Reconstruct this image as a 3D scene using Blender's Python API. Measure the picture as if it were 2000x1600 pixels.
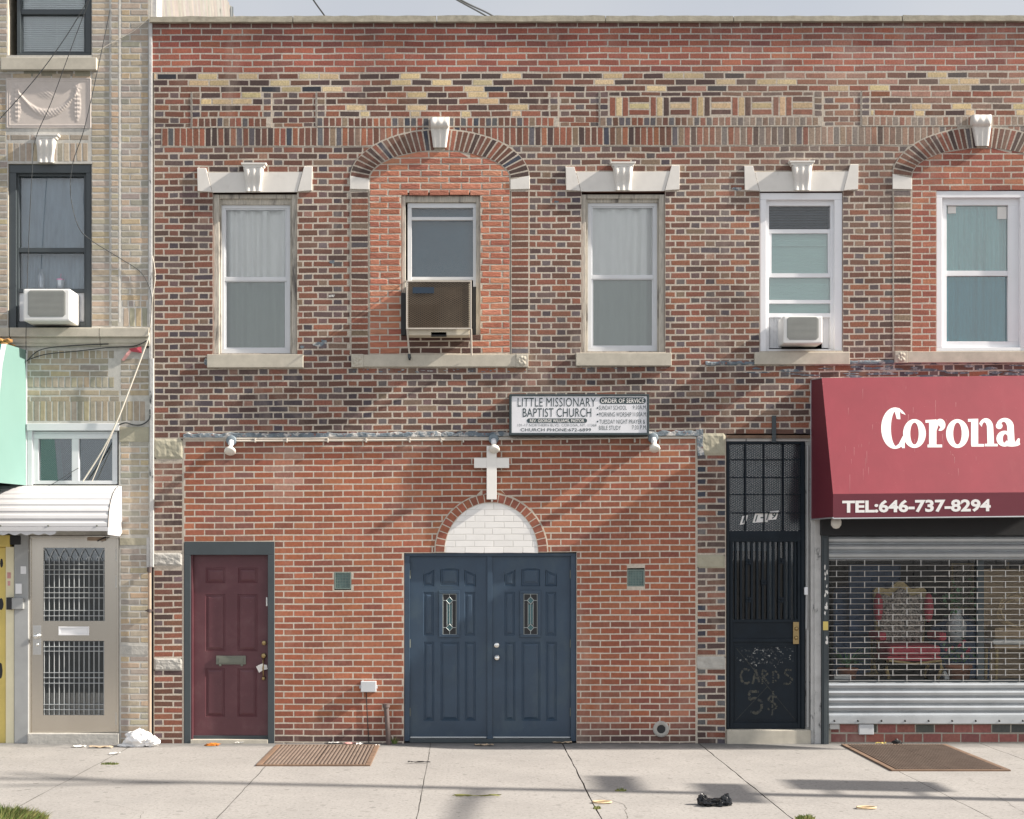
import bpy, bmesh, math, random
from mathutils import Vector, noise

for o in list(bpy.data.objects):
    bpy.data.objects.remove(o)
SC = bpy.context.scene
COL = SC.collection
R = math.radians

# ------------------------------------------------------------ camera
D = 15.5                     # camera distance from the facade plane (y = 0)
S = 180.0                    # photo pixels per metre on the facade
VX, VY, GY = 915.0, 1080.0, 1452.0   # vanishing point and wall foot in the photo
CAMZ = (GY - VY) / S
cam = bpy.data.cameras.new('camera')
cam.sensor_width = 36.0
cam.lens = 36.0 * D / (2000.0 / S)
cam.shift_x = (1000 - VX) / 2000.0
cam.shift_y = (VY - 800) / 2000.0
cam.clip_start = 0.1
cam.clip_end = 2000
camo = bpy.data.objects.new('camera', cam)
camo.location = (0, -D, CAMZ)
camo.rotation_euler = (R(90), 0, 0)
COL.objects.link(camo)
SC.camera = camo

# ------------------------------------------------------------ sky, sun, exposure
SUN_TO = Vector((0.990, -0.126, 0.675)).normalized()
W = bpy.data.worlds.new('World')
SC.world = W
W.use_nodes = True
nt = W.node_tree
sky = nt.nodes.new('ShaderNodeTexSky')
sky.sky_type = 'NISHITA'
sky.sun_disc = False
sky.sun_elevation = math.asin(SUN_TO.z)
sky.sun_rotation = math.atan2(SUN_TO.x, SUN_TO.y)
sky.dust_density = 4.0
sky.air_density = 1.0
sky.ozone_density = 1.0
bg = nt.nodes['Background']
bg.inputs['Strength'].default_value = 0.074
# summer haze: the clear sky whitens towards the horizon, with faint thin cloud
tcw = nt.nodes.new('ShaderNodeTexCoord'); sep = nt.nodes.new('ShaderNodeSeparateXYZ')
nt.links.new(tcw.outputs['Generated'], sep.inputs[0])
hz = nt.nodes.new('ShaderNodeMapRange'); hz.inputs['From Min'].default_value = 0.0; hz.inputs['From Max'].default_value = 0.95
hz.inputs['To Min'].default_value = 0.92; hz.inputs['To Max'].default_value = 0.45
nt.links.new(sep.outputs[2], hz.inputs['Value'])
cn = nt.nodes.new('ShaderNodeTexNoise'); cn.inputs['Scale'].default_value = 3.0; cn.inputs['Detail'].default_value = 5
nt.links.new(tcw.outputs['Generated'], cn.inputs['Vector'])
cr = nt.nodes.new('ShaderNodeMapRange'); cr.inputs['From Min'].default_value = .35; cr.inputs['From Max'].default_value = .7
cr.inputs['To Min'].default_value = 0.85; cr.inputs['To Max'].default_value = 1.12
nt.links.new(cn.outputs['Fac'], cr.inputs['Value'])
hm = nt.nodes.new('ShaderNodeMath'); hm.operation = 'MULTIPLY'; hm.use_clamp = True
nt.links.new(hz.outputs[0], hm.inputs[0]); nt.links.new(cr.outputs[0], hm.inputs[1])
vm = nt.nodes.new('ShaderNodeMix'); vm.data_type = 'RGBA'
nt.links.new(hm.outputs[0], vm.inputs[0]); nt.links.new(sky.outputs[0], vm.inputs[6])
# veil brightened over the unseen street side, added to fill the shaded facade
br = nt.nodes.new('ShaderNodeMapRange'); br.inputs['From Min'].default_value = -1; br.inputs['From Max'].default_value = 1
br.inputs['To Min'].default_value = 1.5; br.inputs['To Max'].default_value = 0.85
nt.links.new(sep.outputs[1], br.inputs['Value'])
vs_ = nt.nodes.new('ShaderNodeVectorMath'); vs_.operation = 'SCALE'; vs_.inputs[0].default_value = (5.4, 5.45, 5.6)
nt.links.new(br.outputs[0], vs_.inputs['Scale'])
nt.links.new(vs_.outputs[0], vm.inputs[7])
nt.links.new(vm.outputs[2], bg.inputs[0])
sl = bpy.data.lights.new('sun', 'SUN')
sl.energy = 5.0
sl.angle = R(0.9)
sl.color = (1.0, 0.91, 0.805)
so = bpy.data.objects.new('sun', sl)
so.rotation_euler = SUN_TO.to_track_quat('Z', 'Y').to_euler()
so.location = (20, -10, 20)
COL.objects.link(so)
SC.view_settings.view_transform = 'Standard'
SC.view_settings.look = 'None'
SC.view_settings.gamma = 1.0
SC.view_settings.exposure = 1.08
SC.view_settings.use_curve_mapping = False

# ------------------------------------------------------------ helpers
def X(px, p=0.0): return (px - VX) / S * (D - p) / D
def Z(py, p=0.0): return CAMZ + (VY - py) / S * (D - p) / D
def V(px, py, p=0.0): return (X(px, p), -p, Z(py, p))
def G(px, py):
    f = (py - VY) / (GY - VY)
    return ((px - VX) / S / f, -(D - D / f), 0.0)

def lerp(a, b, t): return a + (b - a) * t
WARP = [(-400, -.002), (300, -.002), (560, -.004), (710, -.0065), (900, -.006), (1080, -.007), (1250, -.004), (1450, 0.0), (2000, 0.0)]
def warp(px, py):
    return warp0(px, py) + .9 * noise.noise(Vector((px * .012, py * .03, 3.7))) + .45 * noise.noise(Vector((px * .045, py * .05, 9.1)))
def warp0(px, py):
    for (y0, s0), (y1, s1) in zip(WARP, WARP[1:]):
        if py <= y1:
            return lerp(s0, s1, max(0, (py - y0) / (y1 - y0))) * (px - 880)
    return 0.0
def WV(px, py, p=0.0): return V(px, py + warp(px, py), p)

class MB:
    """collects polygons, builds ONE mesh object"""
    def __init__(s):
        s.v = []; s.f = []; s.c = []; s.m = []; s.sm = []
    def poly(s, pts, col=None, m=0, smooth=False):
        i = len(s.v)
        s.v += [tuple(p) for p in pts]
        s.c += [col or (1, 1, 1)] * len(pts)
        s.f.append(tuple(range(i, i + len(pts)))); s.m.append(m); s.sm.append(smooth)
    def grid(s, rows, m=0, smooth=True, closed=False, col=None):
        i = len(s.v); n = len(rows[0])
        for r in rows:
            s.v += [tuple(p) for p in r]; s.c += [col or (1, 1, 1)] * n
        for a in range(len(rows) - 1):
            for b in range(n if closed else n - 1):
                b2 = (b + 1) % n
                s.f.append((i + a * n + b, i + a * n + b2, i + (a + 1) * n + b2, i + (a + 1) * n + b))
                s.m.append(m); s.sm.append(smooth)
    def wbox(s, a, b, m=0, bev=0.0, col=None):
        x0, y0, z0 = [min(a[k], b[k]) for k in range(3)]
        x1, y1, z1 = [max(a[k], b[k]) for k in range(3)]
        if bev <= 0:
            c = [(x0, y0, z0), (x1, y0, z0), (x1, y1, z0), (x0, y1, z0), (x0, y0, z1), (x1, y0, z1), (x1, y1, z1), (x0, y1, z1)]
            for q in ((0, 1, 5, 4), (1, 2, 6, 5), (2, 3, 7, 6), (3, 0, 4, 7), (4, 5, 6, 7), (3, 2, 1, 0)):
                s.poly([c[k] for k in q], col, m)
        else:
            bm = bmesh.new()
            bmesh.ops.create_cube(bm, size=1)
            for v in bm.verts:
                v.co = Vector((lerp(x0, x1, v.co.x + .5), lerp(y0, y1, v.co.y + .5), lerp(z0, z1, v.co.z + .5)))
            bev = min(bev, .45 * min(x1 - x0, y1 - y0, z1 - z0))
            bmesh.ops.bevel(bm, geom=bm.edges[:], offset=bev, segments=2, affect='EDGES', profile=.6)
            s.addbm(bm, m, col); bm.free()
    def addbm(s, bm, m=0, col=None, smooth=False):
        i = len(s.v)
        bm.verts.index_update()
        for v in bm.verts:
            s.v.append(tuple(v.co)); s.c.append(col or (1, 1, 1))
        for f in bm.faces:
            s.f.append(tuple(i + v.index for v in f.verts)); s.m.append(m); s.sm.append(smooth)
    def box(s, x0, y0, x1, y1, p0, p1, m=0, bev=0.0, col=None):
        """photo-pixel rectangle measured at its front depth p1; p0 = back depth"""
        a = V(x0, y0, p1); b = V(x1, y1, p1)
        s.wbox((a[0], -p0, a[2]), (b[0], -p1, b[2]), m, bev, col)
    def frame(s, x0, y0, x1, y1, t, p0, p1, m=0, bev=0.0):
        l, tp, r, b = t if isinstance(t, (tuple, list)) else (t,) * 4
        s.box(x0, y0, x1, y0 + tp, p0, p1, m, bev)
        if b: s.box(x0, y1 - b, x1, y1, p0, p1, m, bev)
        s.box(x0, y0 + tp, x0 + l, y1 - b, p0, p1, m, bev)
        s.box(x1 - r, y0 + tp, x1, y1 - b, p0, p1, m, bev)
    def prism(s, pts, p0, p1, m=0, bev=0, mp=V):
        """outline in photo pixels, extruded from p0 (back) to p1 (front)"""
        n = len(pts)
        bk = [mp(x, y, p1) for x, y in pts]
        back = [(a[0], -p0, a[2]) for a in bk]
        if bev:
            cx = sum(a[0] for a in bk) / n; cz = sum(a[2] for a in bk) / n
            def ins(a):
                d = Vector((cx - a[0], 0, cz - a[2])); l = d.length or 1
                return (a[0] + d.x / l * bev, a[1], a[2] + d.z / l * bev)
            mid = [(a[0], a[1] + bev, a[2]) for a in bk]
            fr = [ins(a) for a in bk]
            loops = [back, mid, fr]
        else:
            fr = bk; loops = [back, bk]
        s.poly(fr, None, m); s.poly(back[::-1], None, m)
        for A, B in zip(loops, loops[1:]):
            for k in range(n):
                s.poly([A[k], A[(k + 1) % n], B[(k + 1) % n], B[k]], None, m)
    def tube(s, pts, r, n=8, m=0, caps=True, r2=None, col=None):
        pts = [Vector(p) for p in pts]
        rows = []
        for i, p in enumerate(pts):
            d = (pts[min(i + 1, len(pts) - 1)] - pts[max(i - 1, 0)]).normalized()
            u = d.cross(Vector((0, 0, 1)))
            if u.length < 1e-3: u = d.cross(Vector((1, 0, 0)))
            u.normalize(); w = d.cross(u)
            rr = r if r2 is None else lerp(r, r2, i / (len(pts) - 1))
            rows.append([p + (u * math.cos(2 * math.pi * k / n) + w * math.sin(2 * math.pi * k / n)) * rr for k in range(n)])
        s.grid(rows, m, n > 5, True, col)
        if caps:
            s.poly(rows[0][::-1], col, m); s.poly(rows[-1], col, m)
    def lathe(s, c, axis, prof, n=20, m=0):
        """prof = [(t, r)] along axis from c"""
        c = Vector(c); d = Vector(axis).normalized()
        u = d.cross(Vector((0, 0, 1)))
        if u.length < 1e-3: u = Vector((1, 0, 0))
        u.normalize(); w = d.cross(u)
        rows = [[c + d * t + (u * math.cos(2 * math.pi * k / n) + w * math.sin(2 * math.pi * k / n)) * max(r, 1e-4) for k in range(n)] for t, r in prof]
        s.grid(rows, m, True, True)
    def blob(s, c, rad, seed=0, amp=.35, fr=2.0, sub=3, m=0, smooth=False, floor=None):
        bm = bmesh.new()
        bmesh.ops.create_icosphere(bm, subdivisions=sub, radius=1)
        for v in bm.verts:
            n = v.co.normalized()
            k = 1 + amp * noise.noise(n * fr + Vector((seed * 3.1, seed, 0))) + amp * .6 * abs(noise.noise(n * fr * 2.6 + Vector((0, seed * 2.3, seed))))
            v.co = Vector((c[0] + n.x * rad[0] * k, c[1] + n.y * rad[1] * k, c[2] + n.z * rad[2] * k))
            if floor is not None and v.co.z < floor: v.co.z = floor + .002
        s.addbm(bm, m, None, smooth); bm.free()
    def build(s, name, mats, parent=None, base=None):
        me = bpy.data.meshes.new(name)
        if parent is not None: base = Vector(parent.get('_base', (0, 0, 0)))
        base = Vector(base) if base is not None else Vector((0, 0, 0))
        me.from_pydata([(v[0] - base.x, v[1] - base.y, v[2] - base.z) for v in s.v], [], s.f)
        if not isinstance(mats, (list, tuple)): mats = [mats]
        for k in mats: me.materials.append(k)
        me.polygons.foreach_set('material_index', s.m)
        me.polygons.foreach_set('use_smooth', s.sm)
        ca = me.color_attributes.new('Col', 'FLOAT_COLOR', 'POINT')
        flat = []
        for c in s.c: flat += [c[0], c[1], c[2], 1.0]
        ca.data.foreach_set('color', flat)
        me.update()
        o = bpy.data.objects.new(name, me)
        COL.objects.link(o)
        o['_base'] = tuple(base)
        if parent is not None: o.parent = parent
        else: o.location = base
        return o

def split_build(mb, name, mats, parent=None):
    """like build, but every separate piece becomes an object of its own"""
    par = {}
    def find(a):
        while par.setdefault(a, a) != a: a = par[a]
        return a
    key = lambda v: tuple(round(c, 5) for c in v)
    for f in mb.f:
        ks = [find(key(mb.v[i])) for i in f]
        for k in ks[1:]: par[find(k)] = find(ks[0])
    groups = {}
    for n, f in enumerate(mb.f): groups.setdefault(find(key(mb.v[f[0]])), []).append(n)
    out = []
    for fs in groups.values():
        q = MB()
        for n in fs: q.poly([mb.v[i] for i in mb.f[n]], mb.c[mb.f[n][0]], 0 if not isinstance(mats, (list, tuple)) else mb.m[n], mb.sm[n])
        ml = mats
        if isinstance(mats, (list, tuple)): ml = mats[q.m[0]]; q.m = [0] * len(q.m)
        out.append(q.build(name, ml, parent))
    return out

def tag(o, label, cat, group=None, kind=None):
    if label: o['label'] = label
    if cat: o['category'] = cat
    if group: o['group'] = group
    if kind: o['kind'] = kind
    return o
def thing(name, label, cat, base=(0, 0, 0), group=None):
    o = bpy.data.objects.new(name, None)
    o.empty_display_size = .1
    COL.objects.link(o)
    o.location = base; o['_base'] = tuple(base)
    return tag(o, label, cat, group)

def cells(mb, x0, y0, x1, y1, holes, p, m=0, col=None, mp=V, sub=None):
    xs = sorted({x0, x1, *[h[0] for h in holes], *[h[2] for h in holes]})
    ys = sorted({y0, y1, *[h[1] for h in holes], *[h[3] for h in holes]})
    if sub:
        xs = sorted(set(xs) | {x0 + k * sub for k in range(int((x1 - x0) / sub) + 1)})
        ys = sorted(set(ys) | {y0 + k * sub for k in range(int((y1 - y0) / sub) + 1)})
    xs = [x for x in xs if x0 <= x <= x1]; ys = [y for y in ys if y0 <= y <= y1]
    for xa, xb in zip(xs, xs[1:]):
        for ya, yb in zip(ys, ys[1:]):
            cx, cy = (xa + xb) / 2, (ya + yb) / 2
            if any(h[0] < cx < h[2] and h[1] < cy < h[3] for h in holes): continue
            mb.poly([mp(xa, yb, p), mp(xb, yb, p), mp(xb, ya, p), mp(xa, ya, p)], col, m)

def reveal(mb, h, p0, p1, m=0, col=None, sides='LRTB'):
    """inner faces of an opening from p0 (front) back to p1; opening measured at p0"""
    x0, y0, x1, y1 = h
    def q(xa, ya, xb, yb):
        a = V(xa, ya, p0); b = V(xb, yb, p0)
        mb.poly([a, b, (b[0], p1, b[2]), (a[0], p1, a[2])], col, m)
    if 'L' in sides: q(x0, y0, x0, y1)
    if 'R' in sides: q(x1, y1, x1, y0)
    if 'T' in sides: q(x1, y0, x0, y0)
    if 'B' in sides: q(x0, y1, x1, y1)

# ------------------------------------------------------------ materials
def N(t, kind, **kw):
    n = t.nodes.new(kind)
    for k, v in kw.items(): setattr(n, k, v)
    return n
def mixc(t, a, b, fac, mode='MIX'):
    n = N(t, 'ShaderNodeMix', data_type='RGBA', blend_type=mode)
    for sock, val in ((n.inputs[6], a), (n.inputs[7], b), (n.inputs[0], fac)):
        if hasattr(val, 'links') or hasattr(val, 'is_output'): t.links.new(val, sock)
        elif isinstance(val, (tuple, list)): sock.default_value = (*val[:3], 1)
        else: sock.default_value = val
    return n.outputs[2]
def noise_n(t, scale, detail=4, rough=.55, stretch=None, coord='Object', dist=0.0):
    tc = N(t, 'ShaderNodeTexCoord')
    n = N(t, 'ShaderNodeTexNoise')
    n.inputs['Scale'].default_value = scale
    n.inputs['Detail'].default_value = detail
    n.inputs['Roughness'].default_value = rough
    n.inputs['Distortion'].default_value = dist
    src = tc.outputs[coord]
    if stretch:
        mp = N(t, 'ShaderNodeMapping')
        mp.inputs['Scale'].default_value = stretch
        t.links.new(src, mp.inputs[0]); src = mp.outputs[0]
    t.links.new(src, n.inputs['Vector'])
    return n.outputs['Fac']
def ramp(t, fac, a, b, lo=0.0, hi=1.0):
    n = N(t, 'ShaderNodeMapRange')
    n.inputs['From Min'].default_value = a; n.inputs['From Max'].default_value = b
    n.inputs['To Min'].default_value = lo; n.inputs['To Max'].default_value = hi
    t.links.new(fac, n.inputs['Value'])
    return n.outputs[0]
def mat(name, col=(.5, .5, .5), rough=.7, metal=0.0, var=.12, vs=6.0, bump=0.0, bs=60.0, bd=.003,
        attr=False, dirt=None, dirt_s=1.5, dirt_r=(.55, .75), dirt_st=None, spec=None, stretch=None, emit=0, speck=None, macro=None, pale=None):
    m = bpy.data.materials.new(name)
    m.use_nodes = True
    t = m.node_tree
    b = t.nodes['Principled BSDF']
    base = None
    if attr:
        a = N(t, 'ShaderNodeAttribute', attribute_name='Col'); base = a.outputs['Color']
    if var:
        nf = noise_n(t, vs, 5, .6, stretch)
        src = base if base is not None else col
        k = ramp(t, nf, .25, .75, 1 - var, 1 + var)
        vm = N(t, 'ShaderNodeVectorMath', operation='SCALE')
        if base is not None: t.links.new(base, vm.inputs[0])
        else: vm.inputs[0].default_value = col
        t.links.new(k, vm.inputs['Scale'])
        base = vm.outputs[0]
    if speck:
        (sc, scol, lo, hi, amt) = speck
        sf = ramp(t, noise_n(t, sc, 2, .5), lo, hi, 0, amt)
        base = mixc(t, base if base is not None else col, scol, sf)
    if macro:
        k = ramp(t, noise_n(t, macro[0], 5, .6, (1, 1, .55), dist=.5), .28, .72, 1 - macro[1], 1 + macro[1] * .8)
        vm = N(t, 'ShaderNodeVectorMath', operation='SCALE')
        if base is not None: t.links.new(base, vm.inputs[0])
        else: vm.inputs[0].default_value = col
        t.links.new(k, vm.inputs['Scale']); base = vm.outputs[0]
    if pale:
        pf = ramp(t, noise_n(t, pale[0], 6, .7, (1, 1, .4), dist=.8), .55, .80, 0, pale[2])
        base = mixc(t, base if base is not None else col, pale[1], pf)
    if dirt:
        df = ramp(t, noise_n(t, dirt_s, 6, .65, dirt_st, dist=.3), dirt_r[0], dirt_r[1], 0, 1)
        base = mixc(t, base if base is not None else col, dirt, df)
    if base is not None: t.links.new(base, b.inputs['Base Color'])
    else: b.inputs['Base Color'].default_value = (*col, 1)
    b.inputs['Roughness'].default_value = rough
    b.inputs['Metallic'].default_value = metal
    if spec is not None: b.inputs['Specular IOR Level'].default_value = spec
    if bump:
        bn = N(t, 'ShaderNodeBump')
        bn.inputs['Strength'].default_value = bump
        bn.inputs['Distance'].default_value = bd
        t.links.new(noise_n(t, bs, 4, .6, stretch), bn.inputs['Height'])
        t.links.new(bn.outputs[0], b.inputs['Normal'])
    return m
def glass(name, tint=(.75, .82, .85), refl=.10, rcol=(1, 1, 1), rough=.02, wave=.0):
    m = bpy.data.materials.new(name)
    m.use_nodes = True
    t = m.node_tree
    t.nodes.remove(t.nodes['Principled BSDF'])
    tr = N(t, 'ShaderNodeBsdfTransparent'); tr.inputs[0].default_value = (*tint, 1)
    gl = N(t, 'ShaderNodeBsdfGlossy'); gl.inputs['Roughness'].default_value = rough; gl.inputs[0].default_value = (*rcol, 1)
    lw = N(t, 'ShaderNodeFresnel'); lw.inputs[0].default_value = 1.5
    f = ramp(t, lw.outputs[0], .04, 1.0, refl, 1.0)
    if wave:
        bn = N(t, 'ShaderNodeBump'); bn.inputs['Strength'].default_value = wave; bn.inputs['Distance'].default_value = .02
        t.links.new(noise_n(t, 3, 1, .4), bn.inputs['Height'])
        t.links.new(bn.outputs[0], gl.inputs['Normal'])
    mx = N(t, 'ShaderNodeMixShader')
    t.links.new(f, mx.inputs[0]); t.links.new(tr.outputs[0], mx.inputs[1]); t.links.new(gl.outputs[0], mx.inputs[2])
    t.links.new(mx.outputs[0], t.nodes['Material Output'].inputs[0])
    return m

M = {}
M['brick'] = mat('brick', attr=True, macro=(.9, .26), pale=(1.7, (.38, .31, .255), .5), rough=.9, var=.32, vs=55, bump=.35, bs=140, bd=.002, dirt=(.085, .062, .055), dirt_s=1.3, dirt_r=(.56, .95), dirt_st=(1, 1, .45), speck=(160, (.03, .025, .025), .56, .78, .45))
M['brick_smooth'] = mat('brick_smooth', attr=True, rough=.88, var=.2, vs=30, macro=(.8, .2), pale=(1.3, (.42, .33, .27), .42), bump=.2, bs=170, bd=.0015, dirt=(.10, .055, .045), dirt_s=.55, dirt_r=(.60, .95))
M['rockface'] = mat('rockface_brick', attr=True, rough=.92, var=.2, vs=18, bump=.8, bs=28, bd=.012, stretch=(.6, 1, 2.2))
M['cream_brick'] = mat('cream_brick', attr=True, macro=(1.1, .18), rough=.92, var=.16, vs=20, bump=.5, bs=110, bd=.004, dirt=(.25, .24, .205), dirt_s=1.4, dirt_r=(.58, .95), dirt_st=(1, 1, .5))
M['stone'] = mat('concrete_stone', (.46, .43, .36), .9, var=.14, vs=9, bump=.3, bs=120, bd=.002, dirt=(.20, .19, .16), dirt_s=2.2, dirt_r=(.60, .92), speck=(220, (.2, .18, .15), .6, .75, .5))
M['coping'] = mat('coping_concrete', (.36, .335, .265), .95, var=.25, vs=14, bump=.7, bs=90, bd=.006, dirt=(.10, .095, .075), dirt_s=3, dirt_r=(.55, .85), speck=(180, (.1, .1, .08), .58, .72, .6))
M['white_stone'] = mat('white_painted_stone', (.66, .64, .60), .75, var=.06, vs=7, bump=.12, bs=80, bd=.002, dirt=(.33, .31, .27), dirt_s=3.2, dirt_r=(.56, .95), dirt_st=(1.6, 1, .6))
M['grey_stone'] = mat('grey_limestone', (.40, .39, .36), .9, var=.2, vs=12, bump=.6, bs=40, bd=.008, dirt=(.22, .21, .19), dirt_s=4, dirt_r=(.55, .85))
M['pier_stone'] = mat('greenish_stone', (.36, .34, .26), .92, var=.14, vs=6, bump=.5, bs=14, bd=.01, dirt=(.25, .24, .20), dirt_s=5, dirt_r=(.55, .8))
M['relief'] = mat('pale_terracotta', (.52, .47, .43), .85, var=.07, vs=9, bump=.15, bs=70, bd=.002)
M['wood'] = mat('weathered_wood', (.46, .43, .37), .9, var=.3, vs=12, stretch=(6, 6, .7), bump=.6, bs=30, bd=.004, dirt=(.13, .12, .11), dirt_s=9, dirt_r=(.54, .70), dirt_st=(1.5, 1.5, .22))
M['alu'] = mat('white_aluminium', (.62, .64, .66), .45, var=.05, vs=5, dirt=(.40, .41, .41), dirt_s=3, dirt_r=(.62, .95))
M['vinyl'] = mat('white_vinyl', (.74, .75, .77), .4, var=.03, vs=4, dirt=(.55, .55, .54), dirt_s=2.5, dirt_r=(.66, 1))
M['curtain'] = mat('white_curtain', (.86, .86, .83), .95, var=.06, vs=7, stretch=(3, 3, .5))
M['curtain_teal'] = mat('teal_curtain', (.26, .52, .55), .95, var=.12, vs=7, stretch=(3, 3, .3))
M['curtain_blue'] = mat('blue_grey_curtain', (.26, .34, .41), .95, var=.15, vs=9, stretch=(3, 3, .5))
M['shade'] = mat('blue_roller_shade', (.045, .115, .16), .9, var=.1, vs=3)
M['blind'] = mat('venetian_blind', (.60, .66, .66), .6, var=.05)
M['blind_dark'] = mat('dark_blind', (.05, .065, .08), .6, var=.1)
M['blind_green'] = mat('pale_blind', (.52, .66, .64), .7, var=.04)
M['slate'] = mat('slate_paint', (.042, .055, .062), .5, var=.1, vs=5, dirt=(.085, .09, .085), dirt_s=4, dirt_r=(.62, .9))
M['slate_win'] = mat('dark_window_metal', (.045, .056, .062), .4, var=.08, vs=5)
M['maroon'] = mat('maroon_paint', (.092, .029, .037), .45, var=.13, vs=5, dirt=(.125, .058, .062), dirt_s=5, dirt_r=(.53, .85), speck=(100, (.3, .2, .2), .73, .77, .6))
M['blue'] = mat('blue_door_paint', (.029, .055, .090), .45, var=.14, vs=4, dirt=(.05, .08, .105), dirt_s=4.5, dirt_r=(.52, .80), dirt_st=(1, 1, .6), speck=(90, (.2, .24, .27), .73, .77, .7))
M['black_iron'] = mat('black_iron_paint', (.005, .011, .018), .5, var=.2, vs=8, bump=.2, bs=60, dirt=(.012, .021, .03), dirt_s=5, dirt_r=(.55, .85), spec=.25)
M['scuff'] = mat('worn_paint', (.012, .018, .024), .5, var=.2, dirt=(.34, .35, .34), dirt_s=14, dirt_r=(.52, .60))
M['graffiti'] = mat('faded_graffiti', (.058, .058, .046), .7, var=.4, vs=30, dirt=(.02, .025, .03), dirt_s=22, dirt_r=(.48, .62))
M['steel'] = mat('brushed_steel', (.56, .52, .455), .24, 1.0, var=.07, vs=3, bump=.05, bs=40, stretch=(1, 1, .05))
M['chrome'] = mat('polished_metal', (.72, .72, .70), .22, 1.0, var=.03)
M['brass'] = mat('brass', (.34, .25, .125), .38, 1.0, var=.1)
M['pewter'] = mat('grey_green_metal', (.16, .17, .14), .45, .4, var=.1)
M['galv'] = mat('galvanised_steel', (.46, .49, .51), .42, .55, var=.12, vs=4, dirt=(.25, .28, .30), dirt_s=5, dirt_r=(.6, .9), dirt_st=(.4, 1, 1))
M['grille_metal'] = mat('shutter_rod_metal', (.42, .42, .41), .4, .5, var=.05)
M['awning_red'] = mat('red_awning_fabric', (.225, .022, .038), .66, var=.10, vs=2.2, bump=.08, bs=9, bd=.01, dirt=(.255, .046, .058), dirt_s=2.2, dirt_r=(.6, 1.0), dirt_st=(3, 1, .6), speck=(70, (.6, .35, .33), .75, .80, .6))
M['awning_dark'] = mat('dark_red_awning_fabric', (.125, .013, .027), .6, var=.06, vs=3, dirt=(.14, .022, .035), dirt_s=2.2, dirt_r=(.6, 1.0))
M['drip'] = mat('pale_drip', (.36, .13, .14), .7, var=.3, vs=20)
M['letter'] = mat('white_lettering', (.78, .77, .75), .6, var=.03)
M['ink'] = mat('sign_ink', (.035, .06, .065), .6, var=.05)
M['ink_light'] = mat('sign_ink_thin', (.12, .15, .16), .6, var=.05)
M['signface'] = mat('white_sign_face', (.70, .71, .74), .35, var=.03, dirt=(.55, .56, .56), dirt_s=2.5, dirt_r=(.62, 1))
M['signframe'] = mat('dark_sign_frame', (.028, .045, .05), .5, var=.1)
M['white_paint'] = mat('white_paint', (.76, .75, .72), .5, var=.04, dirt=(.55, .53, .50), dirt_s=4, dirt_r=(.66, 1))
M['cross_white'] = mat('white_cross_enamel', (.76, .745, .71), .35, var=.03)
M['canopy_white'] = mat('white_aluminium_canopy', (.52, .52, .53), .4, var=.04, dirt=(.36, .35, .34), dirt_s=3, dirt_r=(.64, 1))
M['flake'] = mat('flaking_paint', (.12, .15, .175), .85, var=.4, vs=16, bump=.7, bs=50, bd=.008, dirt=(.44, .43, .41), dirt_s=11, dirt_r=(.50, .60), speck=(26, (.22, .085, .06), .64, .70, .9))
M['flake_white'] = mat('peeling_white_paint', (.47, .47, .46), .8, var=.14, vs=9, bump=.5, bs=40, bd=.006, dirt=(.06, .065, .07), dirt_s=11, dirt_r=(.60, .68), dirt_st=(1, 1, .4))
M['conduit'] = mat('painted_conduit', (.52, .48, .42), .6, var=.12, vs=9, dirt=(.25, .22, .2), dirt_s=8, dirt_r=(.6, .8))
M['rust_pipe'] = mat('brown_iron_pipe', (.10, .075, .07), .7, var=.2, vs=9)
M['beige_pipe'] = mat('beige_rusty_pipe', (.36, .27, .2), .75, var=.2, vs=6, dirt=(.16, .09, .06), dirt_s=6, dirt_r=(.58, .78))
M['rust'] = mat('rusty_steel', (.19, .125, .085), .8, .2, var=.3, vs=9, bump=.3, bs=60, dirt=(.10, .065, .05), dirt_s=3, dirt_r=(.5, .8))
M['rust_orange'] = mat('orange_rust', (.33, .17, .05), .9, var=.5, vs=30, bump=.5, bs=60)
M['hatch'] = mat('rusted_hatch_plate', (.155, .118, .095), .75, .15, var=.22, vs=7, bump=.2, bs=80, dirt=(.215, .178, .148), dirt_s=4, dirt_r=(.55, .85))
M['concrete_box'] = mat('grey_plastic_box', (.50, .53, .55), .55, var=.05)
M['mint'] = mat('mint_awning_panel', (.155, .272, .245), .55, var=.04, vs=2, dirt=(.18, .29, .25), dirt_s=2, dirt_r=(.6, 1), dirt_st=(2, 1, .4))
M['teal'] = mat('dark_teal_panel', (.01, .19, .16), .5, var=.05)
M['yellow'] = mat('yellow_shutter_paint', (.62, .49, .14), .55, var=.1, vs=5, dirt=(.62, .56, .36), dirt_s=3, dirt_r=(.55, .85), dirt_st=(1, 1, .3))
M['yellow_pale'] = mat('pale_yellow_paint', (.70, .65, .46), .55, var=.08, vs=5)
M['grey_post'] = mat('grey_metal_post', (.33, .34, .34), .5, .2, var=.12, vs=4)
M['ac_white'] = mat('white_ac_plastic', (.72, .72, .70), .45, var=.03, dirt=(.55, .54, .5), dirt_s=4, dirt_r=(.64, 1))
M['ac_grey'] = mat('grey_ac_grille', (.30, .31, .29), .6, var=.08)
M['ac_cream'] = mat('cream_ac_casing', (.58, .53, .42), .55, var=.08, dirt=(.30, .15, .05), dirt_s=9, dirt_r=(.66, .82))
M['ac_fin'] = mat('dusty_condenser', (.022, .019, .016), .8, var=.6, vs=5, dirt=(.14, .115, .085), dirt_s=2.6, dirt_r=(.52, .85))
M['mesh_metal'] = mat('expanded_mesh_metal', (.165, .122, .082), .6, .3, var=.15)
M['dark'] = mat('dark_interior', (.02, .022, .025), .9, var=.1)
M['room'] = mat('dim_room', (.022, .024, .027), .9, var=.1)
M['darkblue'] = mat('dark_blue_label', (.012, .03, .055), .5, var=.1)
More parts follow.
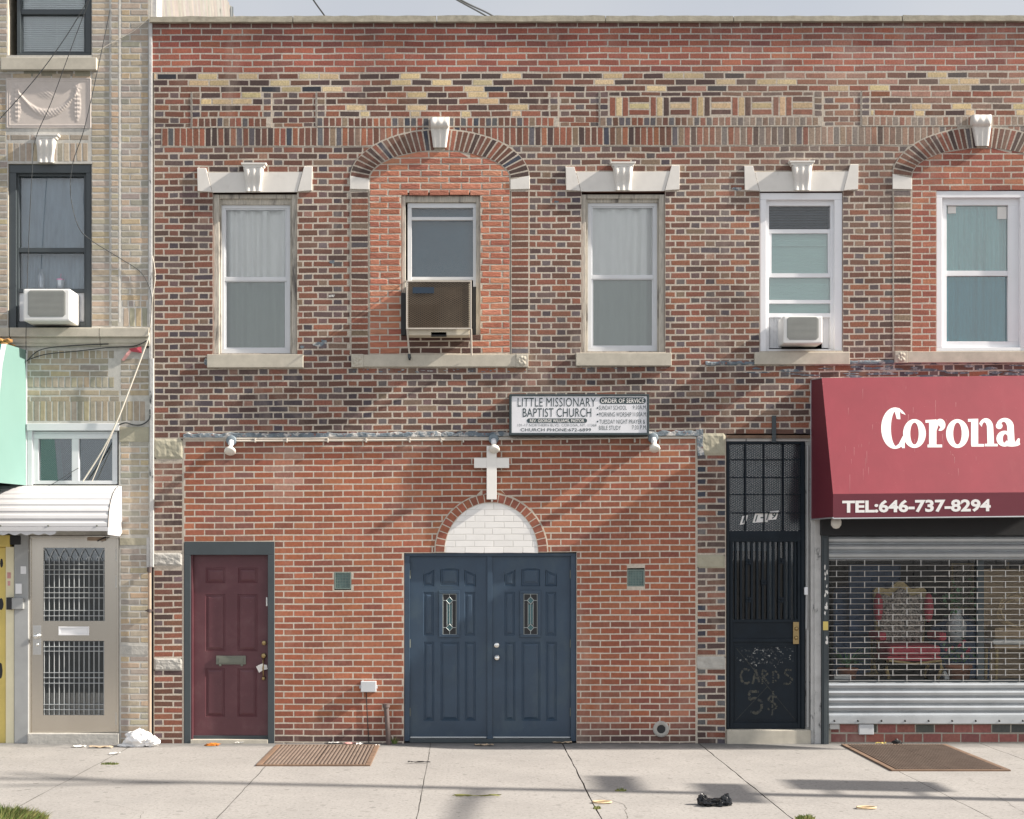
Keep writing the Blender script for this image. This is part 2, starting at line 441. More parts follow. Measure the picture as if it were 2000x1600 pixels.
M['black'] = mat('black_rubber', (.012, .013, .015), .55, var=.1)
M['cable_dark'] = mat('dark_cable', (.03, .035, .038), .6, var=.1)
M['cable_white'] = mat('white_cable', (.62, .58, .50), .6, var=.06)
M['gblock'] = mat('green_glass_block', (.10, .16, .15), .25, var=.25, vs=14)
M['gblock_line'] = mat('glass_block_grid', (.15, .20, .18), .4, var=.2, vs=40)
M['lead'] = mat('lead_came', (.42, .46, .46), .4, .5, var=.05)
M['stained'] = mat('textured_glass', (.05, .12, .13), .2, var=.4, vs=40, bump=.5, bs=90)
M['bulb'] = mat('frosted_bulb', (.70, .68, .62), .3, var=.06)
M['lampbox'] = mat('blue_grey_junction', (.16, .20, .23), .6, var=.25, vs=20)
M['paper'] = mat('paper_litter', (.70, .69, .66), .8, var=.06, vs=12)
M['paper_brown'] = mat('brown_paper', (.42, .33, .23), .85, var=.2, vs=12)
M['orange'] = mat('orange_wrapper', (.55, .19, .03), .5, var=.3, vs=20)
M['bag_white'] = mat('white_plastic_bag', (.76, .76, .76), .35, var=.04, bump=.3, bs=20, bd=.01)
M['bag_black'] = mat('black_plastic_bag', (.008, .009, .011), .18, var=.1, bump=.5, bs=18, bd=.01)
M['grass'] = mat('grass', (.10, .15, .03), .8, var=.4, vs=9, attr=False)
M['grass_pale'] = mat('dry_grass', (.22, .22, .07), .8, var=.3, vs=9)
M['red_rag'] = mat('red_plastic', (.38, .05, .07), .5, var=.2, vs=20)
M['pink_rag'] = mat('pink_plastic', (.55, .28, .26), .5, var=.2, vs=20)
M['plant'] = mat('plant_leaf', (.09, .22, .10), .5, var=.4, vs=9)
M['terracotta'] = mat('terracotta_pot', (.48, .20, .12), .8, var=.12)
M['velvet'] = mat('red_velvet', (.46, .055, .08), .8, var=.2, vs=12)
M['tapestry'] = mat('floral_tapestry', (.40, .35, .30), .9, var=.7, vs=60, dirt=(.08, .07, .065), dirt_s=40, dirt_r=(.45, .6))
M['gilt'] = mat('gilt_wood', (.44, .33, .15), .5, .2, var=.3, vs=30)
M['wicker'] = mat('wicker_cane', (.55, .41, .24), .7, var=.25, vs=40)
M['cardboard'] = mat('brown_board', (.42, .31, .20), .85, var=.2)
M['cushion_white'] = mat('white_cushion', (.72, .72, .70), .8, var=.05)
M['floor_shop'] = mat('shop_floor', (.16, .155, .15), .7, var=.3)
M['navy_fabric'] = mat('navy_fabric', (.06, .10, .18), .85, var=.3)
M['flower'] = mat('pink_flower', (.5, .07, .12), .7, var=.2)
M['bottle'] = mat('pale_bottle', (.42, .48, .55), .3, var=.05)
M['pink'] = mat('pink_cap', (.55, .27, .42), .5, var=.05)
M['asphalt'] = mat('asphalt', (.055, .055, .055), .9, var=.3, vs=3, bump=.3, bs=90, speck=(180, (.16, .16, .16), .6, .75, .6))
M['curb'] = mat('kerb_stone', (.33, .32, .30), .85, var=.15, vs=3)
M['shingle'] = mat('pale_shingle', (.44, .38, .345), .9, var=.15, vs=16)
M['glass'] = glass('window_glass', (.97, .98, .98), .06)
M['glass_teal'] = glass('teal_glass', (.52, .74, .77), .12)
M['lining'] = mat('dark_lining', (.035, .06, .085), .9, var=.2)
M['glass_screen'] = glass('screened_glass', (.68, .72, .705), .10, wave=.08)
M['glass_trans'] = glass('dusty_transom_glass', (.55, .62, .64), .27, rough=.12)
M['glass_shop'] = glass('shop_glass', (.96, .97, .97), .035)
M['glass_dark'] = glass('dark_glass', (.62, .72, .77), .11)
M['glass_wave'] = glass('old_glass', (.86, .89, .90), .16, wave=.08)
M['glass_green'] = glass('green_glass', (.84, .92, .90), .12)

# sidewalk concrete
def sidewalk_mat():
    m = mat('sidewalk_concrete', (.275, .265, .252), .92, var=.12, vs=1.3, bump=.35, bs=190, bd=.003, speck=(34, (.15, .145, .138), .54, .72, .75))
    t = m.node_tree; b = t.nodes['Principled BSDF']
    src = b.inputs['Base Color'].links[0].from_socket
    f2 = ramp(t, noise_n(t, 40, 5, .7), .56, .70, 0, .8)
    c = mixc(t, src, (.41, .40, .385), f2)
    f3 = ramp(t, noise_n(t, .9, 5, .6, dist=.4), .52, .85, 0, .5)
    c = mixc(t, c, (.205, .20, .193), f3)
    f4 = ramp(t, noise_n(t, 8, 3, .5), .62, .68, 0, .45)
    c = mixc(t, c, (.18, .17, .158), f4)
    # trodden gum spots
    tg = N(t, 'ShaderNodeTexCoord'); vo = N(t, 'ShaderNodeTexVoronoi', voronoi_dimensions='2D'); vo.inputs['Scale'].default_value = 2.6
    t.links.new(tg.outputs['Object'], vo.inputs['Vector'])
    sx = N(t, 'ShaderNodeSeparateColor'); t.links.new(vo.outputs['Color'], sx.inputs[0])
    rd = ramp(t, sx.outputs[0], .35, 1.0, 0.0, .075)
    gt = N(t, 'ShaderNodeMath', operation='LESS_THAN'); t.links.new(vo.outputs['Distance'], gt.inputs[0]); t.links.new(rd, gt.inputs[1])
    gm = N(t, 'ShaderNodeMath', operation='MULTIPLY'); t.links.new(gt.outputs[0], gm.inputs[0]); gm.inputs[1].default_value = .5
    c = mixc(t, c, (.10, .097, .092), gm.outputs[0])
    # darker grout strip at the wall foot, with awning shade painted into it
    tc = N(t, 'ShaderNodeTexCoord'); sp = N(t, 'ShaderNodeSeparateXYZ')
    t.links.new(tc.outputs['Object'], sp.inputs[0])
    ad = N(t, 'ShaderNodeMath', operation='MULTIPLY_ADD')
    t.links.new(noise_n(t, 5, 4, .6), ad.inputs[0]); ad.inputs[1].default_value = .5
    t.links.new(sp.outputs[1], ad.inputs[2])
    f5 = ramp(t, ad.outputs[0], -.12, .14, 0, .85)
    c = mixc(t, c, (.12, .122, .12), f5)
    t.links.new(c, b.inputs['Base Color'])
    return m
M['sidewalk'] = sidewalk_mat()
M['crack'] = mat('dirt_in_joint', (.06, .052, .042), .95, var=.3, vs=12)
# ------------------------------------------------------------ ground
def build_ground():
    rd = MB(); rd.poly([(-300, -400, -.15), (300, -400, -.15), (300, 300, -.15), (-300, 300, -.15)])
    tag(rd.build('road', M['asphalt']), None, None, kind='structure')
    rng = random.Random(4)
    xs = [-12.5, -11, -9.5, -8.0, -6.6, -5.1, -3.6, -1.97, -.41, 1.02, 2.5, 4.07, 5.55, 7.05, 8.5, 10, 11.5, 13]
    sw = MB()
    back, front = 3.0, -5.3
    sw.poly([(xs[0], front, -.012), (xs[-1], front, -.012), (xs[-1], back, -.012), (xs[0], back, -.012)], m=1)
    nseg = 26
    edge = {}
    for i, x in enumerate(xs):
        skew = {-3.6: -.085, -1.97: .012, -.41: .01, 1.02: .014, 2.5: .02}.get(x, 0)
        pts = []
        for k in range(nseg + 1):
            t = k / nseg
            y = lerp(.3, front, t)
            j = rng.uniform(-.005, .005)
            w = rng.uniform(.004, .008) * (.85 if x in (1.02, 2.5) else .5)
            pts.append((x + skew * t + j, y, w))
        edge[i] = pts
    for i in range(len(xs) - 1):
        L = [(a[0] + a[2], a[1], 0) for a in edge[i]]
        Rr = [(a[0] - a[2], a[1], 0) for a in edge[i + 1]]
        for k in range(nseg):
            sw.poly([L[k + 1], Rr[k + 1], Rr[k], L[k]])
            sw.poly([L[k], L[k + 1], (L[k + 1][0], L[k + 1][1], -.012)[0:3], (L[k][0], L[k][1], -.012)], m=1)
        sw.poly([L[0], Rr[0], (Rr[0][0], back, 0), (L[0][0], back, 0)])
    def crack(pts, w):
        P = []
        for (ax, ay), (bx, by) in zip(pts, pts[1:]):
            for k in range(10): P.append((lerp(ax, bx, k / 10) + rng.uniform(-.012, .012), lerp(ay, by, k / 10)))
        P.append(pts[-1])
        for (ax, ay), (bx, by) in zip(P, P[1:]):
            u = w * rng.uniform(.4, 1.2)
            sw.poly([(ax - u, ay, .0012), (ax + u, ay, .0012), (bx + u, by, .0012), (bx - u, by, .0012)], m=1)
    crack([(1.04, -3.2), (1.28, -3.8), (1.22, -4.6)], .0022); crack([(.55, -2.3), (.8, -2.7), (1.02, -2.95)], .0016); crack([(4.05, -2.4), (4.5, -3.1), (4.4, -4.5)], .0016)
    crack([(-3.1, -3.6), (-2.6, -4.1), (-2.5, -4.8)], .0014)
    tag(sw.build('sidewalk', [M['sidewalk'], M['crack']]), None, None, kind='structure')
    kb = MB(); kb.wbox((-13, -5.48, -.15), (13, -5.305, -.002), bev=.015)
    tag(kb.build('kerb', M['curb']), None, None, kind='structure')
build_ground()

# ------------------------------------------------------------ brickwork
RNG = random.Random(11)
MORTAR = (.455, .405, .34)
def jit(c, a):
    k = 1 + RNG.uniform(-a, a)
    return tuple(max(0, v * k * (1 + RNG.uniform(-.05, .05))) for v in c)
def mixv(a, b, t): return tuple(lerp(x, y, t) for x, y in zip(a, b))
def pick(opts):
    tot = sum(w for _, w in opts); r = RNG.uniform(0, tot)
    for c, w in opts:
        r -= w
        if r <= 0: return c
    return opts[-1][0]
RED = (.235, .090, .058); REDO = (.30, .115, .065); BRN = (.145, .068, .048); DRK = (.072, .046, .042)
PUR = (.135, .095, .095); SLT = (.105, .10, .108); NVY = (.048, .052, .072); TAN = (.22, .155, .11); PNK = (.33, .19, .145)
CRM = (.55, .43, .25); CRM2 = (.44, .35, .21); BLK = (.03, .032, .042)

def brick(mb, q, p, col, h=.0007, ins=.55, tilt=.0004, jy=.5, mp=WV, m=0):
    """q = four photo-pixel corners TL, TR, BR, BL"""
    q = [(x + RNG.uniform(-jy, jy), y + RNG.uniform(-jy, jy)) for x, y in q]
    cx = sum(a for a, _ in q) / 4; cy = sum(b for _, b in q) / 4
    pf = p + h + RNG.uniform(-tilt, tilt) * .5
    fr = []
    for x, y in q:
        dx, dy = cx - x, cy - y
        l = math.hypot(dx, dy) or 1
        sx = ins if dx > 0 else -ins; sy = ins if dy > 0 else -ins
        fr.append(mp(x + sx, y + sy, pf))
    bk = [mp(x, y, p) for x, y in q]
    mb.poly([fr[3], fr[2], fr[1], fr[0]], col, m)
    dk = tuple(v * .9 for v in col)
    for k in range(4):
        k2 = (k + 1) % 4
        mb.poly([bk[k2], fr[k2], fr[k], bk[k]][::-1], dk, m)

def sub_spans(spans, y0, y1, holes=(), arches=()):
    """spans/holes in px; an arch is (cx, cy, a, b, y_foot): solid below the curve"""
    cuts = []
    for hx0, hy0, hx1, hy1 in holes:
        if y1 - 2 > hy0 and y0 + 2 < hy1: cuts.append(((hx0, hx0), (hx1, hx1)))
    for cx, cy, a, b, yf in arches:
        def w(y):
            if y >= cy: return a
            if y <= cy - b: return 0
            return a * math.sqrt(max(0, 1 - ((cy - y) / b) ** 2))
        if y1 > cy - b and y0 < yf - 2:
            cuts.append(((cx - w(y0), cx - w(y1)), (cx + w(y0), cx + w(y1))))
    out = [((a, a), (b, b)) for a, b in spans]
    for L, Rr in cuts:
        nx = []
        for A, B in out:
            if max(Rr) <= min(A) or min(L) >= max(B): nx.append((A, B)); continue
            if min(L) > max(A): nx.append((A, L))
            if max(Rr) < min(B): nx.append((Rr, B))
        out = nx
    return out

def lay(mb, yc, hgt, spans, seq, off, colf, p, j=3.1, **kw):
    """one course: seq = repeating brick lengths (with joint); spans with slanted ends"""
    y0, y1 = yc - hgt / 2, yc + hgt / 2
    per = sum(seq)
    for A, B in spans:
        lo, hi = min(A), max(B)
        x = off + math.floor((lo - off) / per) * per
        k = 0
        while x < hi:
            wdt = seq[k % len(seq)]
            xa, xb = x + j / 2, x + wdt - j / 2
            ta, ba = max(xa, A[0] + j * .3), max(xa, A[1] + j * .3)
            tb, bb = min(xb, B[0] - j * .3), min(xb, B[1] - j * .3)
            if tb - ta > 2.5 or bb - ba > 2.5:
                tb = max(tb, ta + .5); bb = max(bb, ba + .5)
                brick(mb, [(ta, y0), (tb, y0), (bb, y1), (ba, y1)], p, colf((xa + xb) / 2, yc, k % len(seq), wdt), **kw)
            x += wdt; k += 1

def haze_f(x, y):
    """old mortar smear that pales the bricks of the right-hand bay"""
    a = max(0, min(1, (x - 1300) / 170)); b = max(0, min(1, (560 - y) / 300)); return a * b
def flem_col(x, y, k, w):
    dark = 1.0 if (715 < y < 850 and x < 1400) else 0.0
    blue = dark * max(0, min(1, (760 - x) / 350)) 
    if w > 25:
        c = pick([(RED, 5 - 1.5 * dark), (BRN, 4), (DRK, 1.6 + 1.5 * dark), (REDO, 1.0 - .5 * dark + (1.2 if x > 1380 else 0)), (PUR, .7 + dark), (NVY, .12 + 1.4 * blue), (TAN, .3)])
    else:
        c = pick([(PUR, 3), (SLT, 3.2), (NVY, .8 + 1.6 * blue + .5 * dark), (BRN, 1.2), (TAN, 1.0), (RED, .8), (PNK, .25)])
    c = mixv(jit(c, .2), (.125, .07, .055), .30)
    h = haze_f(x, y) * RNG.uniform(.1, .75)
    return mixv(c, (.36, .27, .21), h * .62)
def arch_params():
    return [(859, 346, 175, 92, 693), (1918, 343, 174, 92, 700)]
ARCH = arch_params()
WIN = {'a': (416, 374, 580, 692), 'c': (1136, 374, 1299, 690), 'd': (1484, 374, 1646, 690)}
RIGHT = 2420

def build_main_wall(b):
    holes = list(WIN.values())
    # ---- main Flemish-bond wall
    w = MB()
    back_holes = holes + [(685, 374, 1033, 693), (1746, 374, 2090, 692), (1418, 850, 1583, 1470), (1605, 852, RIGHT, 1470), (358, 852, 1360, 1470)]
    cells(w, 300, 286, RIGHT, 850, back_holes, 0, col=MORTAR, mp=WV, sub=130)
    cells(w, 300, 850, 358, 1475, [], 0, col=MORTAR, mp=WV, sub=130)
    cells(w, 1360, 850, 1418, 1475, [], 0, col=MORTAR, mp=WV, sub=130)
    cells(w, 1583, 850, RIGHT, 1012, [], 0, col=(.1, .08, .07), mp=WV, sub=130)
    for h in holes: reveal(w, h, 0, .3, col=BRN)
    rows = [292.5 + 12.5 * k for k in range(9)] + [405 + 12.27 * k for k in range(37)]
    for i, y in enumerate(rows):
        sp = sub_spans([(301, RIGHT)], y - 4.7, y + 4.7, holes, ARCH)
        off = 300 + (0 if i % 2 else 29.1) - 9
        lay(w, y, 9.3, sp, [39.2, 19.0], off, flem_col, 0)
    # ---- piers either side of the church front
    def pier_col(x, y, k, wd):
        if x > 1300:
            return jit(pick([(RED, 4), (BRN, 3), (DRK, 2)]) if wd > 25 else pick([(NVY, 4), (SLT, 3), (DRK, 2)]), .18)
        return jit(pick([(BRN, 4), (RED, 4), (DRK, 2)] if wd > 25 else [(BRN, 3), (PUR, 2), (DRK, 2), (RED, 2)]), .18)
    for x0, x1, st in ((300, 357, [(852, 897), (1079, 1106), (1285, 1311)]), (1361, 1417, [(843, 891), (1082, 1111), (1281, 1309)])):
        y = 858.0; i = 0
        while y < 1462:
            if not any(a - 2 < y < c + 2 for a, c in st):
                lay(w, y, 9.2, [((x0, x0), (x1, x1))], [18.6, 38.6] if i % 2 else [38.6, 18.6], x0, pier_col, 0, j=3.2)
            y += 12.3; i += 1
    w.build('brick_wall', [M['brick']], b)
    # ---- red parapet courses
    pw = MB()
    cells(pw, 296, 42, RIGHT, 142, [], 0, col=(.42, .385, .335), mp=WV, sub=140)
    def par_col(x, y, k, wd):
        c = pick([((.30, .098, .066), 5), ((.25, .082, .058), 3), ((.20, .075, .06), 1.5 + (1.2 if x > 1250 else 0)), ((.34, .12, .075), 1.5)])
        c = jit(c, .13)
        if y < 54: c = mixv(c, (.10, .062, .058), .62)
        return mixv(c, (.34, .24, .2), haze_f(x, y) * .25 * RNG.random())
    for i, y in enumerate([48.5 + 12.45 * k for k in range(8)]):
        lay(pw, y, 9.6, [((296, 296), (RIGHT, RIGHT))], [39.8], 296 - (i % 2) * 20 - RNG.uniform(0, 6), par_col, 0, j=2.6)
    pw.build('parapet', [M['brick']], b)
    # ---- patterned frieze
    f = MB()
    cells(f, 300, 142, RIGHT, 286, [], 0, col=MORTAR, mp=WV, sub=140)
    def fz(x, y, k, wd):
        wr = max(0, min(1, (x - 1300) / 300))
        c = pick([(CRM, (2.4 if x < 760 else 1.3) if y < 168 else .8), (CRM2, .9), (DRK, 3.2 - 2 * wr), (BLK, 1.5 - wr), (BRN, 2.5), (RED, .6 + 2.6 * wr), (PNK, .1 + 1.3 * wr)])
        return mixv(jit(c, .15), (.36, .27, .21), haze_f(x, y) * .35 * RNG.random())
    for i, y in enumerate((149, 161.5, 174)):
        lay(f, y, 9.4, [((300, 300), (RIGHT, RIGHT))], [39.6], 300 - (i * 17) % 40 + 6, fz, 0)
    PROUD = .006
    zones = [(300, 373, 0), (375, 530, 1), (532, 617, 0), (619, 1090, 1), (1092, 1170, 0), (1172, 1606, 1), (1608, 1681, 0), (1683, 2160, 1), (2162, 2240, 0), (2242, RIGHT, 1)]
    for x0, x1, pr in zones:
        p = PROUD if pr else 0
        if pr:
            a = WV(x0, 180, p); c = WV(x1, 248, p)
            n = max(1, int((x1 - x0) / 90)); xs = [lerp(x0, x1, k / n) for k in range(n + 1)]
            for xa, xb in zip(xs, xs[1:]):
                f.poly([WV(xa, 248, p), WV(xb, 248, p), WV(xb, 179, p), WV(xa, 179, p)], MORTAR)
            for xx in (x0, x1):
                f.poly([WV(xx, 179, 0), WV(xx, 179, p), WV(xx, 248, p), WV(xx, 248, 0)], MORTAR)
            f.poly([WV(x0, 179, 0), WV(x1, 179, 0), WV(x1, 179, p), WV(x0, 179, p)], MORTAR)
            basket = x0 == 1172
            for i, y in enumerate((185.5, 198, 210.2, 222.5)):
                for xa in (x0, x1 - 16):
                    lay(f, y, 9.4, [((xa, xa), (xa + 16, xa + 16))], [16.2], xa, flem_col, p, j=2.4)
                if basket: continue
                def zc(x, y, k, wd, i=i):
                    if i == 2 and x0 > 600 and abs(((x - 712) % 98.5) - 0) < 17: return jit(CRM, .12)
                    if i == 1 and x0 == 375 and x < 500: return jit(CRM, .12)
                    if i == 0 and x > 1100: return jit(pick([(PNK, 2), (RED, 3), (BRN, 1)]), .15)
                    return mixv(jit(pick([(DRK, 3), (BRN, 4), (RED, 2), (CRM, .6 if i < 2 else .1)]), .15), (.36, .27, .21), haze_f(x, y) * .4 * RNG.random())
                if i == 3:
                    def zh(x, y, k, wd):
                        if wd < 20 and x0 > 600: return jit(CRM, .1) if abs(((x - 712) % 98.5) - 0) < 14 else jit(BRN, .2)
                        return jit(pick([(BRN, 3), (RED, 3), (DRK, 1)]), .15)
                    lay(f, y, 9.4, [((x0 + 17, x0 + 17), (x1 - 17, x1 - 17))], [19.2, 39.6, 39.7], 712 - 9, zh, p)
                else:
                    lay(f, y, 9.4, [((x0 + 17, x0 + 17), (x1 - 17, x1 - 17))], [39.6], x0 + 17 - (i % 2) * 18, zc, p)
            if basket:
                x = x0 + 18; up = True
                while x < x1 - 30:
                    hz = haze_f(x, 200) * .3
                    if up:
                        for k in range(3):
                            c = CRM if k == 1 else pick([(DRK, 1), (BRN, 1), (RED, 1)])
                            brick(f, [(x + k * 12.6 + 1.2, 191), (x + k * 12.6 + 11.4, 191), (x + k * 12.6 + 11.4, 227), (x + k * 12.6 + 1.2, 227)], p, mixv(jit(c, .12), PNK, hz))
                        x += 38.5
                    else:
                        for k in range(3):
                            c = CRM if k == 1 else pick([(DRK, 1), (BRN, 1), (RED, 1)])
                            yy = 190.5 + k * 12.4
                            brick(f, [(x + 1.2, yy), (x + 39, yy), (x + 39, yy + 9.6), (x + 1.2, yy + 9.6)], p, mixv(jit(c, .12), PNK, hz))
                        x += 41.3
                    up = not up
                lay(f, 184.6, 6.5, [((x0 + 17, x0 + 17), (x1 - 17, x1 - 17))], [39.6], x0, zc, p)
            x = x0 + 1
            while x < x1 - 8:
                c = mixv(jit(pick([(RED, 3), (BRN, 3), (SLT, 2), (TAN, 1.5), (REDO, .8), (NVY, .4)]), .15), (.36, .29, .23), haze_f(x, 240) * RNG.uniform(.2, .7))
                brick(f, [(x, 230.5), (x + 9.6, 230.5), (x + 9.6, 246), (x, 246)], p, c)
                x += 12.2
        else:
            for i, y in enumerate((185.5, 198, 210.2, 222.5, 234.6, 243.5)):
                lay(f, y, 9.2 if i < 5 else 6.5, [((x0, x0), (x1, x1))], [39.2, 19.0], x0 - 8 - (29 if i % 2 else 0), flem_col, p)
    # soldier course
    ps = .0025
    for xa in range(316, RIGHT - 20, 120):
        xb = min(xa + 120, RIGHT)
        f.poly([WV(xa, 285.5, ps), WV(xb, 285.5, ps), WV(xb, 248, ps), WV(xa, 248, ps)], MORTAR)
        f.poly([WV(xa, 285.5, 0), WV(xb, 285.5, 0), WV(xb, 285.5, ps), WV(xa, 285.5, ps)], MORTAR)
    for i, y in enumerate((254, 266, 278)):
        lay(f, y, 9.2, [((301, 301), (316, 316))], [15], 301, flem_col, 0, j=2)
    x = 317
    def arch_y(x):
        yb = 284
        for cx, cy, a, bb, yf in ARCH:
            if abs(x - cx) < a: yb = min(yb, cy - bb * math.sqrt(1 - ((x - cx) / a) ** 2) - 2)
        return yb
    while x < RIGHT - 12:
        yl, yr = arch_y(x), arch_y(x + 9.7)
        if min(yl, yr) > 252:
            c = mixv(jit(pick([(RED, 4), (BRN, 4), (REDO, 1.2), (DRK, 1.6), (NVY, .7), (SLT, 1), (TAN, .8)]), .15), (.36, .29, .23), haze_f(x, 266) * RNG.uniform(.1, .7))
            brick(f, [(x, 249.5), (x + 9.7, 249.5), (x + 9.7, yr), (x, yl)], ps, c)
        x += 12.15
    f.build('frieze', [M['brick']], b)
    # ---- coping
    c = MB(); rng = random.Random(5)
    x = 291; 
    while x < RIGHT:
        wd = rng.choice([312, 250, 281, 330]); xe = min(x + wd, RIGHT)
        dy = rng.uniform(-1, 1)
        n = 14
        top = [(lerp(x + .8, xe - .8, k / n), 31 + dy + rng.uniform(-.8, .8) - (0.0012 * (lerp(x, xe, k / n) - 900))) for k in range(n + 1)]
        bot = [(px, 42.2 - 0.0015 * (px - 900) + rng.uniform(-.3, .3)) for px, _ in top]
        for (t0, t1), (b0, b1) in zip(zip(top, top[1:]), zip(bot, bot[1:])):
            c.poly([V(*b0, .05), V(*b1, .05), V(*t1, .05), V(*t0, .05)])
            v = [V(*t0, .05), V(*t1, .05)]
            c.poly([v[0], v[1], (v[1][0], .35, v[1][2]), (v[0][0], .35, v[0][2])])
            u = [V(*b0, .05), V(*b1, .05)]
            c.poly([(u[0][0], .0, u[0][2]), (u[1][0], .0, u[1][2]), u[1], u[0]])
        e0, e1 = V(*top[0], .05), V(*bot[0], .05)
        c.poly([e0, e1, (e1[0], .35, e1[2]), (e0[0], .35, e0[2])])
        e0, e1 = V(*top[-1], .05), V(*bot[-1], .05)
        c.poly([e1, e0, (e0[0], .35, e0[2]), (e1[0], .35, e1[2])])
        x = xe
    c.build('coping', M['coping'], b)
    # ---- arches: jamb stacks, voussoirs, springers, keystone
    for n_, (cx, cy, a, bb, yf) in enumerate(ARCH):
        am = MB(); pa = .0042
        ai, bi, cyi = a - 36, bb - 36, cy + 4
        for sx in (-1, 1):
            xo, xi = cx + sx * (a - .8), cx + sx * ai
            x0, x1 = min(xo, xi), max(xo, xi)
            for ya in range(374, int(yf), 80):
                yb_ = min(ya + 80, yf)
                am.poly([WV(x0, yb_, pa), WV(x1, yb_, pa), WV(x1, ya, pa), WV(x0, ya, pa)], MORTAR)
                for xx in (x0, x1):
                    am.poly([WV(xx, ya, -.003), WV(xx, ya, pa), WV(xx, yb_, pa), WV(xx, yb_, -.003)], MORTAR)
            y = 380.0
            while y < yf - 4:
                cc = mixv(jit(pick([(BRN, 4), (RED, 4), (DRK, 1.3), (SLT, .8), (TAN, .5)]), .16), (.36, .27, .21), haze_f(cx + sx * a, y) * RNG.uniform(0, .5))
                brick(am, [(x0 + 1.6, y - 4.7), (x1 - 1.4, y - 4.7), (x1 - 1.4, y + 4.7), (x0 + 1.6, y + 4.7)], pa, cc)
                y += 12.27
        # curved part
        T = [math.pi * k / 240 for k in range(241)]
        def pt(t, o): return (cx + (a if o else ai) * math.cos(t), (cy if o else cyi) - (bb if o else bi) * math.sin(t))
        for t0, t1 in zip(T[::4], T[4::4]):
            q = [pt(t0, 1), pt(t1, 1), pt(t1, 0), pt(t0, 0)]
            am.poly([WV(*k, pa) for k in q], MORTAR)
            am.poly([WV(*q[0], 0), WV(*q[1], 0), WV(*q[1], pa), WV(*q[0], pa)], MORTAR)
            am.poly([WV(*q[2], -.003), WV(*q[3], -.003), WV(*q[3], pa), WV(*q[2], pa)], MORTAR)
        ln = [0]
        for t0, t1 in zip(T, T[1:]):
            m0 = [(u + v) / 2 for u, v in zip(pt(t0, 1), pt(t0, 0))]; m1 = [(u + v) / 2 for u, v in zip(pt(t1, 1), pt(t1, 0))]
            ln.append(ln[-1] + math.dist(m0, m1))
        def at(l):
            for k in range(len(ln) - 1):
                if ln[k + 1] >= l: return lerp(T[k], T[k + 1], (l - ln[k]) / (ln[k + 1] - ln[k]))
            return T[-1]
        nb = 36; st = ln[-1] / nb
        for k in range(nb):
            if abs(k + .5 - nb / 2) < 1.2: continue
            ta, tb = at(k * st + 1.5), at((k + 1) * st - 1.5)
            cc = mixv(jit(pick([(BRN, 5), (DRK, 2), (RED, 2), (NVY, .5)]), .15), (.36, .27, .21), haze_f(cx + 100 * math.cos(ta), 320) * RNG.uniform(0, .4) if n_ else 0)
            sh = .7
            q = [pt(ta, 1), pt(tb, 1), pt(tb, 0), pt(ta, 0)]
            q = [(x + (cx - x) * .006, y + .6) if i_ < 2 else (x, y - .4) for i_, (x, y) in enumerate(q)]
            if cx + a < 1200 or True: brick(am, q[::-1] if False else [q[1], q[0], q[3], q[2]], pa, cc, h=.001, jy=.25)
        arch = am.build('brick_arch', [M['brick']], b)
        sp = MB()
        for sx in (-1, 1):
            pts = [(cx + sx * (a + .5), cy - 1), (cx + sx * (ai - 1), cy + 7), (cx + sx * (ai - 1), 372), (cx + sx * (a + .5), 371)]
            pts = [(x, y - 2) for x, y in pts]
            if sx > 0: pts = pts[::-1]
            sp.prism(pts[::-1], -.002, .010, bev=.003)
        split_build(sp, 'springer_stone', M['white_stone'], arch)
        keystone(arch, cx, 229 if n_ == 0 else 224, cy - bi - 2, big=True)

def keystone(parent, cx, y0, y1, big=False):
    """scroll bracket: moulded cap, tapering fluted body with an S profile"""
    k = MB()
    H = y1 - y0
    wt, wb = (37, 26) if big else (50, 32)
    if not big:
        k.prism([(cx - wt / 2, y0), (cx + wt / 2, y0), (cx + wt / 2 - 1, y0 + 3.5), (cx - wt / 2 + 1, y0 + 3.5)][::-1], 0, .088, bev=.005)
        k.prism([(cx - wt / 2 + 2, y0 + 3.5), (cx + wt / 2 - 2, y0 + 3.5), (cx + wt / 2 - 5, y0 + 9), (cx - wt / 2 + 5, y0 + 9)][::-1], 0, .078, bev=.005)
        ys = y0 + 9; wt = 40
    else:
        ys = y0
    n, mm = 22, 16
    rows = []
    for i in range(n + 1):
        t = i / n
        y = lerp(ys, y1, t)
        if big:
            prof = .088 + .028 * math.sin(min(t / .36, 1) * math.pi) - .02 * (1 if t > .36 else 0) - .05 * max(0, t - .36)
            w = lerp(wt, wb, max(0, (t - .3) / .7))
        else:
            prof = .066 + .010 * math.sin(t * 2 * math.pi) - .022 * t
            w = lerp(wt, wb, t) - 2.2 * math.sin(t * math.pi)
        row = []
        for j in range(mm + 1):
            u = j / mm
            fl = .012 * abs(math.sin(u * math.pi * 3.0)) * (1 if not big else .6)
            leaf = .006 * math.sin(u * 22 + t * 18) * max(0, .35 - t) * 2.0 if not big else 0
            edge = -.03 if j in (0, mm) else 0
            row.append(V(cx - w / 2 + w * u, y, prof + fl + leaf + edge))
        rows.append(row)
    k.grid(rows, 0, True)
    for side in (0, -1):
        for A, B in zip(rows, rows[1:]):
            a, b_ = A[side], B[side]
            k.poly([a, b_, (b_[0], 0, b_[2]), (a[0], 0, a[2])])
    bt = rows[-1]; tp = rows[0]
    k.poly([(q[0], q[1], q[2]) for q in bt] + [(bt[-1][0], 0, bt[-1][2]), (bt[0][0], 0, bt[0][2])])
    k.poly([(q[0], q[1], q[2]) for q in tp][::-1] + [(tp[0][0], 0, tp[0][2]), (tp[-1][0], 0, tp[-1][2])])
    k.build('keystone', M['white_stone'], parent)

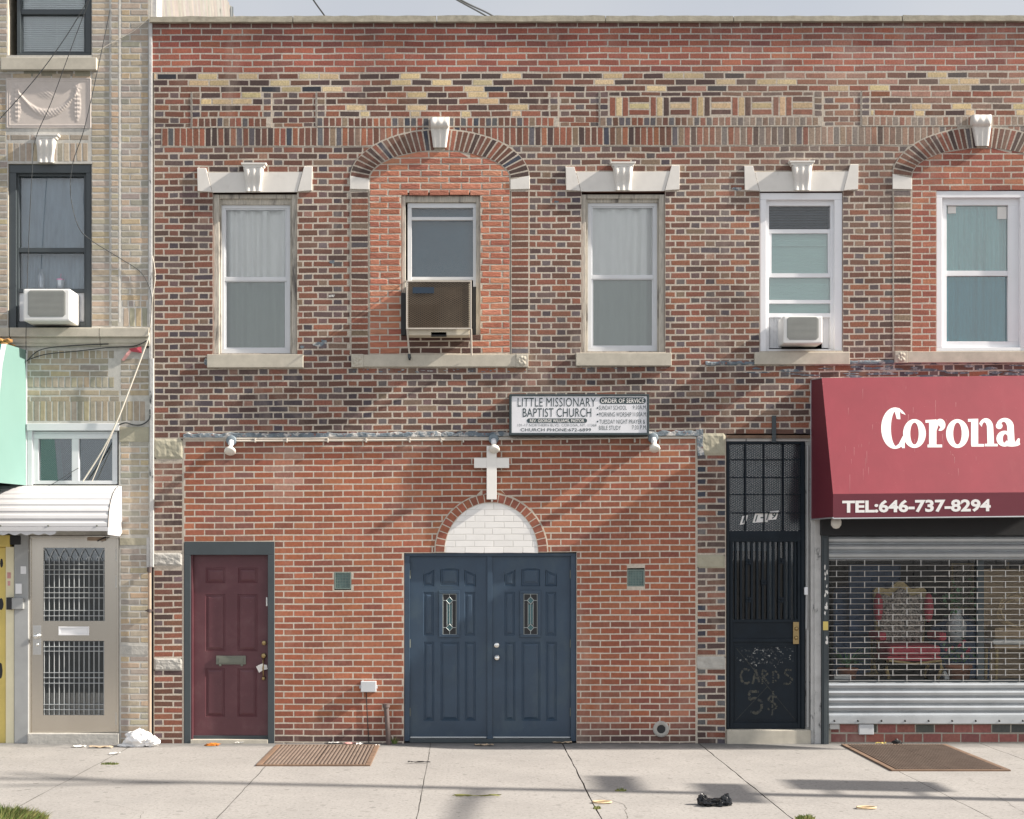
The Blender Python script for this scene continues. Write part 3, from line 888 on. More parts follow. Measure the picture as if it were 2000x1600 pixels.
def build_infill_front(b):
    """red brick church front with the round tympanum"""
    w = MB()
    doorm = (359, 1058, 536, 1500); doorb = (789, 1080, 1126, 1500)
    v1 = (653, 1117, 686, 1151); v2 = (1225, 1112, 1259, 1146)
    holes = [doorm, doorb, v1, v2]
    mo = (.49, .435, .365)
    cells(w, 358, 852, 1360, 1475, holes, .001, col=mo, mp=WV, sub=125)
    for h, d in ((doorm, .25), (doorb, .25), (v1, .05), (v2, .05)): reveal(w, h, .001, d, col=(.25, .12, .09))
    ring = (959.5, 1079, 111, 115, 1081)
    def ic(x, y, k, wd):
        c = pick([((.30, .102, .056), 5), ((.265, .089, .052), 4), ((.34, .123, .066), 2.2), ((.215, .077, .052), 1.9)])
        c = jit(c, .10)
        if abs(x - 553) < 26 and 868 < y < 985: c = mixv(c, (.40, .29, .24), RNG.uniform(.15, .5))
        if 405 < x < 480 and 885 < y < 1060: c = mixv(c, (.17, .10, .095), RNG.uniform(.1, .55))
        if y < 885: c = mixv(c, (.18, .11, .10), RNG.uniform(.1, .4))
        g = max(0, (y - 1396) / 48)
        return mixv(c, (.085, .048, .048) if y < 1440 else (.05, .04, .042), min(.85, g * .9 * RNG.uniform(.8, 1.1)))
    for i in range(49):
        y = 864.5 + 12.31 * i
        sp = sub_spans([(359, 1359)], y - 4.7, y + 4.7, [(h[0], h[1] - (0 if h in (v1, v2) else 3), h[2], h[3]) for h in holes], [ring])
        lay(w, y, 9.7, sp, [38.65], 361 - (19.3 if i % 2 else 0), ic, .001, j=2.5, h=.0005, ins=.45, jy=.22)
    w.build('church_front', [M['brick_smooth']], b)
    # tympanum
    t = MB()
    cx, cy, ai, bi = 959.5, 1079, 91, 97
    pts = [(cx + ai * math.cos(math.pi * k / 40), cy - bi * math.sin(math.pi * k / 40)) for k in range(41)]
    t.poly([V(x, y, .004) for x, y in pts], (.60, .59, .56))
    for i in range(9):
        y = 1074.5 - 12.2 * i
        def ww(yy): return ai * math.sqrt(max(0, 1 - ((cy - yy) / bi) ** 2)) if cy - yy < bi else 0
        w0, w1 = ww(y - 5.2), ww(y + 5.2)
        if w1 < 6: continue
        lay(t, y, 10.9, [((cx - w0 - 1, cx - w1 - 1), (cx + w0 + 1, cx + w1 + 1))], [37.6], 870 + (18 if i % 2 else 0) + RNG.uniform(-2, 2), lambda *a: (lambda q: (.74 * q, .732 * q, .712 * q))(RNG.uniform(.95, 1.03)), .004, j=1.3, h=.0006, mp=V)
    tym = t.build('tympanum', [mat('white_glazed_brick', attr=True, rough=.55, var=.04, dirt=(.6, .58, .54), dirt_s=3, dirt_r=(.6, 1))], b)
    r = MB()
    ao, bo = 110, 114
    T = [math.pi * k / 200 for k in range(201)]
    def pt(t_, o, k=0): return (cx + (ao if o else ai) * math.cos(t_), cy - (bo if o else bi) * math.sin(t_))
    for t0, t1 in zip(T[::4], T[4::4]):
        q = [pt(t0, 1), pt(t1, 1), pt(t1, 0), pt(t0, 0)]
        r.poly([V(*k, .009) for k in q], mo)
        r.poly([V(*q[0], 0), V(*q[1], 0), V(*q[1], .009), V(*q[0], .009)], mo)
        r.poly([V(*q[2], 0), V(*q[3], 0), V(*q[3], .009), V(*q[2], .009)], mo)
    ln = [0]
    for t0, t1 in zip(T, T[1:]): ln.append(ln[-1] + math.dist(pt(t0, 0), pt(t1, 0)))
    def at(l):
        for k in range(len(ln) - 1):
            if ln[k + 1] >= l: return lerp(T[k], T[k + 1], (l - ln[k]) / (ln[k + 1] - ln[k]))
        return T[-1]
    nb = 24; st = ln[-1] / nb
    for k in range(nb):
        ta, tb = at(k * st + .9), at((k + 1) * st - .9)
        q = [pt(ta, 1), pt(tb, 1), pt(tb, 0), pt(ta, 0)]
        q = [(cx + (x - cx) * .993, cy + (y - cy) * .993) if i_ < 2 else (cx + (x - cx) * 1.012, cy + (y - cy) * 1.012) for i_, (x, y) in enumerate(q)]
        brick(r, [q[1], q[0], q[3], q[2]], .009, jit(pick([((.30, .105, .062), 4), ((.25, .085, .055), 3)]), .1), h=.0006, jy=.2, mp=V)
    r.build('arch_ring', [M['brick_smooth']], tym)

def build_rock_infill(b):
    w = MB(); mo = (.48, .42, .35); IP = .0008
    cx, cy, ai, bi = 859, 350, 138, 55
    hole = (784, 376, 938, 656)
    cells(w, 721, 352, 997, 693, [hole], IP, col=mo, mp=WV, sub=90)
    T = [math.pi * k / 40 for k in range(41)]
    w.poly([WV(cx + ai * math.cos(t), 352.1 if 0 < k < 0 else cy + 2 - (bi + 2) * math.sin(t), IP) for k, t in enumerate(T)], mo)
    reveal(w, hole, IP, .3, col=(.28, .12, .08))
    def rc(x, y, k, wd):
        if y > 656 and 786 < x < 936: return jit((.10, .05, .04), .2)
        return jit(pick([((.40, .155, .095), 4), ((.34, .125, .08), 3), ((.45, .19, .12), 2)]), .1)
    for i in range(33):
        y = 302.3 + 12.33 * i
        if y > 690: break
        def ww(yy): return ai if yy >= cy else (ai * math.sqrt(max(0, 1 - ((cy - yy) / bi) ** 2)) if cy - yy < bi else 0)
        a0, a1 = ww(y - 4.8), ww(y + 4.8)
        if a1 < 10: continue
        sp = [((cx - a0 + 1, cx - a1 + 1), (cx + a0 - 1, cx + a1 - 1))]
        if y > hole[1] + 2 and y < hole[3] - 2:
            sp = [((722, 722), (hole[0], hole[0])), ((hole[2], hole[2]), (996, 996))]
        lay(w, y, 9.6, sp, [39.8], 722 - (20 if i % 2 else 4), rc, IP, j=3, h=.0022, ins=1.0, tilt=.002, jy=.6)
    w.build('arch_infill', [M['rockface']], b)
    w = MB()
    cx, cy, ai, bi = 1918, 347, 138, 56
    hole = (1829, 369, 2006, 692)
    cells(w, 1780, 352, 2056, 693, [hole], IP, col=mo, mp=WV, sub=90)
    w.poly([WV(cx + ai * math.cos(t), cy + 5 - (bi + 4) * math.sin(t), IP) for t in T], mo)
    reveal(w, hole, IP, .3, col=(.28, .12, .08))
    def rc2(x, y, k, wd): return jit(pick([((.33, .115, .075), 4), ((.27, .09, .062), 3), ((.38, .15, .09), 1.5)]), .12)
    for i in range(33):
        y = 296.5 + 12.25 * i
        if y > 690: break
        def ww(yy): return ai if yy >= cy else (ai * math.sqrt(max(0, 1 - ((cy - yy) / bi) ** 2)) if cy - yy < bi else 0)
        a0, a1 = ww(y - 4.8), ww(y + 4.8)
        if a1 < 10: continue
        sp = [((cx - a0 + 1, cx - a1 + 1), (cx + a0 - 1, cx + a1 - 1))]
        if y > hole[1] + 2 and y < hole[3] - 2:
            sp = [((1781, 1781), (hole[0], hole[0])), ((hole[2], hole[2]), (2055, 2055))]
        lay(w, y, 9.6, sp, [39.8], 1781 - (20 if i % 2 else 5), rc2, IP, j=2.8)
    w.build('arch_infill', [M['brick']], b)
# ------------------------------------------------------------ windows
def pane(x0, y0, x1, y1, p, parent, m='glass', name='pane'):
    g = MB(); g.box(x0, y0, x1, y1, p - .004, p, 0)
    return g.build(name, M[m], parent)

def curtain(x0, y0, x1, y1, p, parent, m, folds=7, amp=.02, seed=1, name='curtain', gather=True):
    c = MB(); rng = random.Random(seed)
    ph = [rng.uniform(0, 6.28) for _ in range(8)]; fr = [folds * rng.uniform(.5, 1.6) for _ in range(8)]
    rows = []
    for i in range(13):
        t = i / 12; row = []
        for j in range(81):
            u = j / 80
            d = sum(math.sin(u * 6.28 * fr[k] * (1 + .06 * t * math.sin(k)) + ph[k] + t * .8 * math.sin(3 * k)) for k in range(5)) * amp / 2.2
            if gather: d *= .5 + .55 * t
            d = min(d, .03)
            row.append(V(lerp(x0, x1, u), lerp(y0, y1, t), p + d))
        rows.append(row)
    c.grid(rows, 0, True)
    return c.build(name, M[m], parent)

def room(x0, y0, x1, y1, p, parent, depth=.8, name='room_shell', m='dark'):
    r = MB(); a = V(x0, y0, p); c = V(x1, y1, p)
    xa, xb, za, zb = a[0], c[0], c[2], a[2]
    ya, yb = -p, -p + depth
    r.poly([(xa, yb, za), (xb, yb, za), (xb, yb, zb), (xa, yb, zb)])
    for q in ([(xa, ya, za), (xb, ya, za), (xb, yb, za), (xa, yb, za)], [(xa, ya, zb), (xb, ya, zb), (xb, yb, zb), (xa, yb, zb)],
              [(xa, ya, za), (xa, yb, za), (xa, yb, zb), (xa, ya, zb)], [(xb, ya, za), (xb, yb, za), (xb, yb, zb), (xb, ya, zb)]):
        r.poly(q)
    return r.build(name, M[m], parent)

def sash_window(b, o, fr, up, rail, lo, seed, label=None):
    """old wooden opening with an aluminium storm sash; o/fr/up/lo are pixel rectangles"""
    w = MB()
    # weathered jambs and head, butted
    x0, y0, x1, y1 = o
    w.box(x0, y0 + 6, fr[0] - 4, y1, -.16, -.025, 0, .004)
    w.box(fr[0] - 4, y0 + 14, fr[0], y1, -.16, -.06, 0, .003)
    w.box(fr[2] + 3, y0 + 6, x1, y1, -.16, -.025, 0, .004)
    w.box(fr[2], y0 + 14, fr[2] + 3, y1, -.16, -.06, 0, .003)
    w.box(fr[0] - 4, y0 + 6, fr[2] + 3, y0 + 14, -.16, -.04, 0, .004)
    w.box(fr[0], y0 + 14, fr[2], fr[1], -.16, -.065, 0, .004)
    w.box(fr[0], fr[3], fr[2], y1, -.16, -.05, 0, .003)
    win = w.build('window', M['wood'], b)
    f = MB()
    f.frame(fr[0], fr[1], fr[2], fr[3], (7, 7, 7, 8), -.13, -.085, 0, .003)
    f.frame(fr[0] + 7, fr[1] + 7, fr[2] - 7, rail[1], (2.5, 3, 2.5, 0), -.13, -.094, 0, .002)
    f.box(fr[0] + 7, rail[0], fr[2] - 7, rail[1], -.13, -.088, 0, .003)
    f.frame(fr[0] + 7, rail[1], fr[2] - 7, fr[3] - 8, (3.5, 2, 3.5, 3), -.13, -.098, 0, .002)
    f.build('window_frame', M['alu'], win)
    pane(up[0], up[1], up[2], up[3], -.105, win)
    pane(lo[0], lo[1], lo[2], lo[3], -.111, win, 'glass_screen', 'lower_pane')
    curtain(up[0] - 6, up[1] - 4, up[2] + 6, lo[3] + 4, -.155, win, 'curtain', 4, .045, seed)
    room(o[0], o[1], o[2], o[3], -.16, win)
    return win

def lintel(b, lx0, lx1, rx0, rx1, y0, yb0, y1, cx):
    """white stone lintel: flared ears, band, scroll keystone"""
    m = MB()
    yl = y0 + 3; 
    m.prism([(lx0, yl), (lx0 + 17, yl), (lx0 + 29, y1), (lx0 + 1, y1 - 1.5)][::-1], 0, .022, bev=.004)
    m.prism([(rx1 - 16, y0), (rx1, y0), (rx1 - 1, y1 - 3), (rx1 - 29, y1 - 1)][::-1], 0, .022, bev=.004)
    m.prism([(lx0 + 20.5, yb0), (rx1 - 19.5, yb0 - 1), (rx1 - 29.8, y1), (lx0 + 29.8, y1 + 1)][::-1], 0, .016, bev=.003)
    o = m.build('lintel', M['white_stone'], b)
    keystone(o, cx, y0 - 7.5, y1 - 1.5)
    return o

def sill(b, x0, y0, x1, y1, name='window_sill', p=.04, ends=0, m='stone'):
    s = MB()
    if ends:
        s.box(x0 + ends, y0 + .5, x1 - ends, y1 - .6, 0, p - .008, 0, .005)
        for xa, xb in ((x0, x0 + ends), (x1 - ends, x1)):
            s.box(xa, y0 - .5, xb, y1, 0, p, 0, .006)
            # carved rosette boss with petals
            c = V((xa + xb) / 2, (y0 + y1) / 2, p)
            for k in range(7):
                a = k / 7 * 6.28
                r_ = .034 if k else 0
                s.blob((c[0] + r_ * math.cos(a), c[1] + .002, c[2] + r_ * math.sin(a)), (.022, .012, .022), k, .2, 2, 2)
    else:
        s.box(x0, y0, x1, y1, -.15, p, 0, .006)
    return s.build(name, M[m], b)

def vinyl_frame(mb, x0, y0, x1, y1, i, p):
    mb.frame(x0, y0, x1, y1, i, -.14, p, 0, .004)

def build_windows(b):
    sash_window(b, WIN['a'], (432, 400, 567, 690), (440, 410, 561, 542), (541, 549), (442, 548, 564, 680), 3)
    lintel(b, 385, 0, 0, 610, 325, 337, 375, 495)
    sill(b, 404, 692, 592, 718)
    sash_window(b, WIN['c'], (1148, 396, 1284, 686), (1155, 407, 1276, 538), (537, 545), (1155, 545, 1277, 677), 8)
    lintel(b, 1105, 0, 0, 1328, 323, 336, 373, 1217)
    sill(b, 1125, 689, 1312, 714.5)
    # arch window: upper part only, the lower is filled by the air conditioner
    w = MB()
    w.box(785, 377, 792, 655, -.16, -.02, 0, .004); w.box(930, 383, 938, 655, -.16, -.03, 0, .004)
    w.box(792, 383, 930, 395, -.16, -.035, 0, .005); w.box(785, 376, 938, 383, -.16, -.06, 0)
    win = w.build('window', M['wood'], b)
    f = MB()
    f.frame(796, 397, 932, 655, (8, 9, 8, 0), -.13, -.06, 0, .003)
    f.box(804, 424, 924, 430, -.12, -.07, 0, .002)
    f.box(804, 541, 924, 547, -.12, -.068, 0, .002)
    f.build('window_frame', M['alu'], win)
    pane(804, 406, 924, 424, -.09, win, 'glass', 'upper_pane'); pane(804, 430, 924, 541, -.10, win, 'glass')
    s = MB(); s.box(800, 400, 928, 548, -.19, -.18)
    s.build('roller_shade', M['shade'], win)
    room(785, 377, 938, 655, -.20, win)
    sill(b, 686, 692, 1032, 717, ends=24)
    # vinyl window with double storm sash and small air conditioner
    w = MB()
    vinyl_frame(w, 1484.5, 377, 1645, 689, (12, 13, 15, 0), -.012)
    w.frame(1496, 389, 1630, 688, (6, 13, 8, 6), -.15, -.055, 0, .003)
    w.box(1502, 448, 1622, 456, -.13, -.065, 0, .002)
    w.box(1502, 534, 1622, 542, -.13, -.062, 0, .002)
    w.box(1502, 586, 1622, 593, -.13, -.064, 0, .002)
    w.box(1502, 612, 1622, 620, -.13, -.07, 0, .002)
    w.frame(1502, 456, 1622, 534, (5, 0, 5, 0), -.13, -.07, 0)
    win = w.build('window', M['vinyl'], b)
    pane(1502, 402, 1622, 448, -.09, win, 'glass_shop', 'upper_pane')
    pane(1507, 456, 1617, 534, -.085, win, 'glass_green'); pane(1502, 542, 1622, 586, -.085, win, 'glass_green', 'lower_pane'); pane(1502, 593, 1622, 612, -.085, win, 'glass_green', 'lower_pane')
    bl = MB()
    y = 402
    while y < 448:
        bl.box(1503, y, 1621, y + 3.4, -.16, -.14, 0); y += 5.0
    bl.build('dark_blind', M['blind_dark'], win)
    bl = MB(); y = 450
    while y < 614:
        bl.box(1503, y, 1621, y + 4.3, -.165, -.15, 0); y += 4.5
    bl.box(1507, 477, 1617, 481, -.14, -.12)
    bl.build('pale_blind', M['blind_green'], win)
    for xa, st in ((1503, 2.6), (1606, 1.8)):
        ap = MB()
        ap.box(xa, 620, xa + 9 * st, 680, -.135, -.13, 0)
        for k in range(9): ap.box(xa + k * st, 620, xa + (k + .8) * st, 680, -.13, -.10 - .006 * (k % 2), 0)
        ap.build('accordion_panel', M['vinyl'], win)
    room(1486, 377, 1644, 689, -.2, win)
    lintel(b, 1454, 0, 0, 1677, 321, 336, 373, 1567)
    sill(b, 1474, 688, 1660, 712)
    # right-hand arch window, white vinyl with teal curtain
    w = MB()
    vinyl_frame(w, 1829, 373, 2006, 688, (11, 13, 13, 9), -.008)
    w.frame(1840, 386, 1993, 679, (9, 15, 24, 12), -.15, -.05, 0, .004)
    w.box(1849, 529, 1969, 539, -.13, -.06, 0, .003)
    win = w.build('window', M['vinyl'], b)
    pane(1849, 401, 1969, 529, -.08, win, 'glass_green'); pane(1849, 539, 1969, 667, -.09, win, 'glass_teal', 'lower_pane')
    curtain(1842, 396, 1978, 672, -.14, win, 'curtain_teal', 7, .034, 5)
    s = MB(); s.box(1851, 403, 1867, 417, -.076, -.074); s.box(1948, 404, 1966, 428, -.076, -.074)
    split_build(s, 'sticker', M['paper'], win)
    room(1830, 374, 2005, 688, -.2, win)
    sill(b, 1748, 686, 2090, 709, ends=25)

# ------------------------------------------------------------ panelled doors
def panel_fill(mb, poly, p, m=0):
    """sunk and raised panel inside a convex outline (photo px), door face at depth p"""
    cx = sum(x for x, _ in poly) / len(poly); cy = sum(y for _, y in poly) / len(poly)
    wx = max(x for x, _ in poly) - min(x for x, _ in poly); wy = max(y for _, y in poly) - min(y for _, y in poly)
    def loop(ins, d):
        return [V(cx + (x - cx) * (1 - 2 * ins / wx), cy + (y - cy) * (1 - 2 * ins / wy), p + d) for x, y in poly]
    ls = [loop(0, 0), loop(1.0, -.007), loop(2.6, -.004), loop(3.6, -.010), loop(7.2, -.001), loop(7.8, -.0005)]
    n = len(poly)
    for A, B in zip(ls, ls[1:]):
        for k in range(n):
            mb.poly([A[k], A[(k + 1) % n], B[(k + 1) % n], B[k]], None, m)
    mb.poly(ls[-1], None, m)

def door_leaf(rect, panels, p, name, m, parent):
    """panels: rectangles (x0,y0,x1,y1) or (rect, polygon)"""
    d = MB()
    hs = [pn if len(pn) == 4 else pn[0] for pn in panels]
    cells(d, *rect, hs, p)
    for pn in panels:
        if len(pn) == 4:
            x0, y0, x1, y1 = pn
            panel_fill(d, [(x0, y1), (x1, y1), (x1, y0), (x0, y0)], p)
        else:
            (x0, y0, x1, y1), pl = pn
            panel_fill(d, pl, p)
            # face filler between rectangle and the sloping top
            tops = [q for q in pl if q[1] < (y0 + y1) / 2]
            tops.sort()
            pts = [(x0, y0), (x1, y0)] + tops[::-1]
            d.poly([V(x, y, p) for x, y in pts][::-1])
    x0, y0, x1, y1 = rect
    a, c = V(x0, y0, p), V(x1, y1, p)
    for q in ([(a[0], a[1], a[2]), (a[0], a[1], c[2]), (a[0], a[1] + .045, c[2]), (a[0], a[1] + .045, a[2])],
              [(c[0], a[1], a[2]), (c[0], a[1], c[2]), (c[0], a[1] + .045, c[2]), (c[0], a[1] + .045, a[2])],
              [(a[0], a[1], c[2]), (c[0], a[1], c[2]), (c[0], a[1] + .045, c[2]), (a[0], a[1] + .045, c[2])],
              [(a[0], a[1], a[2]), (c[0], a[1], a[2]), (c[0], a[1] + .045, a[2]), (a[0], a[1] + .045, a[2])]):
        d.poly(q)
    return d.build(name, M[m], parent)

def knob(mb, px, py, p, r=.03, m=0):
    mb.lathe(V(px, py, p), (0, -1, 0), [(0, r * .95), (.006, r), (.010, r * .8), (.012, r * .42), (.03, r * .4), (.036, r * .7), (.048, r * .9), (.060, r * .78), (.066, r * .4), (.067, 0)], 20, m)

def build_maroon_door(b):
    f = MB()
    f.box(359.5, 1058, 536, 1084, -.12, .004, 0, .004)
    f.box(359.5, 1084, 372, 1452, -.12, .004, 0, .004)
    f.box(523, 1084, 536, 1452, -.12, .004, 0, .004)
    fr = f.build('door_frame', M['slate'], b)
    j = MB(); j.box(372, 1084, 376, 1446, -.14, -.02, 0); j.box(376, 1083, 523, 1086, -.14, -.07, 0)
    j.build('jamb', M['maroon'], fr)
    d = door_leaf((375, 1084, 524, 1437), [(402, 1109, 440, 1139), (465, 1109, 503, 1139), (401, 1161, 440, 1272), (464, 1161, 503, 1272), (401, 1305, 439, 1400), (464, 1305, 502, 1400)], -.075, 'maroon_door', 'maroon', b)
    s = MB(); s.box(376, 1437, 523, 1444, -.12, -.06, 0, .003); s.box(372, 1445, 523, 1453, -.14, .01, 1, .004)
    s.build('threshold', [M['slate'], M['stone']], fr)
    k = MB(); k.box(422, 1281, 480, 1298, -.075, -.058, 0, .003); k.box(427, 1285, 475, 1295, -.06, -.052, 0, .003)
    k.box(428, 1297, 432, 1301, -.075, -.055, 0); k.box(470, 1297, 474, 1301, -.075, -.055, 0)
    k.build('mail_slot', M['pewter'], d)
    k = MB()
    k.lathe(V(516, 1256, -.075), (0, -1, 0), [(0, .026), (.010, .026), (.014, .02), (.016, 0)], 18)
    k.build('deadbolt', M['brass'], d); k = MB()
    k.lathe(V(515.5, 1281, -.075), (0, -1, 0), [(0, .028), (.012, .03), (.018, .02), (.02, 0)], 18)
    k.lathe(V(515, 1325, -.075), (0, -1, 0), [(0, .02), (.012, .022), (.018, .015), (.02, 0)], 18)
    a, c = V(515, 1288, -.06), V(515, 1322, -.06)
    k.tube([(a[0], a[1] + .01, a[2]), (a[0], a[1] - .03, a[2] - .015), (a[0], a[1] - .042, (a[2] + c[2]) / 2), (c[0], c[1] - .03, c[2] + .015), (c[0], c[1] + .01, c[2])], .009, 10)
    k.build('door_handle', M['brass'], d)
    k = MB(); k.box(519.5, 1167, 522.5, 1184, -.075, -.06, 0, .002); k.box(520, 1171, 522, 1174, -.06, -.052, 0)
    k.build('latch', M['chrome'], d)

def build_blue_doors(b):
    f = MB()
    f.box(789.5, 1080, 1125.5, 1086, -.12, -.02, 0, .003)
    f.box(789.5, 1086, 800, 1448, -.12, -.02, 0, .003)
    f.box(1115, 1086, 1125.5, 1448, -.12, -.02, 0, .003)
    fr = f.build('door_frame', M['blue'], b)
    for n, (x0, x1, ox) in enumerate(((800, 951, 0), (951, 1115.5, 158.3))):
        def o(x): return x + ox
        ps = [((o(826.5), 1111, o(848), 1145), [(o(827), 1144.5), (o(847.5), 1144.5), (o(847.5), 1113.5), (o(827), 1123)]),
              ((o(860), 1109, o(896.5), 1145), [(o(860.5), 1144.5), (o(896), 1144.5), (o(896), 1113), (o(888), 1110.5), (o(868), 1110.5), (o(860.5), 1113)]),
              ((o(907), 1111, o(929.5), 1145), [(o(907.5), 1144.5), (o(929), 1144.5), (o(929), 1123), (o(907.5), 1113.5)]),
              (o(827), 1156.5, o(847), 1241.5), (o(907.5), 1156.5, o(928), 1241.5),
              (o(827.5), 1254, o(848), 1408), (o(860.5), 1254, o(897), 1408), (o(908), 1254, o(929), 1408)]
        gl = (o(864), 1160, o(892), 1240)
        d = door_leaf((x0, 1086, x1, 1442), ps + [], -.055, 'blue_door', 'blue', b)
        g = MB(); g.frame(o(857), 1153.5, o(898), 1245, (7, 6.5, 6, 5.5), -.055, -.038, 0, .005)
        g.build('glazing_frame', M['blue'], d)
        g = MB(); g.box(gl[0], gl[1] - 1, gl[2], gl[3] + 1, -.055, -.050, 0)
        pn = g.build('door_glass', M['black'], d)
        g = MB()
        g.prism([(o(873), 1181), (o(883), 1181), (o(883), 1219), (o(873), 1219)], -.05, -.0485, 0)
        for cy in (1173, 1226):
            g.prism([(o(878), cy - 7), (o(884.5), cy), (o(878), cy + 7), (o(871.5), cy)], -.05, -.0485, 0)
        split_build(g, 'textured_pane', M['stained'], d)
        g = MB()
        def ln(a, c, r=.0035): g.tube([V(*a, -.0475), V(*c, -.0475)], r, 6)
        x0_, y0_, x1_, y1_ = gl[0] + 1, 1160.5, gl[2] - 1, 1239.5
        for a, c in (((x0_, y0_), (x1_, y0_)), ((x0_, y1_), (x1_, y1_)), ((x0_, y0_), (x0_, y1_)), ((x1_, y0_), (x1_, y1_))): ln(a, c)
        for cy in (1173, 1226):
            for a, c in (((o(878), cy - 7), (o(884.5), cy)), ((o(884.5), cy), (o(878), cy + 7)), ((o(878), cy + 7), (o(871.5), cy)), ((o(871.5), cy), (o(878), cy - 7))): ln(a, c)
            ln((x0_, cy), (o(871.5), cy)); ln((o(884.5), cy), (x1_, cy))
        ln((o(878), y0_), (o(878), 1166)); ln((o(878), 1233), (o(878), y1_)); ln((o(878), 1180), (o(878), 1219), .0028)
        ln((o(873), 1177), (o(873), 1222)); ln((o(883), 1177), (o(883), 1222))
        g.build('lead_came', M['lead'], d)
        h = MB()
        for y in (1122, 1257, 1391):
            xx = 1114.5 if n else 800.5
            h.tube([V(xx, y - 8, -.046), V(xx, y + 8, -.046)], .008, 8)
        split_build(h, 'hinge', M['pewter'], d)
        if n:
            h = MB(); h.box(951.5, 1086, 961.5, 1443, -.055, -.036, 0, .004)
            h.box(951, 1438, 963, 1446, -.055, -.03, 0, .003)
            h.build('astragal', M['blue'], d)
            h = MB()
            h.lathe(V(970, 1260.5, -.055), (0, -1, 0), [(0, .030), (.012, .030), (.020, .026), (.022, .012), (.024, 0)], 20)
            h.build('deadbolt', M['chrome'], d)
            h = MB(); knob(h, 970.5, 1285, -.055, .033)
            h.build('door_knob', M['chrome'], d)
        s = MB(); s.box(x0 + 1, 1439, x1 - 1, 1442, -.055, -.048, 0, .002)
        s.build('door_sweep', M['galv'], d)
    s = MB(); s.box(800, 1444, 1115, 1451, -.12, -.0, 0, .003)
    s.build('threshold', M['slate'], fr)

def diamond_mesh(mb, x0, y0, x1, y1, p, dx, dy, r, m=0):
    """expanded metal: two families of thin flat strands clipped to a rectangle (px)"""
    sl = dy / dx
    for fam, sg in enumerate((1, -1)):
        c0 = y0 - (sl * (x1 - x0)) - dy; c = c0
        pp = p + fam * .0015
        while c < y1 + sl * (x1 - x0) + dy:
            # y = c + sg*sl*(x-x0)
            ts = []
            xa, xb = x0, x1
            ya, yb = c + sg * sl * (xa - x0), c + sg * sl * (xb - x0)
            if sg > 0:
                if ya < y0: xa = x0 + (y0 - c) / sl
                if yb > y1: xb = x0 + (y1 - c) / sl
            else:
                if ya > y1: xa = x0 + (c - y1) / sl
                if yb < y0: xb = x0 + (c - y0) / sl
            if xb - xa > 1:
                ya, yb = c + sg * sl * (xa - x0), c + sg * sl * (xb - x0)
                mb.poly([V(xa, ya + r, pp), V(xb, yb + r, pp), V(xb, yb - r, pp), V(xa, ya - r, pp)], None, m)
                mb.poly([V(xa, ya - r, pp), V(xb, yb - r, pp), V(xb, yb - r, pp - .003), V(xa, ya - r, pp - .003)], None, m)
                mb.poly([V(xa, ya + r, pp), V(xb, yb + r, pp), V(xb, yb + r, pp - .003), V(xa, ya + r, pp - .003)], None, m)
            c += dy

def text_mesh(s, x0, x1, y0, y1, p, m, parent, name='lettering', off=0.0, shear=0.0, mp=None, extra=0.0):
    """capital text fitted to a photo-pixel rectangle (y0 = cap top, y1 = baseline)"""
    cu = bpy.data.curves.new('txt', 'FONT')
    cu.body = s; cu.size = 1; cu.offset = off; cu.shear = shear; cu.resolution_u = 3
    cu.space_character = 1 + extra
    ob = bpy.data.objects.new('txt', cu)
    COL.objects.link(ob)
    bpy.context.view_layer.update()
    dg = bpy.context.evaluated_depsgraph_get()
    me = bpy.data.meshes.new_from_object(ob.evaluated_get(dg))
    bpy.data.objects.remove(ob); bpy.data.curves.remove(cu)
    vs = [v.co.copy() for v in me.vertices]
    fs = [tuple(f.vertices) for f in me.polygons]
    bpy.data.meshes.remove(me)
    mx0, mx1 = min(v.x for v in vs), max(v.x for v in vs)
    cap0, cap1 = min(v.y for v in vs), max(v.y for v in vs)
    if any(ch in s for ch in ',;') and len(s) > 3: cap0 = 0 - off
    tb = MB()
    pts = []
    for v in vs:
        px = lerp(x0, x1, (v.x - mx0) / (mx1 - mx0)); py = lerp(y1, y0, (v.y - cap0) / (cap1 - cap0))
        pts.append(mp(px, py, p) if mp else V(px, py, p))
    i0 = len(tb.v); tb.v += pts; tb.c += [(1, 1, 1)] * len(pts)
    for f in fs:
        tb.f.append(tuple(i0 + k for k in f)); tb.m.append(0); tb.sm.append(False)
    return tb.build(name, M[m], parent)

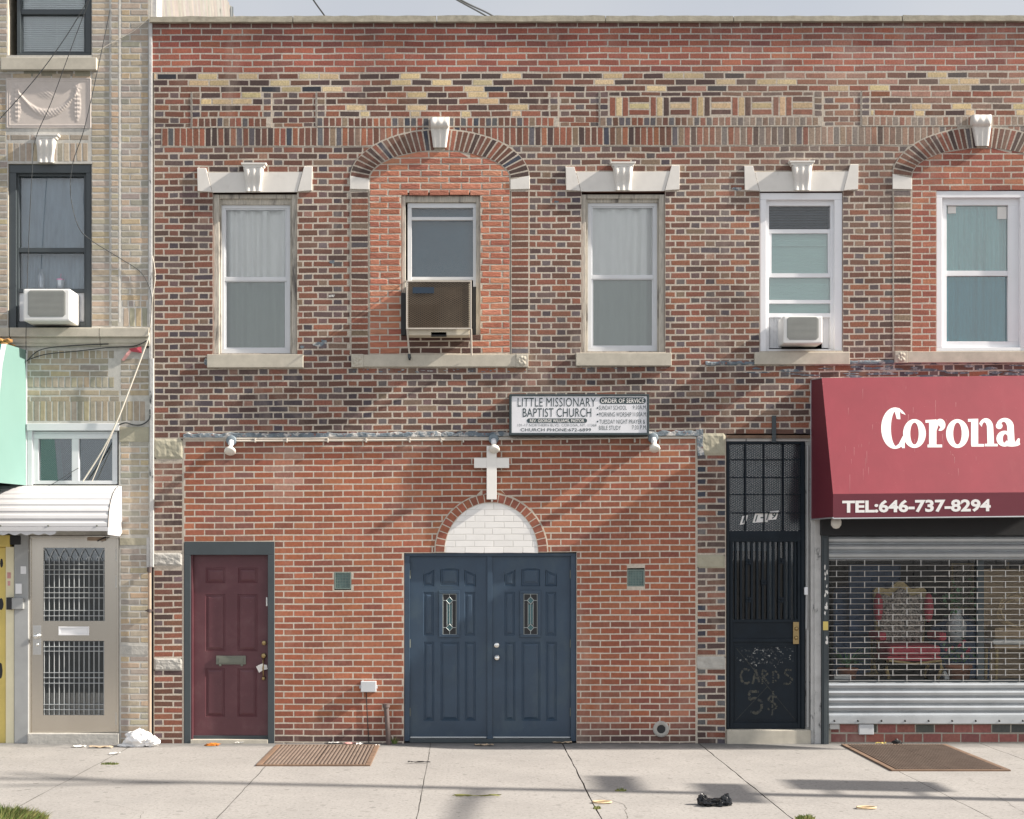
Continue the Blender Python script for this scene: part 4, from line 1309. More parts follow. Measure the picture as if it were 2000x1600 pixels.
def build_iron_door(b):
    f = MB()
    f.box(1418.5, 850, 1583, 856, -.1, .0, 1)
    f.box(1418.5, 856, 1583, 862, -.14, -.03, 2)
    f.box(1419, 863, 1425, 1424, -.10, -.02, 0, .003)
    f.box(1565, 863, 1572, 1424, -.10, -.02, 0, .003)
    f.box(1425, 1037, 1565, 1058, -.10, -.03, 0, .003)
    f.box(1425, 1048, 1565, 1051, -.03, -.022, 0)
    f.box(1425, 863, 1565, 867, -.10, -.03, 0, .003)
    fr = f.build('iron_door_frame', [M['black_iron'], M['rust'], M['flake_white']], b)
    # transom grate
    t = MB()
    for x in (1456, 1492.5, 1530): t.box(x - 1.3, 867, x + 1.3, 1037, -.055, -.04)
    for y in (898, 932.5, 966, 1002): t.box(1425, y - 1, 1565, y + 1, -.06, -.0405)
    t.build('transom_bars', M['black_iron'], fr)
    t = MB(); diamond_mesh(t, 1425, 867, 1565, 1037, -.062, 7.0, 3.35, .68)
    t.build('transom_mesh', M['black_iron'], fr)
    t = MB(); t.box(1425, 867, 1565, 1037, -.085, -.075)
    t.build('transom_pane', M['glass_trans'], fr)
    t = MB()
    for x0, x1, y0, y1 in ((1445, 1459, 1008, 1025), (1470, 1502, 1003, 1021), (1499, 1519, 999, 1016)):
        t.prism([(x0 + 5, y0), (x1 + 2, y0 - 1.5), (x1 - 3, y1 - 1.5), (x0, y1)], -.060, -.058)
    split_build(t, 'number_plate', M['letter'], fr)
    for s_, x0, x1, y0, y1 in (('1', 1449.5, 1456, 1009, 1022), ('1', 1474, 1480.5, 1006, 1019), ('-', 1485, 1491, 1010, 1012.5), ('1', 1496, 1502, 1003, 1016), ('9', 1507.5, 1516.5, 1000.5, 1013.5)):
        text_mesh(s_, x0, x1, y0, y1, -.0565, 'ink', fr, 'house_number', .02, .3)
    # leaf
    d = MB()
    d.box(1426, 1058, 1431.5, 1424, -.09, -.035, 0, .003); d.box(1558, 1058, 1564, 1424, -.09, -.035, 0, .003)
    d.box(1431.5, 1053.5, 1558, 1059, -.088, -.036, 0); d.box(1431.5, 1210, 1558, 1216, -.09, -.035, 0, .003)
    d.box(1431.5, 1248, 1558, 1254, -.09, -.033, 0, .003); d.box(1431.5, 1412, 1558, 1424, -.09, -.035, 0, .004)
    d.box(1431.5, 1216, 1558, 1248, -.09, -.05, 0); d.box(1431.5, 1254, 1558, 1412, -.09, -.055, 0)
    d.frame(1435, 1262, 1555, 1408, 2, -.055, -.049, 0, .001)
    d.box(1477, 1232, 1494, 1236, -.05, -.046, 0); d.box(1500, 1232, 1510, 1235, -.05, -.046, 0)
    leaf = d.build('iron_door', M['black_iron'], b)
    t = MB()
    for k in range(12):
        x = 1437 + k * 10.6
        t.box(x - 2, 1059, x + 2, 1210, -.07, -.05, 0, .002)
    t.build('door_bars', M['black_iron'], leaf)
    t = MB()
    for x, y in ((1462, 1098), (1526, 1096), (1492, 1138), (1462, 1172), (1525, 1172)):
        for k in range(4):
            a = .785 + k * 1.57
            t.lathe(V(x + 4 * math.cos(a), y + 4 * math.sin(a), -.047), (0, -1, 0), [(0, .017), (.008, .017), (.012, .008), (.013, 0)], 10)
    split_build(t, 'rosette', M['black_iron'], leaf)
    t = MB(); t.box(1431, 1059, 1559, 1211, -.088, -.08)
    t.build('door_glass', M['glass_shop'], leaf)
    t = MB(); t.box(1431, 1059, 1498, 1076, -.14, -.135); t.box(1498, 1059, 1512, 1211, -.14, -.135); t.box(1532, 1059, 1558, 1211, -.14, -.135)
    t.build('inner_lining', M['lining'], leaf)
    t = MB(); t.box(1549, 1215, 1560.5, 1258, -.034, -.028, 0, .002)
    t.lathe(V(1555.5, 1228, -.03), (0, -1, 0), [(0, .02), (.012, .021), (.02, .014), (.021, 0)], 16)
    t.lathe(V(1555, 1246, -.03), (0, -1, 0), [(0, .02), (.012, .021), (.02, .014), (.021, 0)], 16)
    t.build('lock_plate', M['brass'], leaf)
    # scraped paint, hand-painted words in a worn brush, scratches
    rng = random.Random(3); t = MB(); e = [0]
    def spot(x, y, a, c_):
        e[0] += 1
        t.poly([V(x + a * math.cos(q) * rng.uniform(.5, 1.2), y + c_ * math.sin(q) * rng.uniform(.5, 1.2), -.0536 + e[0] * 4e-6) for q in (0, 1, 2, 3, 4, 5, 5.8)][::-1])
    for k in range(150):
        y = rng.choice([rng.gauss(1270, 3.5), rng.gauss(1293, 4), rng.gauss(1281, 9)])
        x = rng.gauss(1492, 27)
        if 1438 < x < 1553 and 1263 < y < 1306: spot(x, y, rng.uniform(.5, 3.0), rng.uniform(.5, 2.6))
    t.build('scraped_paint', M['scuff'], leaf)['kind'] = 'stuff'
    t = MB()
    def brush(pts, w, keep=.9):
        for (x0, y0), (x1, y1) in zip(pts, pts[1:]):
            L = math.hypot(x1 - x0, y1 - y0); st = max(2, int(L / 1.6)); nx, ny = -(y1 - y0) / L, (x1 - x0) / L
            for k in range(st):
                if rng.random() > keep: continue
                e[0] += 1
                a, c_ = k / st, (k + 1.25) / st; u, v = w * rng.uniform(.55, 1.05), w * rng.uniform(.55, 1.05); o_ = rng.uniform(-.5, .5)
                A = (lerp(x0, x1, a) + nx * o_, lerp(y0, y1, a) + ny * o_); B_ = (lerp(x0, x1, c_) + nx * o_, lerp(y0, y1, c_) + ny * o_)
                t.poly([V(A[0] + nx * u, A[1] + ny * u, -.0534 + e[0] * 2e-6), V(B_[0] + nx * v, B_[1] + ny * v, -.0534 + e[0] * 2e-6), V(B_[0] - nx * v, B_[1] - ny * v, -.0534 + e[0] * 2e-6), V(A[0] - nx * u, A[1] - ny * u, -.0534 + e[0] * 2e-6)])
    def arc(cx, cy, a, b_, t0, t1, n=12): return [(cx + a * math.cos(lerp(t0, t1, k / n)), cy - b_ * math.sin(lerp(t0, t1, k / n))) for k in range(n + 1)]
    brush(arc(1457, 1321, 10, 14, .9, 5.4), 2.6, .85)
    t.build('painted_letter', M['graffiti'], leaf); t = MB()
    brush([(1470, 1336), (1476, 1308), (1483, 1334)], 2.4, .8); brush([(1472, 1325), (1481, 1324)], 2, .7)
    t.build('painted_letter', M['graffiti'], leaf); t = MB()
    brush([(1489, 1336), (1489, 1309), (1497, 1311), (1499, 1318), (1490, 1322), (1503, 1336)], 2.1, .6)
    t.build('painted_letter', M['graffiti'], leaf); t = MB()
    brush([(1510, 1334), (1510, 1310), (1519, 1314), (1521, 1324), (1511, 1334)], 2.0, .45)
    t.build('painted_letter', M['graffiti'], leaf); t = MB()
    brush([(1546, 1309), (1536, 1308), (1532, 1315), (1540, 1321), (1548, 1328), (1541, 1337), (1531, 1335)], 2.1, .45)
    t.build('painted_letter', M['graffiti'], leaf); t = MB()
    brush([(1482, 1351), (1463, 1351), (1464, 1367), (1474, 1363), (1487, 1370), (1488, 1384), (1478, 1394), (1466, 1390)], 2.9, .9)
    t.build('painted_letter', M['graffiti'], leaf); t = MB()
    brush([(1517, 1362), (1505, 1359), (1500, 1367), (1512, 1373), (1518, 1382), (1508, 1388), (1498, 1384)], 2.2, .75); brush([(1510, 1350), (1508, 1397)], 1.8, .75)
    t.build('painted_letter', M['graffiti'], leaf); t = MB()
    t = MB()
    def ln(x0, y0, x1, y1): t.poly([V(x0, y0 + .45, -.0528), V(x1, y1 + .45, -.0528), V(x1, y1 - .45, -.0528), V(x0, y0 - .45, -.0528)])
    ln(1438, 1266, 1552, 1405); ln(1438, 1406, 1500, 1340)
    t.build('scratch', M['graffiti'], leaf)
    room(1419, 863, 1572, 1424, -.14, fr, 1.0, m='dark')
    s = MB(); s.box(1420, 1426, 1584, 1456, -.25, .05, 0, .012)
    s.build('doorstep', M['stone'], b)
    # peeling timber post and dark shutter post between the doors
    s = MB(); s.box(1583.5, 1012, 1591, 1456, -.1, .015, 0, .004); s.box(1591, 1012, 1604, 1456, -.1, .04, 0, .006)
    s.box(1573, 862, 1583, 1424, -.12, -.045, 0, .003)
    s.build('peeling_post', M['flake_white'], b)

def build_shopfront(b):
    p = MB()
    p.box(1606, 1046, 1619, 1456, -.08, .075, 0, .004); p.box(1609, 1050, 1615, 1454, .075, .088, 0, .003)
    post = p.build('shutter_post', M['slate'], b)
    t = MB(); t.box(1607.5, 1214, 1617.5, 1231, .088, .090); t.build('yellow_tape', M['yellow'], post)
    t = MB(); rng = random.Random(8)
    for y0, y1 in ((1098, 1132), (1135, 1164), (1178, 1205), (1246, 1256)):
        for k in range(5):
            x, y = rng.uniform(1611, 1616), rng.uniform(y0, y1)
            t.poly([V(x + rng.uniform(.8, 2.3) * math.cos(q), y + rng.uniform(2, 6) * math.sin(q), .0895 + k * 1e-5) for q in (0, 1, 2, 3, 4, 5, 5.8)][::-1])
    split_build(t, 'torn_sticker', M['paper'], post)
    h = MB(); h.box(1604, 1010, RIGHT, 1046, -.1, .10, 0, .006)
    h.build('shutter_housing', M['black'], b)
    sh = MB()
    def slat(y0, y1, p, m=0):
        prof = [(0, 0), (.06, .004), (.16, .020), (.40, .026), (.70, .020), (.86, .004), (.93, -.006), (1, -.006)]
        rows = [[V(1619, lerp(y0, y1, t_), p + d), V(RIGHT, lerp(y0, y1, t_) - 1.0, p + d)] for t_, d in prof]
        for A, B in zip(rows, rows[1:]): sh.poly([B[0], B[1], A[1], A[0]], None, m)
    for y0, y1 in ((1047, 1062), (1062, 1077), (1077, 1092)): slat(y0, y1, .02)
    shut = sh.build('shutter_slats', M['galv'], b)
    sh = MB()
    for k in range(5): slat(1333 + k * 14.6, 1347.6 + k * 14.6, .02)
    a, c = V(1619, 1406, .045), V(RIGHT, 1406, .045)
    sh.wbox((a[0], -.02, Z(1414, .05)), (c[0], -.05, Z(1398, .05)), 0, .004)
    for k in range(14):
        sh.lathe(V(1630 + k * 46, 1408, .05), (0, -1, 0), [(0, .012), (.005, .011), (.008, 0)], 8, 1)
    sh.build('bottom_slats', [M['galv'], M['black']], shut)
    g = MB()
    n = 23
    for k in range(n):
        y = lerp(1094, 1330, k / (n - 1))
        g.tube([V(1619, y, .03), V(1800, y - .6, .03), V(RIGHT, y - 1.6, .03)], .0036, 6)
    for k in range(n - 1):
        y0, y1 = lerp(1094, 1330, k / (n - 1)), lerp(1094, 1330, (k + 1) / (n - 1))
        x = 1634 + (27.5 if k % 2 else 0)
        while x < RIGHT - 60:
            g.box(x - .8, y0 - .8, x + .8, y1 + .8, .025, .036); x += 55
    g.build('shutter_grille', M['grille_metal'], shut)
    g = MB(); g.box(1619, 1092, RIGHT, 1334, -.105, -.10)
    g.build('shop_pane', M['glass_shop'], shut)
    g = MB()
    for x in (1909, 2210): g.box(x, 1092, x + 13, 1334, -.11, -.06, 0, .003)
    g.box(1619, 1328, 1909, 1334, -.11, -.06, 0); g.box(1922, 1328, 2210, 1334, -.11, -.06, 0)
    split_build(g, 'glazing_bar', M['slate'], shut)
    # stall riser of larger red bricks
    w = MB()
    cells(w, 1604, 1411, RIGHT, 1475, [], .0, col=(.30, .28, .24))
    def rcol(x, y, k, wd): return jit(pick([((.23, .088, .075), 6), ((.19, .075, .066), 4), ((.07, .075, .07), 1.6), ((.33, .28, .22), .5)]), .12)
    for i, y in enumerate((1405, 1423, 1441.5, 1460)):
        lay(w, y, 15.6, [((1622, 1622), (RIGHT, RIGHT))], [37.2], 1620 - (18 if i % 2 else 4), rcol, 0, j=2.6, mp=V)
    w.build('stall_riser', [M['brick_smooth']], b)
    w = MB(); w.box(1678, 1415, 1707, 1435, 0, .04, 0, .006); w.box(1620, 1414, 1640, 1425, 0, .03, 1, .01)
    split_build(w, 'riser_box', [M['concrete_box'], M['flake_white']], b)
    # display floor and back of the shop window
    r = MB()
    a = V(1606, 1046, 0); c = V(RIGHT, 1411, 0); y1 = 1.7
    fz = Z(1336, -.1)
    r.poly([(a[0], .0, fz), (c[0], .0, fz), (c[0], y1, fz), (a[0], y1, fz)], m=1)
    r.poly([(a[0], y1, fz), (c[0], y1, fz), (c[0], y1, 2.4), (a[0], y1, 2.4)])
    r.poly([(a[0], 0, fz), (a[0], y1, fz), (a[0], y1, 2.4), (a[0], 0, 2.4)])
    r.poly([(c[0], 0, fz), (c[0], y1, fz), (c[0], y1, 2.4), (c[0], 0, 2.4)])
    r.poly([(a[0], .1, 2.4), (c[0], .1, 2.4), (c[0], y1, 2.4), (a[0], y1, 2.4)])
    r.build('shop_room', [M['room'], M['floor_shop']], b)
    return fz

def build_details(b):
    # old scraped lintel ledge over the church front
    l = MB(); rng = random.Random(2)
    n = 110
    top = []; bot = []
    for k in range(n + 1):
        x = lerp(358, 1366, k / n)
        top.append((x, 844.5 + rng.uniform(-2.2, 1.8) - .004 * (x - 860))); bot.append((x, 853.5 + rng.uniform(-.8, .8) - .004 * (x - 860)))
    rows = [[V(x, y, 0) for x, y in top], [V(x, y + 1.5, .012 + rng.uniform(0, .006)) for x, y in top], [V(x, y - 1, .016 + rng.uniform(0, .006)) for x, y in bot], [V(x, y, 0) for x, y in bot]]
    l.grid(rows, 0, False)
    l.prism([(1359, 838), (1374, 838), (1373, 866), (1376, 889), (1363, 891), (1361, 860)][::-1], -.01, .012, 0, .004)
    l.build('paint_ledge', M['flake'], b)
    l = MB(); l.box(360, 853.5, 1360, 857, 0, .012, 0, .003)
    l.build('mortar_fillet', M['conduit'], b)
    for x0, y0, x1, y1, m_ in ((301.5, 857, 357, 896.5, 'pier_stone'), (300.5, 1080, 356, 1105, 'grey_stone'), (300.5, 1286, 356, 1310, 'grey_stone'),
                            (1362, 846, 1417, 890, 'pier_stone'), (1362, 1084, 1416, 1110, 'pier_stone'), (1361.5, 1282.5, 1417, 1308, 'grey_stone')):
        s = MB(); nx, ny = 14, 8
        rows = []
        for j in range(ny + 1):
            row = []
            for i in range(nx + 1):
                e = min(i, nx - i, j, ny - j)
                row.append(V(lerp(x0, x1, i / nx), lerp(y0, y1, j / ny), (.0 if e == 0 else .010 + .006 * noise.noise(Vector((i * .5 + x0, j * .6 + y0, 0))))))
            rows.append(row)
        s.grid(rows, 0, False)
        s.build('pier_stone_block', M[m_], b)
    for (x0, y0, x1, y1) in ((653, 1117, 686, 1151), (1225, 1112, 1259, 1146)):
        s = MB(); s.frame(x0 + .5, y0 + .5, x1 - .5, y1 - .5, 2.2, -.03, .002, 0)
        v = s.build('glass_block_vent', M['gblock_line'], b)
        s = MB(); s.box(x0 + 2.7, y0 + 2.7, x1 - 2.7, y1 - 2.7, -.04, -.012); s.build('glass_block', M['gblock'], v)
        s = MB()
        for k in range(1, 6):
            t_ = k / 6
            s.box(lerp(x0, x1, t_) - .35, y0 + 2.7, lerp(x0, x1, t_) + .35, y1 - 2.7, -.012, -.008)
            s.box(x0 + 2.7, lerp(y0, y1, t_) - .35, x1 - 2.7, lerp(y0, y1, t_) + .35, -.012, -.0085)
        s.build('block_grid', M['gblock_line'], v)
    # black steel hanger over the iron door, grey paint daubs, scuffed soot band under the right sills
    s = MB(); s.box(1508, 812, 1516, 864, 0, .02, 0, .002); s.build('steel_hanger', M['slate'], b)
    s = MB(); rng = random.Random(9)
    def daub(x, y, a, c_, k):
        s.poly([V(x + a * rng.uniform(.5, 1.1) * math.cos(q), y + warp(x, y) + c_ * rng.uniform(.5, 1.1) * math.sin(q), .0022 + k * 2e-5) for q in (0, .8, 1.6, 2.4, 3.2, 4, 4.8, 5.6)][::-1])
    k = 0
    for x, y, a, c_ in ((622, 671, 14, 6), (633, 666, 9, 5), (648, 511, 8, 5), (648, 577, 9, 4), (402, 703, 4, 9), (590, 676, 5, 4), (698, 643, 5, 4), (704, 679, 9, 4), (1087, 395, 6, 3), (692, 505, 4, 3), (1440, 370, 12, 4)):
        daub(x, y, a, c_, k); k += 1
    for x in range(690, 1040, 9): 
        if rng.random() < .55: daub(x + rng.uniform(-3, 3), 724 + rng.uniform(-3, 3), rng.uniform(2, 6), rng.uniform(.6, 1.8), k); k += 1
    for x in range(1095, 1320, 9):
        if rng.random() < .5: daub(x + rng.uniform(-3, 3), 722 + rng.uniform(-3, 3), rng.uniform(2, 6), rng.uniform(.6, 1.6), k); k += 1
    split_build(s, 'paint_daub', M['flake'], b)
    s = MB(); n = 90
    rows = [[V(lerp(1378, RIGHT, i / n), yy + rng.uniform(-1.2, 1.2) - (.007 * (lerp(1378, RIGHT, i / n) - 1400)), pp) for i in range(n + 1)] for yy, pp in ((706, .001), (708.5, .014), (712, .014), (714.5, .001))]
    s.grid(rows, 0, False)
    for i in range(60):
        x = rng.uniform(1470, RIGHT - 40); y = rng.uniform(718, 738) - .007 * (x - 1400)
        a, c_ = rng.uniform(8, 34), rng.uniform(1.2, 3.2)
        s.poly([V(x + a * rng.uniform(.6, 1.1) * math.cos(q), y + c_ * rng.uniform(.6, 1.1) * math.sin(q), .002 + i * 2e-5) for q in (0, .5, 1.1, 1.7, 2.3, 3, 3.7, 4.4, 5, 5.7)][::-1])
    s.build('old_sign_band', M['flake'], b)
    # round drain outlet
    s = MB(); c = V(1291, 1424, .0)
    prof = [(0, .088), (.016, .088), (.022, .080), (.022, .052), (.016, .046)]
    s.lathe(c, (0, -1, 0), prof, 28); 
    dr = s.build('drain_outlet', M['grey_stone'], b)
    s = MB(); s.lathe((c[0], c[1], c[2]), (0, -1, 0), [(.014, .048), (.0141, 0)], 20); s.build('drain_hole', M['black'], dr)
    # back shell and roof so the building has depth
    s = MB()
    z1 = Z(46); xa, xb = X(296), X(RIGHT); yb = 9.0
    s.poly([(xa, 0.0, -.2), (xa, yb, -.2), (xa, yb, z1), (xa, 0.0, z1)]); s.poly([(xb, .0, -.2), (xb, yb, -.2), (xb, yb, z1), (xb, .0, z1)])
    s.poly([(xa, yb, -.2), (xb, yb, -.2), (xb, yb, z1), (xa, yb, z1)])
    s.poly([(xa, .35, z1 - .15), (xb, .35, z1 - .15), (xb, yb, z1 - .15), (xa, yb, z1 - .15)])
    s.poly([(xa, .35, z1 - .15), (xb, .35, z1 - .15), (xb, .35, z1 + .06), (xa, .35, z1 + .06)])
    s.build('rear_shell', M['curb'], b)

B = thing('brick_building', 'long two-storey red brick building with patterned frieze, church doors and a shop', 'building')
build_main_wall(B); build_infill_front(B); build_rock_infill(B); build_windows(B)
build_maroon_door(B); build_blue_doors(B); build_iron_door(B)
SHOP_Z = build_shopfront(B); build_details(B)
# ------------------------------------------------------------ cream brick building on the left
LEFT = -420
def build_cream(b):
    w = MB(); mo = (.47, .46, .425)
    WU = (15, -40, 179, 108); WL = (16, 320, 179, 641); TR = (52, 840, 232, 948); DR = (52, 1045, 233, 1450); SH = (LEFT + 60, 1040, 28, 1475)
    PN = (12, 152, 178, 250)
    top = -330
    holes = [WU, WL, TR, DR, SH, (LEFT + 40, 676, 20, 1040)]
    cells(w, LEFT, top, 233, 1475, holes, 0, col=mo, sub=140)
    for h in (WU, WL): reveal(w, h, 0, .3, col=(.44, .40, .32))
    for h in (TR, DR): reveal(w, h, 0, .3, col=(.44, .42, .37))
    PR = .010
    cells(w, 216, top, 291, 641, [], PR, col=mo, sub=140)
    cells(w, 233, 676, 296, 1475, [], 0, col=mo, sub=140)
    cells(w, 284, top, 296, 680, [], 0, col=mo, sub=140)
    w.poly([V(216, top, 0), V(216, top, PR), V(216, 641, PR), V(216, 641, 0)], mo)
    w.poly([V(291, top, 0), V(291, top, PR), V(291, 641, PR), V(291, 641, 0)], mo)
    def cc(x, y, k, wd):
        c = pick([((.41, .345, .262), 4), ((.385, .335, .268), 4), ((.345, .312, .262), 2.5), ((.44, .352, .24), 1.3), ((.305, .278, .235), 1.4)])
        c = jit(c, .10)
        if 676 < y < 830: c = mixv(c, (.24, .225, .165), RNG.uniform(.1, .6))
        return c
    y = top + 8; i = 0
    HB = dict(h=.0016, ins=.9, tilt=.0012, jy=.55, mp=V)
    while y < 1462:
        if y < 638:
            hs = [(h[0] - 1, h[1] - 3, h[2], h[3] + (26 if h is WU else 3)) for h in (WU, WL)] + [PN, (12, 262, 178, 318)]
            sp = sub_spans([(LEFT, 214)], y - 4.7, y + 4.7, hs)
            lay(w, y, 9.5, sp, [38.6], 178 - (19 if i % 2 else 0) * 0, cc, 0, j=2.6, **HB)
            lay(w, y, 9.5, [((217, 217), (232, 232))], [15], 217, cc, PR, j=1.5, **HB)
            if y < 585 or y > 700:
                lay(w, y, 9.5, [((236, 236), (290, 290))], [38.6, 17] if i % 2 else [18, 38.6], 236, cc, PR, j=2.6, **HB)
        elif y > 700:
            if not (829 < y < 866) and not (1050 < y < 1066) and not (1260 < y < 1280) and not (778 < y < 828):
                lay(w, y, 9.5, [((235, 235), (291, 291))], [38.6, 18] if i % 2 else [18, 38.6], 235, cc, 0, j=2.6, **HB)
            if y > 700 and y < 736 or 760 < y < 780:
                lay(w, y, 9.5, [((53, 53), (212 if y < 736 else 233, 212 if y < 736 else 233))], [38.6], 40 - (19 if i % 2 else 0), cc, -.0, j=2.6, **HB)
        y += 12.38; i += 1
    # soldiers
    def soldiers(x0, x1, y0, y1, p, st=12.2):
        x = x0
        while x < x1 - 6:
            brick(w, [(x + 1.2, y0), (x + st - 1.3, y0), (x + st - 1.3, y1), (x + 1.2, y1)], p, cc(x, (y0 + y1) / 2, 0, 0), h=.0016, ins=.9, jy=.5, mp=V); x += st
    soldiers(14, 178, 280, 315, 0); soldiers(53, 222, 685, 700, 0); soldiers(53, 222, 737, 757, .001); soldiers(53, 290, 784, 822, 0)
    soldiers(240, 290, 602, 638, PR); soldiers(238, 290, 588, 599, PR)
    lay(w, 268.5, 9.5, [((13, 13), (178, 178))], [38.6], 20, cc, 0, j=2.6, **HB)
    for k, x in enumerate(range(46, 178, 33)):
        brick(w, [(x + 1, 139), (x + 31, 139), (x + 31, 149), (x + 1, 149)], 0, jit((.24, .225, .18), .1), h=.0016, mp=V)
    for y0 in range(top, 660, 120):
        w.box(232.3, y0, 235, min(y0 + 120, 590), 0, PR + .0018, 0, col=(.60, .59, .55))
    w.build('cream_brick_wall', [M['cream_brick']], b)
    # plastered blocks in the door pier
    s = MB(); s.box(233.5, 834, 291, 863, 0, .006, 0, .003); s.box(233.5, 1051, 289, 1065, 0, .006, 0, .003); s.box(233, 1261, 290, 1279, 0, .006, 1, .003)
    split_build(s, 'plaster_block', [M['pier_stone'], M['grey_stone']], b)
    # party joint: pale downpipe strip
    s = MB(); s.box(290.5, 42, 297, 700, 0, .022, 0, .006); s.box(292, 700, 300, 1108, 0, .028, 0, .006)
    s.box(286, 1050, 292, 1108, 0, .012, 0, .003)
    s.build('party_strip', M['flake_white'], b)
    # upper window
    f = MB()
    f.frame(33, -40, 178, 108, (7, 7, 11, 5), -.16, -.06, 0, .004)
    f.box(40, 18, 167, 28, -.16, -.075, 0, .003); f.frame(40, 28, 167, 103, (3, 0, 3, 2), -.16, -.085, 0, .002)
    win = f.build('window', M['slate_win'], b)
    pane(43, -33, 164, 18, -.12, win, 'glass', 'upper_pane'); pane(43, 28, 164, 101, -.11, win)
    bl = MB(); y = -34
    while y < 100:
        bl.box(41, y, 166, y + 3.0, -.155, -.14, 0); y += 4.1
    for x in (60, 111, 150): bl.box(x - .4, -34, x + .4, 100, -.14, -.138)
    bl.build('venetian_blind', M['blind'], win)
    room(16, -40, 178, 108, -.2, win)
    sill(b, 1, 112, 188, 136, p=.05)
    # terracotta relief panel: frame, swag between two hanging drops
    r = MB(); nx, ny = 110, 66
    x0, y0, x1, y1 = 12, 152, 178, 251
    def gs(dx, dy, s): return math.exp(-(dx * dx + dy * dy) / (s * s))
    rows = []
    for j in range(ny + 1):
        row = []
        for i in range(nx + 1):
            u, v = i / nx, j / ny
            px, py = lerp(x0, x1, u), lerp(y0, y1, v)
            e = min(px - x0, x1 - px, py - y0, y1 - py)
            h = .022 if e < 3 else (.006 if e < 6 else (.014 if e < 7.5 else .004))
            if e <= .01: h = 0
            # swag: a sagging garland
            sx = (px - 93) / 52
            if abs(sx) < 1.1:
                yc = 222 - 34 * sx * sx
                th = 9 * (1 - .5 * abs(sx))
                d = abs(py - yc) / th
                if d < 1: h += .022 * math.sqrt(1 - d * d) * (1 + .35 * math.sin(px * .9) * math.sin(py * .8))
            for cx in (33, 150):
                d = math.hypot((px - cx) / 7.5, (py - 205) / 34)
                if d < 1: h += .018 * math.sqrt(1 - d * d) * (1 + .4 * math.sin(py * .75) + .3 * math.sin(px * 1.3))
                d = math.hypot(px - cx, py - 172)
                if d < 10: h += .02 * (1 - d / 10) * (1 + .5 * math.cos(math.atan2(py - 172, px - cx) * 6))
            d = math.hypot((px - 93) / 24, (py - 182) / 13)
            if d < 1: h += .016 * (1 - d) * (1 + .5 * math.sin(px * .8) * math.cos(py))
            row.append(V(px, py, h * .38))
        rows.append(row)
    r.grid(rows, 0, True)
    r.build('relief_panel', M['relief'], b)
    keystone(b, 89, 261, 317)
    # lower window
    f = MB()
    f.frame(16.5, 321, 178, 641, (15, 17, 10, 0), -.14, -.02, 0, .005)
    f.frame(31.5, 338, 168, 641, (5, 6, 4, 12), -.16, -.055, 0, .003)
    f.box(36.5, 484, 164, 493, -.15, -.06, 0, .003)
    f.box(36.5, 564, 164, 572, -.15, -.062, 0, .003)
    win = f.build('window', M['slate_win'], b)
    pane(36, 343, 165, 484, -.10, win, 'glass', 'upper_pane'); pane(38, 493, 164, 565, -.095, win)
    curtain(32, 338, 168, 500, -.17, win, 'curtain_blue', 3, .008, 4)
    curtain(32, 485, 100, 640, -.20, win, 'curtain_blue', 5, .018, 6); curtain(100, 485, 168, 640, -.20, win, 'curtain_blue', 4, .018, 7)
    s = MB()
    s.box(141, 572, 164, 628, -.11, -.10)
    for k in range(12): s.box(141 + k * 1.95, 572, 142.6 + k * 1.95, 628, -.10, -.078 - .006 * (k % 2))
    s.build('accordion_panel', M['vinyl'], win); s = MB()
    s.box(38, 572, 48, 628, -.10, -.08)
    s.build('accordion_panel', M['vinyl'], win)
    room(17, 321, 178, 640, -.24, win)
    # moulded stone band under the window
    s = MB()
    for xa, xb in ((LEFT, 17), (19, 193), (194.2, 290)):
        a, c = V(xa, 640, .09), V(xb, 640, .09)
        prof = [(640, -.06), (640, .085), (641, .09), (657, .09), (658, .085), (658.5, .055), (664, .058), (669, .05), (672, .035), (676, .03), (676.5, 0)]
        rows = [[(a[0], -p, Z(y, p)), (c[0], -p, Z(y, p))] for y, p in prof]
        for A, Bq in zip(rows, rows[1:]): s.poly([Bq[0], Bq[1], A[1], A[0]])
        for e in (0, 1):
            s.poly([q[e] for q in rows])
    s.build('sill_band', M['stone'], b)
    # transom window with wired glass
    f = MB()
    f.box(52, 827, 232, 841, -.05, .03, 0, .004)
    f.box(53, 841, 63, 948, -.10, .01, 0, .003); f.box(63, 843, 229, 848, -.12, -.02, 0)
    f.frame(64, 848, 229, 946, (11, 9, 10, 7), -.12, -.01, 0, .004)
    f.box(140, 857, 154, 939, -.12, -.012, 0, .004)
    tr = f.build('transom_window', M['alu'], b)
    pane(75, 857, 140, 939, -.05, tr, 'glass_dark'); pane(154, 857, 219, 939, -.05, tr, 'glass_dark')
    g = MB(); diamond_mesh(g, 75, 857, 140, 939, -.056, 4.2, 4.2, .22); diamond_mesh(g, 154, 857, 219, 939, -.056, 4.2, 4.2, .22)
    g.build('wire_mesh', M['lead'], tr)
    g = MB(); g.prism([(70, 850), (116, 850), (124, 946), (70, 946)][::-1], -.30, -.29)  # teal sheet behind the left pane, standing in for a reflection
    g.build('teal_reflection', M['teal'], tr)
    room(53, 841, 231, 946, -.12, tr)
    # steel door
    f = MB()
    f.box(28, 1042, 55, 1452, -.10, .006, 1, .003)
    f.frame(55, 1046, 232, 1434, (6, 6, 5, 0), -.12, -.03, 0, .003)
    fr = f.build('steel_door_frame', [M['steel'], M['grey_post']], b)
    d = MB()
    G1, G2, MS = (85, 1070, 204.5, 1213), (84.5, 1252, 203.5, 1397), (114, 1224, 174, 1241)
    p = -.045
    cells(d, 61, 1052, 227, 1431, [G1, G2, MS], p)
    for h in (G1, G2): reveal(d, h, p, .045 + .03)
    for x0, x1 in ((82.5, 84), (205.5, 207)):
        pass
    sd = d.build('steel_door', M['steel'], b)
